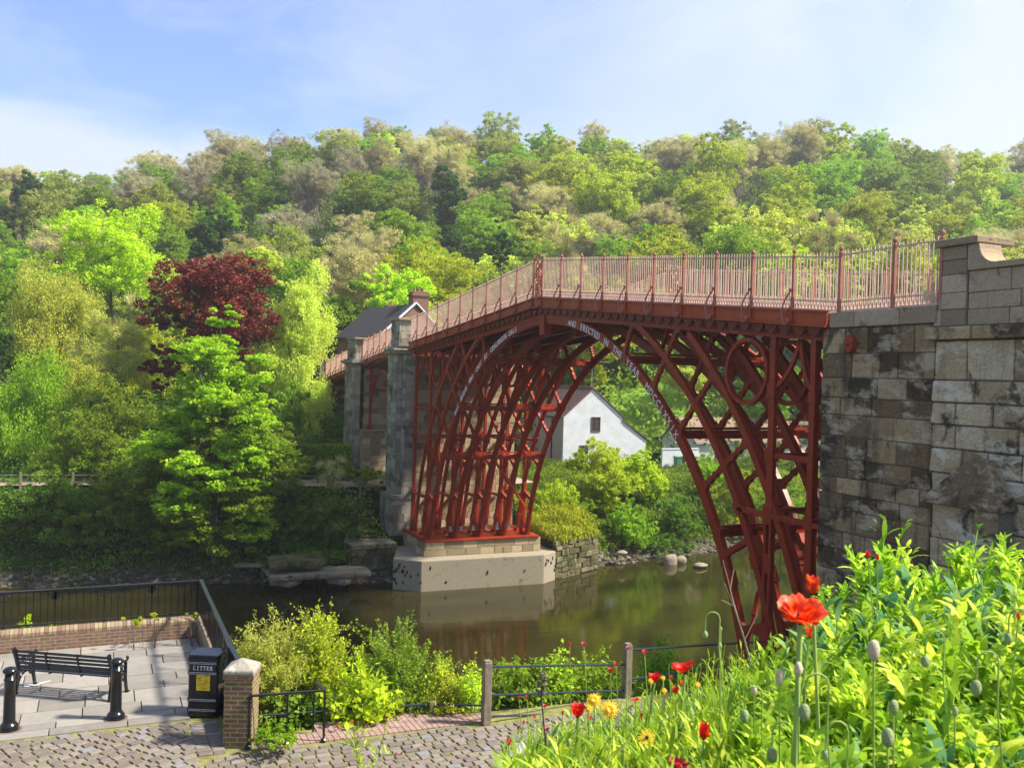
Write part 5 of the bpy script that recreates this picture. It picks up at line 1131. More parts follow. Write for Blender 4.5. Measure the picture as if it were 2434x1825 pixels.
def label_hill():
    D = defaultdict(list)
    for o, kind, row, px, s_ in hill:
        lm = min(LANDM, key=lambda q: abs(q[0]-px))[1]; D[(kind, row, lm)].append((px, o))
    for (kind, row, lm), L_ in D.items():
        L_.sort(key=lambda q: q[0]); n = len(L_); base = DESC[kind]; k_ = {'high': 'high on the hill', 'halfway up': 'halfway up the hill', 'low': 'low on the hill'}[row]
        for i, (px, o) in enumerate(L_):
            pre = '' if n == 1 else (('left ', 'right ')[i] if n == 2 else ('leftmost ', 'middle ', 'rightmost ')[i] if n == 3 else ('first ', 'second ', 'third ', 'fourth ', 'fifth ', 'sixth ', 'seventh ', 'eighth ')[min(i, 7)])
            o['label'] = f'{pre}{base} {k_} above the {lm}'
label_hill(); print('hill trees', len(placed))
# undergrowth on the hill
n = 200000; dd = rgh.uniform(90, 290, n)**1.0; ll = rgh.uniform(-.64, .64, n)*dd; x = CAM[0]+F_[0]*dd+RT[0]*ll; y = CAM[1]+F_[1]*dd+RT[1]*ll
z = ground_z(x, y)+rgh.uniform(0, 1, n)**.7*np.clip(3.4+vnoise(x, y, 3.1, 5)*5.5, .3, 8); a = unit(rgh, n); b = np.cross(a, unit(rgh, n)); b /= np.linalg.norm(b, axis=1)[:, None]
V, F = quads(np.stack([x, y, z], 1), a*.26, b*.18)
tag(npmesh('undergrowth', V, F, LM['green'], np.clip(.45+vnoise(x, y, 9, 4)*.6+rgh.normal(size=n)*.15, 0, 1)), kind='stuff')
# ---- mid distance trees, each its own
def ray_depth(px, py, d0=30):
    for d in np.arange(d0, 140, .5):
        p = PD(px, py, d)
        if p[2] < gz(p[0], p[1]): return d
    return 100.
def tree(label, px, yt, yb, hw, dep, kind, n=16000, L=.24, shape='dome', droop=0, nb=22, flat=.75, name='tree', seed=0, twigs=0, bark=None, cat='tree', trunk_r=None, br=.48, W=None, ratio=1., clump=55, up=.45, rc=.30, gnd=None, shell=.5):
    rg = np.random.default_rng(seed+px); c = PD(px, (yt+yb)/2, dep); rz_ = (yb-yt)/2/FPX*dep; rr = hw/FPX*dep; R = (rr, rr*ratio, rz_)
    g0 = gz(c[0], c[1]) if gnd is None else gnd; t = empty(name, (c[0], c[1], g0), label, cat)
    bl = crown_blobs(rg, c, R, nb, br, shape); mb = MB(); top = np.array([c[0], c[1], c[2]+rz_*.35]); tr = trunk_r or max(.03, rz_*.028)
    limbs(rg, (c[0], c[1], g0-.2), top, [b[:3] for b in bl], tr, mb, 7); mb.build('trunk', bark or BARK, t)
    V, F, v, cc, cr_ = leaf_cloud(rg, bl, n, L, W, clump, flat, droop, up=up, rc=rc, shell=shell)
    if twigs:
        st = np.array([top*.4+np.array(b[:3])*.6 for b in bl]); V2, F2, v2 = twig_cloud(rg, st, np.array([b[:3] for b in bl]), twigs, .012+dep*.00022, rr*.42, .7); mb2 = npmesh('twigs', V2-np.array(t.location), F2, LM['tan'], v2, parent=t)
    npmesh('crown', V-np.array(t.location), F, LM[kind], v, parent=t); return t
T = tree
T('big acid-green maple at upper left', 262, 470, 760, 122, 92, 'acid', 32000, .30, nb=22)
T('pale yellow-green weeping birch left of the acid-green maple', 130, 570, 1040, 112, 78, 'pale', 70000, .18, 'tall', 1.3, 30, twigs=0, W=.13)
T('pale feathery willow between the weeping birch and the dark red tree', 400, 610, 720, 50, 86, 'pale', 7000, .18, nb=10, W=.09)
T('half-bare tan willow with pale twigs in front of the weeping birch', 285, 690, 960, 95, 72, 'pale', 14000, .16, 'dome', 0, 16, twigs=3800)
T('dark copper-red maple rising behind the bright sycamore', 515, 582, 860, 148, 72, 'red', 44000, .26, nb=26, up=.9, rc=.22)
T('lower dark red boughs of the copper maple at the left of its crown', 400, 800, 930, 55, 70, 'red', 5000, .26, nb=8)
T('tall pale weeping birch right of the copper-red maple', 705, 570, 1050, 80, 76, 'pale', 60000, .18, 'lean', 1.4, 30, twigs=200, W=.12)
T('small pale-leaved tree behind the copper-red maple', 622, 565, 700, 55, 86, 'pale', 7000, .22, nb=10)
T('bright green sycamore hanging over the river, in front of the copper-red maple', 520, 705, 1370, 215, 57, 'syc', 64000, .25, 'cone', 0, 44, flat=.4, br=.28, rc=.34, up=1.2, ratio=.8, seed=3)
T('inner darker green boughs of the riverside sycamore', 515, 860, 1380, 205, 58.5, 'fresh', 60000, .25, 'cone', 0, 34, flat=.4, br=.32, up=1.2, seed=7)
T('dark green alder at the left of the riverside sycamore', 250, 880, 1250, 130, 64, 'green', 36000, .19, nb=24, seed=5)
T('shaded green birch with drooping sprays at the left edge', 75, 800, 1190, 120, 68, 'fresh', 34000, .18, 'tall', 1.2, 20)
T('very dark conifer cut by the left edge', 0, 740, 1000, 45, 74, 'dark', 9000, .2, 'cone')
T('shadowed green tree beside the end abutment of the bridge', 690, 880, 1130, 60, 72, 'green', 14000, .2, 'tall', .6)
T('large yellow-green maple behind the roof of the brick house', 1030, 560, 830, 110, 108, 'yellow', 20000, .34, nb=20, up=.9)
T('golden-green maple in front of the large one, left of the chimney', 935, 630, 800, 90, 97, 'acid', 14000, .30, nb=16, up=.9)
T('bare brownish shrubby tree at the left of the golden-green maple', 850, 575, 760, 95, 106, 'tan', 12000, .25, nb=14, twigs=6000)
T('dark green hawthorn below the bare shrubby tree', 820, 660, 880, 80, 96, 'green', 20000, .26)
T('broad green dome tree seen above the railing', 1740, 505, 760, 120, 116, 'fresh', 20000, .36, nb=18)
T('small bright green tree right of the dome tree above the railing', 1855, 560, 790, 70, 106, 'acid', 12000, .30)
T('pale yellow catkin tree between the domes above the railing', 1810, 465, 700, 80, 122, 'pale', 12000, .36)
T('bare tan willow above the railing', 1965, 470, 720, 85, 118, 'pale', 4000, .3, nb=16, twigs=7000)
T('slim pale poplar above the railing', 2052, 520, 720, 42, 118, 'pale', 8000, .3, 'tall', .6)
T('pale willow left of the stone gate pier', 2160, 535, 760, 62, 112, 'pale', 10000, .3, twigs=1500)
T('yellow-green tree behind the stone gate pier', 2300, 560, 760, 75, 112, 'yellow', 10000, .3)
T('pale bushy tree behind the parapet at the right edge', 2420, 545, 760, 60, 108, 'pale', 9000, .3)
T('twiggy half-bare tree above the railing near the crown of the bridge', 1340, 480, 700, 75, 122, 'pale', 4000, .3, nb=16, twigs=6500)
T('ivy-dark slender tree above the left part of the railing', 1190, 520, 700, 35, 118, 'dark', 8000, .3, 'tall')
T('dark green tree standing right behind the white cottage', 1475, 800, 1010, 75, 112, 'bank', 16000, .30)
T('large shaded tree behind the lawn, seen through the arch', 1555, 790, 1020, 80, 118, 'green', 16000, .30)
T('drooping light green willow seen through the arch', 1625, 800, 1010, 55, 113, 'green', 12000, .22, 'tall', 1.4)
T('pale green poplar group seen between the right ribs', 1720, 800, 1020, 85, 118, 'pale', 12000, .32)
T('green tree behind the garage', 1860, 790, 1020, 85, 118, 'fresh', 12000, .32)
T('green tree above the cottage roof behind the left ribs', 1290, 800, 940, 80, 104, 'green', 12000, .3)
T('mid-green ash filling the gap behind the half-bare willow', 300, 740, 1060, 140, 84, 'yellow', 24000, .26)
T('light green lime between the copper-red maple and the weeping birch', 610, 760, 1080, 95, 80, 'fresh', 18000, .26)
T('green tree low behind the weeping birch at the left edge', 30, 640, 980, 80, 88, 'green', 18000, .28)
T('dim green tree behind the riverside sycamore, left', 380, 900, 1180, 90, 70, 'bank', 18000, .22)
T('dim green tree right behind the riverside sycamore', 650, 980, 1200, 60, 66, 'green', 14000, .2)
T('yellowish birch above the hedge beside the end abutment', 730, 700, 900, 50, 82, 'yellow', 12000, .2, droop=1.)
T('leafy green tree filling the slope left of the brick house', 770, 720, 930, 70, 92, 'green', 14000, .26)
T('pale green tree on the low slope under the acid-green maple', 180, 660, 860, 90, 96, 'fresh', 16000, .3)
# shrubs
def S_(label, px, yt, yb, hw, dep, kind, **k):
    if dep > 40: d2 = ray_depth(px, min(yb, 1318 if px > 1200 else 1335), 48)+1.; dep = max(dep-4, d2) if px > 1200 else max(dep, d2)
    return tree(label, px, yt, yb, hw, dep, kind, name='shrub', cat='shrub', **k)
S_('bushy yellow-green shrub at the foot of the white cottage', 1430, 1042, 1240, 78, 64, 'yellow', n=26000, L=.2, nb=22)
S_('second yellow-green shrub right of the cottage', 1530, 1055, 1210, 50, 64, 'acid', n=14000, L=.2)
S_('trailing green shrub hanging below the yellow-green ones', 1500, 1170, 1330, 60, 62, 'fresh', n=12000, L=.18, droop=.6)
S_('dark rounded bush on the bank below the bins', 1605, 1170, 1300, 60, 60, 'bank', n=11000, L=.15)
S_('upright fresh-green bush between the bins and the outbuilding', 1690, 1075, 1210, 48, 63, 'fresh', n=10000, L=.18)
S_('yellowish bush behind the right ribs', 1745, 1100, 1290, 55, 60, 'yellow', n=10000, L=.18)
S_('green bush right of the yellowish one behind the ribs', 1860, 1120, 1310, 75, 60, 'fresh', n=12000, L=.18)
S_('low green bush near the shore under the arch', 1560, 1260, 1350, 75, 58, 'bank', n=9000, L=.16)
S_('grassy yellow-green bush on the retaining wall', 1330, 1130, 1270, 62, 57, 'yellow', n=11000, L=.15, droop=.5)
S_('small shrub left of the retaining wall top', 1395, 1180, 1330, 45, 58, 'green', n=8000, L=.15)
S_('leafy shrub beside the first land pier', 870, 1080, 1200, 42, 58, 'yellow', n=3500, L=.16, twigs=300)
S_('tangle of pale bare stems by the towpath', 790, 1060, 1190, 42, 60, 'tan', n=500, L=.12, twigs=1500)
S_('brambly bush below the towpath fence', 800, 1185, 1330, 75, 54, 'bank', n=12000, L=.15, twigs=500)
S_('yellow-leaved bramble at the right end of the bank', 855, 1195, 1290, 28, 53, 'yellow', n=1800, L=.15, twigs=200)
S_('ivy mound above the stone landing slab', 780, 1290, 1340, 80, 53, 'bank', n=8000, L=.12)
S_('dark hedge bush at the left edge of the far bank', 40, 1120, 1300, 90, 60, 'bank', n=15000, L=.17)
S_('dark bramble mass left of the alder trunk', 190, 1140, 1320, 100, 57, 'bank', n=16000, L=.16)
S_('shaded bush below the sycamore', 380, 1160, 1330, 90, 55, 'bank', n=13000, L=.16)
S_('green bush under the sycamore, right side', 640, 1190, 1330, 60, 55, 'bank', n=10000, L=.15)
S_('shaded laurel by the towpath', 420, 1080, 1180, 70, 62, 'green', n=8000, L=.16)
for (lb_, px, yt, yb, hw, kd) in (('broad dark bush on the bank at the far left, above the terrace railing', 95, 1110, 1310, 110, 'bank'), ('green bush below the towpath left of the dark alder foot', 20, 1190, 1330, 90, 'bank'), ('mid-green elder bush between the alder and the sycamore', 300, 1110, 1290, 100, 'green'),
        ('shaded bush at the left root of the riverside sycamore', 420, 1200, 1340, 80, 'bank'), ('low dark shrub right under the sycamore boughs', 590, 1230, 1345, 70, 'bank'), ('bramble thicket left of the ivy mound', 700, 1200, 1330, 60, 'bank'), ('leafy bush hiding the towpath at the far left', 170, 1080, 1200, 90, 'green'), ('bushy laurel hiding the towpath beside the sycamore', 340, 1060, 1190, 90, 'green')):
    S_(lb_, px, yt, yb, hw, 57.5 if yb > 1250 else 62, kd, n=16000, L=.17)
# clipped hedge by the pier
rg = np.random.default_rng(3); A = PD(700, 1062, 70); B = PD(832, 1058, 66); n = 12000; t_ = rg.random(n); z_ = rg.random(n); q = rg.uniform(-.5, .5, n)
side = rg.integers(0, 3, n); z_ = np.where(side == 0, 1., z_); q = np.where(side > 0, np.sign(q)*.5, q)
C = A[None]*(1-t_[:, None])+B[None]*t_[:, None]+np.stack([F_[0]*q, F_[1]*q, (z_-1)*2.2], 1)+rg.normal(size=(n, 3))*.06
a = unit(rg, n); b = np.cross(a, unit(rg, n)); b /= np.linalg.norm(b, axis=1)[:, None]; V, F = quads(C, a*.09, b*.06)
tag(npmesh('hedge', V, F, LM['green'], rg.random(n)), 'clipped green hedge left of the second stone pier', 'hedge')
# bank ground cover
def cover(name, xr, yr, n, L, kind, cond, hmax, seed=1, W=.6, upright=False, tone=None, label=None):
    rg = np.random.default_rng(seed); x = rg.uniform(*xr, n); y = rg.uniform(*yr, n); z = ground_z(x, y); ok = cond(x, y, z); x, y, z = x[ok], y[ok], z[ok]; n = len(x)
    hn = np.clip(.55+vnoise(x, y, 1.9, seed)*.9, .08, 1.4); z = z+rg.random(n)**1.4*hmax*hn
    a = unit(rg, n)
    if upright: a[:, 2] = abs(a[:, 2])+1.3; a /= np.linalg.norm(a, axis=1)[:, None]
    nn = unit(rg, n); nn[:, 2] += .5; b = np.cross(a, nn); b /= np.linalg.norm(b, axis=1)[:, None]; s = rg.uniform(.5, 1.3, n)[:, None]
    V, F = quads(np.stack([x, y, z], 1), a*L/2*s, b*L*W/2*s)
    tag(npmesh(name, V, F, LM[kind], np.clip(.45+vnoise(x, y, 2.5, seed+3)*.55+rg.normal(size=n)*.18, 0, 1)), kind='stuff')
cb_ = lambda x, y, z: (z > -.75) & ((x < -24.5) | (z < 3.2) | (y > 12)) & ~((y > -5) & (y < 8.2) & (x > -25)) & ~((x < -22) & (x > -30) & (y < 12) & (z > 3.1))
cover('bank_undergrowth', (-48, -16), (-46, 8), 150000, .22, 'bank', cb_, 1.5, 1)
cover('bank_undergrowth', (-37, -16), (8, 45), 110000, .20, 'green', cb_, 1.2, 2)
cover('bank_grass', (-34, -16), (-46, 45), 50000, .42, 'green', lambda x, y, z: (z > -1.1) & (z < 1.2) & (vnoise(x, y, 2.2, 8) > -.1) & ~((y > -5.2) & (y < 13) & (x > -23)), .25, 3, .09, True)
rg = np.random.default_rng(31); n = 16000; cx_ = rg.uniform(-21, -14.7, n); cy2 = rg.uniform(8.2, 12.6, n); ok = (cx_ < -14.55-(cy2-8.2)*.49+.15); cx_, cy2 = cx_[ok], cy2[ok]; n = len(cx_)
cz_ = .9+rg.random(n)**1.3*np.clip(.5+vnoise(cx_, cy2, .9, 3)*.8+(-15-cx_)*.22, .05, 1.9); a = unit(rg, n); a[:, 2] = abs(a[:, 2])+.5; a /= np.linalg.norm(a, axis=1)[:, None]; b = np.cross(a, unit(rg, n)); b /= np.linalg.norm(b, axis=1)[:, None]; V, F = quads(np.stack([cx_, cy2, cz_], 1), a*.15, b*.05)
tag(npmesh('wall_top_grass', V, F, LM['yellow'], rg.random(n)), kind='stuff')
n = 9000; cx_ = rg.uniform(-24, -17.5, n); cy2 = rg.uniform(-9.5, -3.9, n); cz_ = np.maximum(ground_z(cx_, cy2), -.4+(cy2+9.5)*.05)+rg.random(n)**1.5*.7*np.clip(.6+vnoise(cx_, cy2, 1.1, 3), .1, 1.4); a = unit(rg, n); b = np.cross(a, unit(rg, n)); b /= np.linalg.norm(b, axis=1)[:, None]; V, F = quads(np.stack([cx_, cy2, cz_], 1), a*.10, b*.07)
tag(npmesh('quay_ivy', V, F, LM['bank'], rg.random(n)), kind='stuff')
cover('quay_weeds', (-24, -14.7), (-5, 12.5), 9000, .16, 'yellow', lambda x, y, z: ((y > 8.3) & (x < -14.9-(y-8)*.5)) | ((y < -1.6) & (x < -19)), 1.0, 4)
ld, ll_ = np.meshgrid(np.linspace(96, 112, 12), np.linspace(.105, .205, 14), indexing='ij'); lx = CAM[0]+F_[0]*ld+RT[0]*ll_*ld; ly = CAM[1]+F_[1]*ld+RT[1]*ll_*ld; i_ = np.arange(12*14).reshape(12, 14)
tag(npmesh('lawn', np.stack([lx, ly, ground_z(lx, ly)+.12], -1).reshape(-1, 3), np.stack([i_[:-1, :-1], i_[:-1, 1:], i_[1:, 1:], i_[1:, :-1]], -1).reshape(-1, 4), simple('mown_grass', (.16, .30, .02), .9, 0, 2, .25, .3), smooth=True), kind='structure')
cover('hillside_grass', (-62, -38), (10, 70), 40000, .4, 'fresh', lambda x, y, z: (x < -46) | (y < 13), .1, 6, .1, True)
cover('roadside_nettles', (13, 22), (-16, 3), 40000, .13, 'green', lambda x, y, z: (z > -1) & (x < 21.6+(y+16)*.05) & (y > -15.9) & ~((y > -2.6) & (x > 14.5)), .8, 5)

# shrubs on the near bank beyond the fences
NB = [('feathery yellow-green willow bush right behind the brick pillar', 650, 1435, 1700, 82, 17.8, 'pale', 16000, .085, dict(W=.022, twigs=500, nb=22, rc=.4)),
 ('tall airy shrub with light leaves right of the willow bush', 752, 1410, 1690, 72, 18.2, 'yellow', 9000, .07, dict(twigs=350, nb=24, br=.34, shape='tall')),
 ('ivy-wrapped dark stem shrub at the middle of the near bank', 842, 1520, 1700, 30, 18.4, 'bank', 2500, .07, dict(nb=10, shape='tall')),
 ('broad green hawthorn shrub standing in front of the river', 945, 1455, 1720, 130, 18.8, 'green', 20000, .06, dict(twigs=700, nb=34, br=.34)),
 ('low large-leaved yellow-green sycamore seedling by the low fence', 860, 1570, 1720, 85, 17.2, 'acid', 1800, .15, dict(nb=14, up=1.5, flat=.5)),
 ('dark green nettle patch between the pillar and the low fence', 700, 1640, 1740, 90, 17.4, 'bank', 6000, .09, dict(nb=18)),
 ('small golden sapling left of the tall timber fence post', 1118, 1545, 1690, 22, 17.6, 'acid', 900, .08, dict(nb=12, br=.3, twigs=60, shape='tall')),
 ('yellowish scrub at the right end of the low fence', 1060, 1590, 1700, 70, 17.8, 'yellow', 6000, .06, dict(twigs=300, br=.34)),
 ('dark undergrowth shrub under the hawthorn', 950, 1640, 1735, 110, 17.6, 'green', 7000, .08, dict(nb=20)),
 ('leafy shrub with orange shoots behind the timber fence', 1250, 1545, 1700, 90, 19.0, 'green', 9000, .08, dict(twigs=350, nb=24)),
 ('upright yellow-green hop shoot rising behind the fence rails', 1325, 1515, 1680, 30, 19.2, 'acid', 1800, .09, dict(nb=12, shape='tall')),
 ('second leafy shrub near the right fence post', 1410, 1540, 1700, 75, 20.0, 'fresh', 7000, .09, dict(twigs=200)),
 ('fresh green shrub beyond the right fence post', 1570, 1515, 1660, 62, 21.5, 'fresh', 5000, .10, dict(twigs=200)),
 ('low bright clump of leaves at the foot of the handrail', 655, 1722, 1775, 62, 15.4, 'fresh', 4500, .045, dict(nb=14, flat=.6)),
 ('yellow-green weed growing on the wall top at the left', 62, 1462, 1500, 30, 21.3, 'acid', 500, .09, dict(nb=8)),
 ('pale weed beside the first one on the terrace wall', 128, 1474, 1498, 24, 21.2, 'acid', 260, .08, dict(nb=6)),
 ('creeping weed under the railing at the middle of the wall', 325, 1462, 1482, 34, 21.0, 'yellow', 350, .08, dict(nb=6)),
 ('sprig with yellow leaves at the wall near the corner', 367, 1452, 1475, 16, 21.0, 'yellow', 160, .08, dict(nb=6)),
 ('bright weed at the terrace wall corner', 457, 1450, 1472, 13, 21.2, 'acid', 160, .08, dict(nb=6)),
 ('small sapling leafing behind the railing near the pillar', 545, 1540, 1600, 14, 18.0, 'yellow', 120, .10, dict(nb=6))]
def airy(label, px, yt, yb, hw, dep, kind, n, L, W=None, stems=46, fan=1., seed=0):
    """many thin stems fanning up from the root, leaves strung along them"""
    rg = np.random.default_rng(seed+px); W = W or L*.6; b0 = PD(px, yb, dep); g0 = b0[2]; h = (yb-yt)/FPX*dep; rr = hw/FPX*dep; t = empty('shrub', tuple(b0), label, 'shrub')
    mb = MB(); C = []; Dd = []; tone = []
    for i in range(stems):
        th = rg.uniform(0, 6.28); q = rg.random()**.6; tip = b0+np.array([math.cos(th)*q*rr, math.sin(th)*q*rr, h*(1-.55*q**1.6)*rg.uniform(.62, 1.03)]); mid = b0*.5+tip*.5+np.array([math.cos(th)*q*rr*-.1, math.sin(th)*q*rr*-.1, h*.10])
        base = b0+rg.normal(size=3)*np.array([.10, .10, 0]); s_ = np.linspace(0, 1, 9)[:, None]; path = (1-s_)**2*base+2*s_*(1-s_)*mid+s_**2*tip; path[2:-1] += rg.normal(size=(6, 3))*.02; r0_ = .006+.005*rg.random()
        mb.tube(list(path), list(np.linspace(r0_, .0018, 9)), 4, cap=False)
        m = max(3, n//stems); k = int(m*.55); tt = rg.uniform(.25, 1.0, m)**.8; idx = np.minimum((tt*8).astype(int), 7); fr = tt*8-idx; pos = path[idx]*(1-fr)[:, None]+path[idx+1]*fr[:, None]; dv = path[idx+1]-path[idx]; dv /= np.linalg.norm(dv, axis=1)[:, None]
        tw = []   # side twigs
        for j in range(6):
            p = path[rg.integers(2, 8)]; d = unit(rg, 1)[0]*.8+np.array([math.cos(th)*.5, math.sin(th)*.5, .6]); e = p+d*h*.16*rg.uniform(.5, 1.2); tw.append((p, e)); mb.tube([p, e], [.003, .0012], 3, cap=False)
        for q_ in range(m-k):
            p, e = tw[rg.integers(6)]; f = rg.uniform(.2, 1.05); pos[k+q_] = p*(1-f)+e*f
        pos += rg.normal(size=(m, 3))*L*.45; C.append(pos); Dd.append(dv); tone.append(np.clip(.45+.35*(tt-.5)+rg.normal()*.12+rg.normal(size=m)*.15, 0, 1))
    C = np.concatenate(C); D = np.concatenate(Dd)*.5+unit(rg, len(C)); D /= np.linalg.norm(D, axis=1)[:, None]; nn = unit(rg, len(C)); nn[:, 2] += .5; b = np.cross(D, nn); b /= np.linalg.norm(b, axis=1)[:, None]; s2 = rg.uniform(.55, 1.3, len(C))[:, None]
    mb.build('stems', BARKP, t); V, F = quads(C, D*L/2*s2, b*W/2*s2); npmesh('leaves', V-b0, F, LM[kind], np.concatenate(tone), parent=t)
for (lb_, px, yt, yb, hw, dep, kd, n, L, kw) in NB:
    kw = dict(kw)
    if yb-yt > 60 and kd != 'bank': airy(lb_, px, yt, yb+25, hw*1.12, dep, kd, int(n*.95), L*1.05, kw.get('W'), 60 if hw > 60 else 26)
    else: S_(lb_, px, yt, yb, hw, dep, kd, n=n, L=L, trunk_r=.02, **kw)
airy('second feathery willow clump left of the first, above the railing end', 590, 1475, 1720, 55, 18.2, 'pale', 7000, .085, .022, 40)
airy('light-leaved dogwood between the tall shrub and the hawthorn', 835, 1500, 1730, 60, 18.5, 'yellow', 5000, .07, None, 36)
airy('leafy shrub in front of the water right of the hawthorn', 1045, 1540, 1730, 60, 18.2, 'yellow', 4500, .065, None, 34)
# ------------------------------------------------------------------ flower bed on the terrace near the camera
LM['bed'] = leafmat('sunlit_border_leaves', (.10, .24, .02), (.30, .50, .025), (.66, .78, .08), trans=.5, rough=.45)
LM['bedblue'] = leafmat('glaucous_border_leaves', (.05, .15, .06), (.13, .30, .10), (.30, .48, .16), trans=.4)
SOIL = simple('dark_garden_soil', (.035, .028, .018), .95, 0, 12, .4, .6)
def bedp(l, d, z): return (CAM[0]+F_[0]*d+RT[0]*l, CAM[1]+F_[1]*d+RT[1]*l, z)
mb = MB(); lv = [-.3, -.02, .5, 1.2, 2.2, 3.5, 5]
edge = [2.2, 2.9, 3.6, 4.2, 4.8, 5.2, 5.6]
rows = []
for i, l in enumerate(lv):
    e = edge[i]; rows.append([bedp(l, -1.5, 9.75), bedp(l, .3, 9.8), bedp(l, e*.6, 10.0), bedp(l, e, 9.9), bedp(l, e+1.2, 8.6), bedp(l, e+4.6, 5.0)])
vs = [p for r in rows for p in r]; fs = [(i*6+j, i*6+j+1, (i+1)*6+j+1, (i+1)*6+j) for i in range(len(rows)-1) for j in range(5)]
mb.add(vs, fs); o = mb.build('garden_bank', SOIL); o['kind'] = 'structure'
TOPX = [1130, 1200, 1260, 1350, 1450, 1550, 1650, 1750, 1850, 1930, 1990, 2050, 2100, 2160, 2220, 2300, 2434, 2560]
TOPY = [1850, 1775, 1725, 1700, 1675, 1640, 1585, 1540, 1490, 1430, 1360, 1290, 1245, 1270, 1290, 1262, 1225, 1200]
def strips(rg, P0, D, Nn, L, W, bend):
    """curved lanceolate leaves: 4 cross sections"""
    n = len(P0); B = np.cross(D, Nn); B /= np.linalg.norm(B, axis=1)[:, None]+1e-9; V = np.zeros((n, 10, 3)); ts = [0, .25, .55, .82, 1.]; ws = [.25, .9, 1., .55, .03]
    for k, (t, w_) in enumerate(zip(ts, ws)):
        c = P0+D*(L*t)[:, None]-Nn*(bend*L*t*t)[:, None]+np.array([0, 0, -1.])*(bend*L*t*t*.6)[:, None]
        V[:, 2*k] = c-B*(W*w_/2)[:, None]+Nn*(W*.12*w_)[:, None]; V[:, 2*k+1] = c+B*(W*w_/2)[:, None]+Nn*(W*.12*w_)[:, None]
    base = (np.arange(n)*10)[:, None]; F = np.concatenate([np.stack([base[:, 0]+2*k, base[:, 0]+2*k+1, base[:, 0]+2*k+3, base[:, 0]+2*k+2], 1) for k in range(4)]); return V.reshape(-1, 3), F
def foliage(name, label, n, xr, dr, seed, kind, leaves, Lr, Wr, hgt, off=0, upd=.9, jag=False, yoff=(0, 1.), stem_w=.004):
    rg = np.random.default_rng(seed); Vs = []; Fs = []; vv = []; nb = 0
    for i in range(n):
        px = rg.uniform(*xr); yt = np.interp(px, TOPX, TOPY)+off; r_ = rg.random()**.8; py = yt+(yoff[0]+(yoff[1]-yoff[0])*r_)*(1900-yt)+rg.normal()*12
        dep = dr[1]-(dr[1]-dr[0])*np.clip(r_*1.1, 0, 1)*rg.uniform(.7, 1.05); T_ = PD(px, py, dep); h = hgt*rg.uniform(.6, 1.1)
        B_ = T_+np.array([rg.normal()*.10*h, rg.normal()*.10*h, -h]); m = leaves; t = rg.random(m)**.75; C = B_+(T_-B_)*t[:, None]
        az = np.arange(m)*2.4+rg.uniform(0, 6); ang = rg.uniform(.35, 1.1, m)*upd*(1.2-t*.6); D = np.stack([np.cos(az)*np.sin(ang), np.sin(az)*np.sin(ang), np.cos(ang)], 1)
        Nn = np.cross(D, np.stack([-np.sin(az), np.cos(az), 0*az], 1)); Nn = np.where(Nn[:, 2:3] < 0, -Nn, Nn)+rg.normal(size=(m, 3))*.25; Nn -= D*(Nn*D).sum(1)[:, None]; Nn /= np.linalg.norm(Nn, axis=1)[:, None]
        L = rg.uniform(*Lr, m)*(1.15-t*.45); W = L*rg.uniform(*Wr, m); V, F = strips(rg, C, D, Nn, L, W, rg.uniform(.05, .5, m))
        tone = np.clip(.5+rg.normal()*.25, 0, 1); Vs.append(V); Fs.append(F+nb); nb += len(V); vv.append(np.tile(np.clip(tone+rg.normal(size=m)*.18, 0, 1), 4))
        if jag:   # lobes: short side leaflets
            k = rg.integers(0, m, m*2); s_ = rg.uniform(.25, .8, m*2); P2 = C[k]+D[k]*(L[k]*s_)[:, None]; sd = np.cross(D[k], Nn[k])*rg.choice([-1, 1], m*2)[:, None]; D2 = D[k]*.7+sd*.7; D2 /= np.linalg.norm(D2, axis=1)[:, None]
            V, F = strips(rg, P2, D2, Nn[k], L[k]*.35, L[k]*.10, np.full(m*2, .2)); Vs.append(V); Fs.append(F+nb); nb += len(V); vv.append(np.tile(np.full(m*2, tone), 4))
        # stem
        b = np.cross(T_-B_, F_); b /= np.linalg.norm(b); c2 = np.cross(T_-B_, b); c2 /= np.linalg.norm(c2); w_ = stem_w
        for bb in (b, c2):
            Vs.append(np.array([B_-bb*w_, B_+bb*w_, T_+bb*w_*.5, T_-bb*w_*.5])); Fs.append(np.array([[0, 1, 2, 3]])+nb); nb += 4; vv.append(np.array([.7]))
    tag(npmesh(name, np.concatenate(Vs), np.concatenate(Fs), LM[kind], np.concatenate(vv), smooth=False), kind='stuff')
foliage('border_foliage', '', 420, (1760, 2560), (2.2, 4.4), 1, 'bed', 22, (.09, .19), (.16, .28), .6, jag=True, off=10)
foliage('border_foliage', '', 260, (1780, 2560), (1.6, 3.0), 2, 'bed', 18, (.08, .17), (.16, .3), .5, jag=True, yoff=(.25, 1.1))
foliage('border_foliage', '', 160, (1900, 2560), (1.8, 3.8), 3, 'bedblue', 14, (.08, .16), (.2, .36), .5, yoff=(.1, 1.))
foliage('meadow_foliage', '', 900, (1180, 1900), (2.6, 4.2), 4, 'bed', 13, (.05, .13), (.07, .14), .45, off=25, upd=.7, stem_w=.0022)
foliage('meadow_foliage', '', 500, (1200, 1950), (1.9, 3.0), 5, 'bed', 14, (.06, .15), (.08, .16), .45, upd=.7, yoff=(.3, 1.1), stem_w=.0025)
foliage('meadow_foliage', '', 220, (1150, 1900), (2.4, 3.6), 6, 'bedblue', 12, (.04, .10), (.1, .2), .4, off=30, stem_w=.002)
foliage('meadow_foliage', '', 260, (1190, 1800), (2.9, 4.0), 7, 'bed', 9, (.03, .07), (.08, .14), .4, off=-25, upd=.8, stem_w=.0016, yoff=(0, .35))
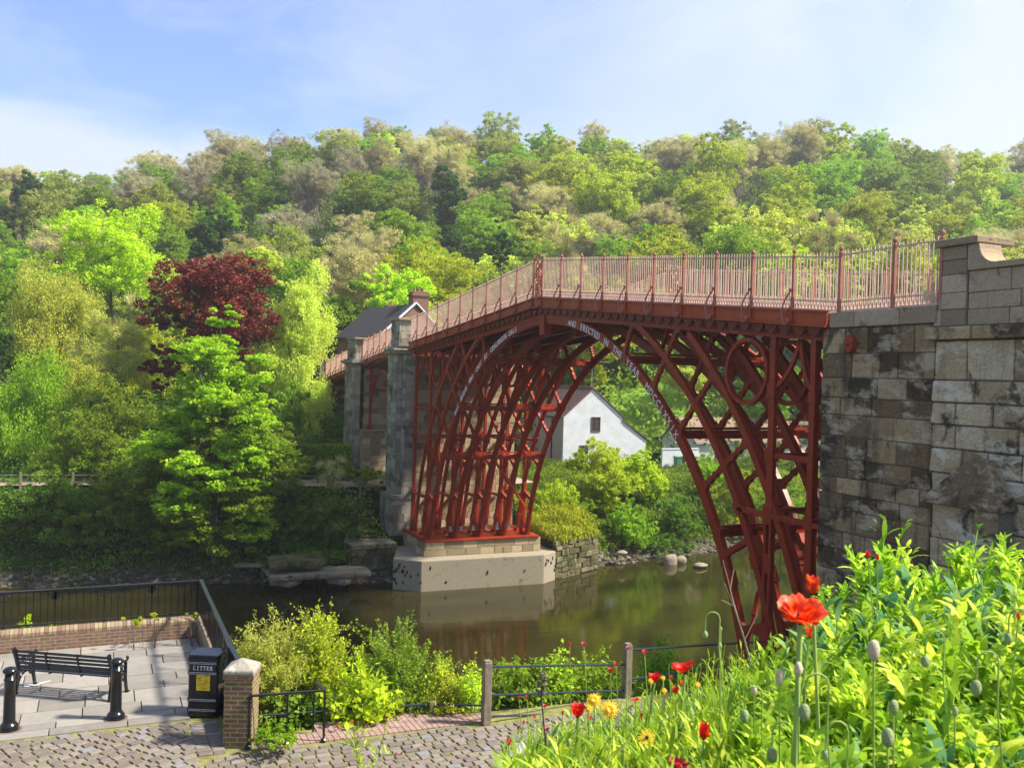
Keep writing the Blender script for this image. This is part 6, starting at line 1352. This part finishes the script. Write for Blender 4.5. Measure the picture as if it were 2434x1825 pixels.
# flowers ---------------------------------------------------------------
def petalmat(name, c1, c2, trans=.4):
    m, nt, b = mat(name); t = nt.nodes.new('ShaderNodeTexCoord').outputs['Object']
    wv = noise(nt, 60, 3, .6, t); c = ramp(nt, wv, [(.35, c1), (.68, c2)]); nt.links.new(c, b.inputs['Base Color']); b.inputs['Roughness'].default_value = .45
    tr = nt.nodes.new('ShaderNodeBsdfTranslucent'); nt.links.new(c, tr.inputs[0]); ms = nt.nodes.new('ShaderNodeMixShader'); ms.inputs[0].default_value = trans
    nt.links.new(b.outputs[0], ms.inputs[1]); nt.links.new(tr.outputs[0], ms.inputs[2]); nt.links.new(ms.outputs[0], nt.nodes['Material Output'].inputs[0]); return m
PO = petalmat('orange_red_petals', (.75, .02, .005), (.95, .16, .02)); PR = petalmat('crimson_red_petals', (.62, .006, .006), (.85, .02, .01)); PK = petalmat('magenta_petals', (.55, .02, .06), (.75, .06, .12)); PY = petalmat('yellow_petals', (.85, .48, .01), (.95, .68, .03)); PW = petalmat('white_petals', (.75, .74, .72), (.85, .85, .85))
STEM = simple('hairy_green_stem', (.26, .38, .07), .6, bs=0); BUD = simple('poppy_bud', (.28, .36, .14), .7, 0, 60, .3, .6); BUDC = simple('cream_bud', (.55, .47, .30), .7, 0, 60, .2, .4); DK = simple('dark_flower_centre', (.02, .008, .01), .8, bs=0); GC = simple('golden_centre', (.6, .32, .01), .7, bs=0)
def frame(ax):
    ax = np.array(ax, float); ax /= np.linalg.norm(ax); u = np.cross(ax, [.3, .2, 1.]); u /= np.linalg.norm(u); return ax, u, np.cross(ax, u)
def petals(c, R, ax, n, open_, seed, wide=1.25, layers=1, curl=.3):
    """open_: 0 closed cup .. 1 flat"""
    rg = random.Random(seed); ax, u, v = frame(ax); mb = MB()
    for ly in range(layers):
        for k in range(n):
            a0 = 2*math.pi*(k+.5*ly)/n+rg.uniform(-.15, .15); ph = [rg.uniform(0, 6) for _ in range(3)]; op = open_*(1-.25*ly)+rg.uniform(-.08, .08); nu, nv = 9, 7; vs = []
            for j in range(nv+1):
                r = j/nv; el = math.pi/2*(1-op)*min(1, r*1.4)
                for i in range(nu+1):
                    s = (i/nu-.5)*2; wd = math.pi/n*wide*(math.sin(min(1, r*1.15+.12)*math.pi/2)); aa = a0+s*wd; rr = R*r*(1-.18*s*s*r)*(1-.1*ly)
                    ruf = R*.07*r*r*math.sin(5*s+ph[0])+R*.04*r*math.sin(11*s+ph[1]); rad = rr*math.cos(el); hh = rr*math.sin(el)+ruf-curl*R*r**3*op*.5
                    vs.append(np.array(c)+(u*math.cos(aa)+v*math.sin(aa))*(rad+ruf*.4)+ax*hh)
            mb.add(vs, [(j*(nu+1)+i, j*(nu+1)+i+1, (j+1)*(nu+1)+i+1, (j+1)*(nu+1)+i) for j in range(nv) for i in range(nu)])
    return mb
def stem_to(t, c, base, r=.0028, hook=False, lean=0):
    c = np.array(c, float); base = np.array(base, float); mb = MB()
    if hook:
        top = c+np.array([0, 0, .045+r*6])+RT*.012; pts = [c, c+np.array([0, 0, .03])]
        for k in range(6): a = math.pi*(1-k/5); pts.append(c+np.array([0, 0, .035])+RT*(.02+.02*math.cos(a))+np.array([0, 0, .02*math.sin(a)]))
        pts += [c+RT*.04+np.array([0, 0, -.05]), (c+RT*.045+base)/2+RT*.01, base]
    else: pts = [c, c*.7+base*.3+RT*lean*.02, c*.35+base*.65+RT*lean*.03, base]
    mb.tube(pts, r, 6, cap=False); mb.build('stem', STEM, t, smooth=True)
def poppy(px, py, wpx, dep, label, m=PR, open_=.45, tilt=(0, 0, 1), n=5, layers=1, seed=0, name='poppy', hgt=.45, cat='poppy', group=None, wide=1.4):
    c = PD(px, py, dep); R = wpx/FPX*dep/2*1.1/(.5+.5*open_); t = empty(name, tuple(c-np.array([0, 0, hgt])), label, cat, group)
    mb = petals(c-np.array([0, 0, R*.45*(1-open_)]), R, tilt, n, open_, seed+px, wide, layers); mb.build('petals', m, t, smooth=True)
    mb = MB(); mb.blob(c-np.array([0, 0, R*.3*(1-open_)]), (R*.16, R*.16, R*.2), 1, 8, 5, .05); mb.build('centre', DK if m is not PW else GC, t, smooth=True)
    stem_to(t, c-np.array([0, 0, R*.4*(1-open_)]), c+np.array([random.Random(px).uniform(-.05, .05), random.Random(py).uniform(-.05, .05), -hgt]), max(.0016, min(.006, R*.09))); return t
def daisy(px, py, wpx, dep, label, dark=False, tilt=None, n=34, m=None):
    c = PD(px, py, dep); R = wpx/FPX*dep/2; tilt = tilt if tilt is not None else tuple(-F_*.8+np.array([0, 0, .6])); t = empty('yellow_daisy', tuple(c-np.array([0, 0, .45])), label, 'daisy'); ax, u, v = frame(tilt); mb = MB(); rg = random.Random(px)
    for ly in range(1 if dark else 3):
        for k in range(18 if dark else n//2):
            a = 2*math.pi*k/(18 if dark else n//2)+rg.uniform(-.08, .08)+ly*.2; L = R*(1-.22*ly)*rg.uniform(.85, 1.05); d = u*math.cos(a)+v*math.sin(a); s = -u*math.sin(a)+v*math.cos(a); h = ax*(.12*R*ly+rg.uniform(-.05, .05)*R); w_ = R*.085; cc = np.array(c)
            mb.add([cc+d*R*.1+h-s*w_*.5, cc+d*R*.1+h+s*w_*.5, cc+d*L*.6+h*1.3+s*w_, cc+d*L+h+s*w_*.5, cc+d*L+h-s*w_*.5, cc+d*L*.6+h*1.3-s*w_], [(0, 1, 2, 5), (5, 2, 3, 4)])
    mb.build('petals', PY, t)
    mb = MB(); mb.blob(c+ax*R*.1, R*(.2 if dark else .14), 1, 10, 6, .1); mb.build('centre', DK if dark else GC, t, smooth=True)
    stem_to(t, c-ax*R*.1, c+np.array([0, .02, -.45]), .0022)
def bud(px, py, wpx, dep, label, m=BUD, hook=True, up=1.5):
    c = PD(px, py, dep); R = wpx/FPX*dep/2; t = empty('poppy_bud', tuple(c-np.array([0, 0, .45])), label, 'poppy bud'); mb = MB(); mb.blob(c, (R, R, R*up), px, 12, 10, .04); mb.build('bud', m, t, smooth=True)
    stem_to(t, c+np.array([0, 0, R*up*.8*(1 if hook else -1)]), c+np.array([0, .02, -.5])+RT*(.05 if hook else 0), .0018, hook)
# the large poppy: broad ruffled bowl
poppy(1903, 1462, 108, 1.9, 'largest orange-red poppy with wide ruffled petals in front of the feet of the iron ribs', PO, .6, (.3, -.1, 1), 5, 2, hgt=.5, wide=1.5)
poppy(1931, 1395, 52, 2.2, 'orange-red crumpled poppy just above the largest one', PO, .25, (0, 0, 1), 6, 2)
poppy(1925, 1505, 30, 2.3, 'small orange-red poppy hanging just below the largest one', PO, .2, (0, 0, 1), 4)
poppy(2063, 1318, 18, 2.8, 'left one of two small red poppies against the stone wall', PR, .15); poppy(2086, 1324, 15, 2.8, 'right one of two small red poppies against the stone wall', PR, .15)
poppy(1629, 1590, 56, 3.1, 'open crimson poppy beside the right fence rails', PR, .6, (-.3, -.2, 1), 5, 1)
poppy(1557, 1612, 30, 3.2, 'scarlet poppy left of the open crimson one', PR, .4); poppy(1606, 1641, 20, 3.2, 'small scarlet poppy below the open crimson one', PR, .3)
poppy(1621, 1625, 14, 3.2, 'tiny orange-red poppy between two scarlet poppies', PO, .3); poppy(1595, 1612, 12, 3.4, 'tiny crimson bud-like poppy left of the open crimson one', PK, .2)
poppy(1373, 1692, 44, 3.0, 'large scarlet poppy left of the two yellow daisies', PR, .38); poppy(1402, 1707, 12, 3.1, 'tiny red poppy right below the large scarlet one', PR, .3)
poppy(1673, 1740, 42, 2.4, 'scarlet cup-shaped poppy at the lower middle of the border', PR, .2); poppy(1611, 1822, 48, 2.3, 'dark crimson double poppy cut by the bottom edge', PK, .5, n=6, layers=2)
poppy(1451, 1594, 15, 3.4, 'small red flower in front of the fence, left of the right post', PR, .4); poppy(1532, 1551, 15, 3.5, 'pink-red flower above the upper fence rail', PK, .4)
poppy(1388, 1532, 14, 3.4, 'pink flower high above the fence rails', PK, .4); poppy(1354, 1531, 11, 3.4, 'pink bud flower left of the high pink flower', PK, .2)
poppy(1525, 1702, 13, 3.2, 'small red poppy right of the yellow daisies', PR, .3); poppy(1511, 1663, 15, 3.3, 'flat small scarlet flower under the lower fence rail', PR, .7)
poppy(1209, 1764, 20, 3.0, 'red poppy beside the white flower cluster', PR, .3); poppy(1253, 1657, 10, 3.4, 'right one of two tiny pink flowers at the left fence post', PK, .3); poppy(1234, 1658, 9, 3.4, 'left one of two tiny pink flowers at the left fence post', PK, .3)
poppy(1295, 1678, 12, 3.3, 'crimson flower on a thin dark stem over the setts', PK, .5); poppy(1232, 1730, 10, 3.2, 'small crimson flower over the paved road', PR, .3); poppy(1244, 1716, 9, 3.2, 'tiny crimson flower just above another over the road', PK, .3)
poppy(1270, 1704, 10, 3.2, 'flat red flower at the left end of the border', PR, .6); poppy(1337, 1694, 11, 3.2, 'dark red flower left of the large scarlet poppy', PR, .2)
poppy(1464, 1579, 11, 3.4, 'small dark red flower by the right fence post', PR, .4); poppy(1492, 1541, 9, 3.5, 'tiny red flower on top of the right fence post', PR, .4)
poppy(1300, 1734, 14, 3.0, 'magenta flower among leaves at the lower left of the border', PK, .5); poppy(1335, 1815, 16, 2.8, 'pale magenta flower near the bottom edge', PK, .6)
poppy(1448, 1600, 8, 3.5, 'tiny pink flower under the upper rail', PK, .3) if False else None
daisy(1413, 1663, 40, 3.0, 'left one of the two large double yellow daisies'); daisy(1450, 1686, 48, 2.9, 'right one of the two large double yellow daisies'); daisy(1400, 1683, 22, 3.05, 'small yellow daisy tucked under the left large one')
daisy(1538, 1752, 44, 2.6, 'single yellow daisy with a dark centre near the bottom', True); daisy(1576, 1611, 14, 3.3, 'small yellow daisy right of the scarlet poppy'); daisy(1547, 1618, 16, 3.3, 'small yellow daisy left of the scarlet poppy')
daisy(1658, 1627, 16, 3.2, 'small yellow daisy right of the open crimson poppy'); daisy(1579, 1641, 16, 3.2, 'yellow daisy left of the small scarlet poppy')
# white flower cluster
c = PD(1230, 1778, 3.0); t = empty('white_phlox', tuple(c-np.array([0, 0, .4])), 'white flower cluster on a dark stem at the left end of the border', 'flower'); rg = random.Random(4)
for k in range(16):
    q = c+np.array([rg.gauss(0, .014), rg.gauss(0, .014), rg.gauss(0, .018)]); petals(q, .011, (-F_+np.array([rg.gauss(0, .4), rg.gauss(0, .4), .4])), 5, .9, k, 1.1).build('floret', PW, t)
stem_to(t, c, c+np.array([0, 0, -.4]), .003)
# buds
bud(1676, 1508, 13, 2.6, 'drooping green bud on a tall hooked stem before the river'); bud(1713, 1495, 7, 2.7, 'slim green bud right of the tall hooked one', hook=False, up=2); bud(1711, 1535, 10, 2.7, 'green bud below the slim one', hook=False, up=1.8)
bud(1769, 1701, 22, 2.1, 'green drooping bud below and left of the largest poppy'); bud(1835, 1793, 26, 1.9, 'large pale green bud near the bottom, left of the cream bud'); bud(1447, 1806, 16, 2.5, 'green bud on a hooked stem at the bottom'); bud(1416, 1768, 11, 2.7, 'small green bud below the yellow daisies', hook=False)
bud(1353, 1766, 12, 2.7, 'grey-green bud at the lower left of the border', hook=False, up=1.8); bud(1479, 1780, 11, 2.6, 'small green bud left of the dark-centred daisy', hook=False)
bud(2077, 1545, 28, 1.6, 'upright cream-coloured bud on a thick pale stem', BUDC, False, 1.8); bud(2110, 1752, 31, 1.5, 'fat green bud at the lower right, below the cream bud', hook=False); bud(1912, 1692, 28, 1.6, 'pale green bud under the largest poppy', BUD, True); bud(2124, 1680, 22, 1.7, 'hairy green bud right of the fat one', hook=False, up=1.7)
bud(1853, 1610, 20, 1.9, 'long cream-green bud left of the cream bud', BUDC, False, 2.0); bud(1898, 1590, 20, 1.8, 'pale bud on a stem between the poppy and the cream bud', BUDC, False, 1.8); bud(2199, 1571, 20, 2.0, 'green bud hanging in the shade right of the cream bud'); bud(2320, 1634, 26, 1.7, 'green drooping bud at the right side'); bud(2397, 1517, 18, 2.0, 'small green bud near the right edge')
poppy(2421, 1463, 18, 2.1, 'orange bursting poppy bud at the right edge', PO, .1); bud(1962, 1795, 18, 1.7, 'drooping bud at the bottom centre right'); bud(2270, 1690, 14, 2.0, 'slender green bud in the right foliage', up=1.9, hook=False); bud(1792, 1640, 16, 2.2, 'small pale bud left of the cream-green one', BUDC, False, 1.6)
# loose campion at the left, in front of the road
base = PD(885, 1900, 3.2); t = empty('campion_plant', tuple(base), 'loose green stems with small red flowers in front of the paved road', 'flower plant'); rg = np.random.default_rng(8)
FL = [(805, 1730, 16, PR), (836, 1717, 14, PR), (851, 1717, 8, PK), (868, 1725, 9, PK), (919, 1706, 12, PR), (814, 1758, 10, PK), (792, 1761, 8, PK), (941, 1794, 14, PK), (953, 1792, 12, PK)]
j = [PD(862, 1825, 3.2), PD(845, 1775, 3.2), PD(900, 1790, 3.25)]
for i, (px, py, w_, m_) in enumerate(FL):
    c = PD(px, py, 3.2); k = j[1] if px < 880 and py < 1770 else j[2] if px > 900 else j[0]; mb = MB(); mb.tube([base, j[0]*.7+base*.3, k, (k+c)/2+RT*.004, c], [.003, .0025, .002, .0014, .0012], 5, cap=False); mb.build('stem', STEM, t)
    petals(c, w_/FPX*3.2*.55, (rg.normal()*.4, rg.normal()*.4, 1), 5, .25, i, 1.4).build('flower', m_, t, smooth=True)
P0 = []; 
for i in range(90): a_ = j[rg.integers(3)]; b_ = base if rg.random() < .5 else PD(*FL[rg.integers(len(FL))][:2], 3.2); P0.append(a_+(b_-a_)*rg.random()*.8)
P0 = np.array(P0); D = unit(rg, 90)*.8+np.array([0, 0, .8]); D /= np.linalg.norm(D, axis=1)[:, None]; Nn = unit(rg, 90); Nn -= D*(Nn*D).sum(1)[:, None]; Nn /= np.linalg.norm(Nn, axis=1)[:, None]
V, F = strips(rg, P0, D, Nn, rg.uniform(.02, .05, 90), rg.uniform(.004, .007, 90), np.full(90, .2)); npmesh('leaves', V-np.array(t.location), F, LM['bed'], np.full(len(F), .8), parent=t)
# dry stems against the water
base = PD(1790, 1600, 3.2); t = tag(None, 0) if False else None
mb = MB(); rgp = random.Random(3)
tr_ = [(1790, 1600), (1770, 1520), (1745, 1440), (1730, 1375), (1718, 1330)]; pts = [PD(a, b, 3.1) for a, b in tr_]; mb.tube(pts, [.0035, .003, .0022, .0015, .001], 5)
for (a, b) in (((1762, 1495), (1735, 1400)), ((1745, 1440), (1715, 1425)), ((1750, 1455), (1722, 1385)), ((1735, 1400), (1745, 1350)), ((1770, 1520), (1800, 1460))): mb.tube([PD(*a, 3.1), PD(*b, 3.1)], [.0018, .001], 4)
tag(mb.build('dry_stem', simple('dry_straw', (.42, .34, .22), .8, bs=0)), 'dead branched straw-coloured stem rising before the river', 'dry stem')
mb = MB(); pts = [PD(a, b, 3.0) for a, b in ((1305, 1850), (1298, 1780), (1290, 1690), (1286, 1640), (1289, 1590))]; mb.tube(pts, [.003, .003, .0028, .002, .0015], 5)
for k in range(16): p = PD(1288+random.uniform(-8, 8), 1600+k*3.4, 3.0); mb.blob(p, .006, k, 6, 4, .4)
tag(mb.build('seed_spike', simple('brown_seed_head', (.12, .09, .08), .9, bs=0)), 'dark dry seed spike on a thin stem in front of the left fence rails', 'dry stem')
# ------------------------------------------------------------------ far bank furniture, stones, people
tf2 = None
zf = 3.5; pts = [P(px, py, 2, zf) for px, py in ((150, 1190), (367, 1165), (433, 1160), (652, 1158), (723, 1163), (790, 1165), (860, 1168), (922, 1170))]
xx = -23.35; fx = lambda y: float(shoreL(y))-6.35; ysf = [-26, -23, -20, -17.4, -14.4, -11.9, -9.2, -6.6, -4.4, -2.4]
t = empty('timber_fence', (xx, -10, zf), 'weathered timber post and wire fence along the far towpath', 'fence')
for y in ysf:
    xx = fx(y); mb = MB(); z = gz(xx, y); mb.box(xx-.08, xx+.08, y-.08, y+.08, z-.3, z+1.15); mb.build('post', WOOD, t, bevel=.01)
for dz in (.98, .55):
    mb = MB(); mb.tube([(fx(y), y, gz(fx(y), y)+dz) for y in ysf], .025, 5); mb.build('rail', simple('dull_galvanised_rail', (.16, .17, .18), .5, bs=0), t)
# towpath
mb = MB(); ypn = np.arange(-46, 12, 1.5)
for a, b in zip(ypn[:-1], ypn[1:]):
    xa = lambda y: shoreL(y)*0-24.2
    qa, qb = float(shoreL(a)), float(shoreL(b)); mb.add([(qa-6.9, a, 3.66), (qa-10.4, a, 3.68), (qb-10.4, b, 3.68), (qb-6.9, b, 3.66)], [(0, 1, 2, 3)])
mb.build('towpath', simple('pinkish_path_gravel', (.34, .24, .18), .95, 0, 14, .15, .3))['kind'] = 'structure'
# steps by the hedge
mb = MB()
for k in range(7): mb.box(-29.8-k*.34, -29.4-k*.34, -3.6, -1.9, 3.3, 3.75+k*.17)
tag(mb.build('stone_steps', PALE), 'narrow stone steps climbing from the towpath beside the second pier', 'steps')
mb = MB(); mb.box(-22.8, -19.6, -3.2, -1.4, .95, 1.02); mb.box(-24, -22.8, -3, -1.4, .95, 1.9); mb.build('quay_path', simple('grey_quay_dust', (.15, .13, .13), .95, 0, 6, .2, .4))['kind'] = 'structure'
# big shore stones
for (px, py, r, lb_, sd_) in ((1592, 1331, .52, 'big pale rounded boulder at the waterline, left of two', 1), (1616, 1328, .44, 'tall pale boulder at the waterline, right of two', 2), (1664, 1339, .5, 'flat pale boulder half in the water right of the pair', 3), (1478, 1308, .4, 'grey boulder higher on the bank left of the pair', 4)):
    c = P(px, py+8, 2, WZ+.05 if sd_ != 4 else -.6); mb = MB(); mb.blob(c+np.array([0, 0, r*.25]), (r*.8, r, r*(.95 if sd_ < 3 else .35)), sd_, 14, 10, .16)
    tag(mb.build('boulder', PALE, smooth=True), lb_, 'boulder')
rg = random.Random(12); mb = MB()
for k in range(320):
    y = rg.choice([rg.uniform(12.5, 34), rg.uniform(-30, -6)]); u = rg.uniform(-.2, 1.4); x = float(shoreL(y))-u; z = gz(x, y); r = rg.uniform(.05, .2)*(1.5 if rg.random() < .1 else 1); mb.cur = rg.random()
    mb.blob((x, y, z+r*.2), (r, r*rg.uniform(.8, 1.4), r*.6), k, 7, 5, .3)
tag(mb.build('shore_stones', MOSSY), kind='stuff')
# people on the bridge
def person(x, y, zg, h, top, trousers, label, face=0, pack=None):
    t = empty('person', (x, y, zg), label, 'person'); s = h/1.75; ca, sa = math.cos(face), math.sin(face)
    J = dict(pel=(0, 0, .95), sp=(0, 0, 1.15), ch=(0, 0, 1.38), nk=(0, 0, 1.52), hd=(.02, 0, 1.62), ht=(.01, 0, 1.72), hl=(0, .1, .92), hr=(0, -.1, .92), kl=(.05, .11, .5), kr=(-.03, -.11, .5), fl=(-.02, .11, .08), fr=(-.12, -.11, .1), tl=(.14, .12, .03), tr=(.05, -.12, .03),
             sl=(0, .2, 1.42), sr=(0, -.2, 1.42), el=(-.03, .25, 1.15), er=(-.02, -.25, 1.15), wl=(.1, .26, .95), wr=(.14, -.25, .96), dl=(.14, .26, .87), dr=(.19, -.25, .88))
    E = [('pel', 'sp'), ('sp', 'ch'), ('ch', 'nk'), ('nk', 'hd'), ('hd', 'ht'), ('pel', 'hl'), ('pel', 'hr'), ('hl', 'kl'), ('hr', 'kr'), ('kl', 'fl'), ('kr', 'fr'), ('fl', 'tl'), ('fr', 'tr'), ('ch', 'sl'), ('ch', 'sr'), ('sl', 'el'), ('sr', 'er'), ('el', 'wl'), ('er', 'wr'), ('wl', 'dl'), ('wr', 'dr')]
    Rr = dict(pel=.15, sp=.14, ch=.16, nk=.06, hd=.095, ht=.075, hl=.10, hr=.10, kl=.07, kr=.07, fl=.05, fr=.05, tl=.04, tr=.04, sl=.08, sr=.08, el=.055, er=.055, wl=.04, wr=.04, dl=.04, dr=.04)
    def skin(name, keys, edges, m, grow=0, root=None):
        me = bpy.data.meshes.new(name); ids = {k: i for i, k in enumerate(keys)}; rot = lambda p: ((p[0]*ca-p[1]*sa)*s, (p[0]*sa+p[1]*ca)*s, p[2]*s)
        me.from_pydata([rot(J[k]) for k in keys], [(ids[a], ids[b]) for a, b in edges], []); o = bpy.data.objects.new(name, me); sc.collection.objects.link(o); o.parent = t
        o.modifiers.new('skin', 'SKIN'); sv_ = me.skin_vertices[0].data if me.skin_vertices else None
        if sv_ is None:
            me.attributes
        for k in keys: sv_[ids[k]].radius = ((Rr[k]+grow)*s,)*2; sv_[ids[k]].use_root = (k == (root or keys[0]))
        ss = o.modifiers.new('sub', 'SUBSURF'); ss.levels = 2; ss.render_levels = 2; me.materials.append(m); return o
    try:
        skin('body', list(J), E, simple('skin_tone', (.45, .28, .2), .6, bs=0))
        skin('jacket', ['sp', 'pel', 'ch', 'sl', 'sr', 'el', 'er', 'wl', 'wr'], [('sp', 'pel'), ('sp', 'ch'), ('ch', 'sl'), ('ch', 'sr'), ('sl', 'el'), ('sr', 'er'), ('el', 'wl'), ('er', 'wr')], top, .022)
        skin('trousers', ['pel', 'hl', 'hr', 'kl', 'kr', 'fl', 'fr'], [('pel', 'hl'), ('pel', 'hr'), ('hl', 'kl'), ('hr', 'kr'), ('kl', 'fl'), ('kr', 'fr')], trousers, .018)
    except Exception as ex: print('skin', ex)
    mb = MB(); mb.blob((J['hd'][0]*s-.02*ca, 0, 1.68*s), (.115*s, .105*s, .11*s), 3, 12, 8, .06); mb.build('hair', simple('brown_hair', (.06, .035, .02), .7, bs=0), t, local=True, smooth=True)
    if pack:
        mb = MB(); mb.blob((-.2*ca, -.2*sa, 1.25*s), (.12, .15, .22), 5, 12, 8, .05); mb.build('backpack', pack, t, local=True, smooth=True)
c = P(1380, 650, 1, 4.9); person(c[0], 4.9, gtop(c[0])-.12, 1.74, simple('dark_red_jacket', (.30, .02, .02), .8, bs=0), simple('dark_trousers', (.03, .03, .04), .8, bs=0), 'person in a dark red jacket standing on the bridge deck behind the railing', 2.6)
c = P(1394, 650, 1, 5.3); person(c[0], 5.3, gtop(c[0])-.12, 1.66, simple('pink_jacket', (.60, .12, .13), .8, bs=0), simple('red_trousers', (.25, .03, .04), .8, bs=0), 'person in a pink jacket beside the one in dark red on the bridge', 2.9)

# haze
mb = MB(); mb.box(-640, 70, -480, 620, -4.2, 150)
m = bpy.data.materials.new('thin_air'); m.use_nodes = True; nt = m.node_tree; nt.nodes.clear(); o_ = nt.nodes.new('ShaderNodeOutputMaterial'); pv = nt.nodes.new('ShaderNodeVolumePrincipled')
pv.inputs['Color'].default_value = (.93, .96, 1, 1); pv.inputs['Density'].default_value = .0004; pv.inputs['Anisotropy'].default_value = .3; nt.links.new(pv.outputs[0], o_.inputs['Volume'])
o = mb.build('haze', m); o['kind'] = 'stuff'
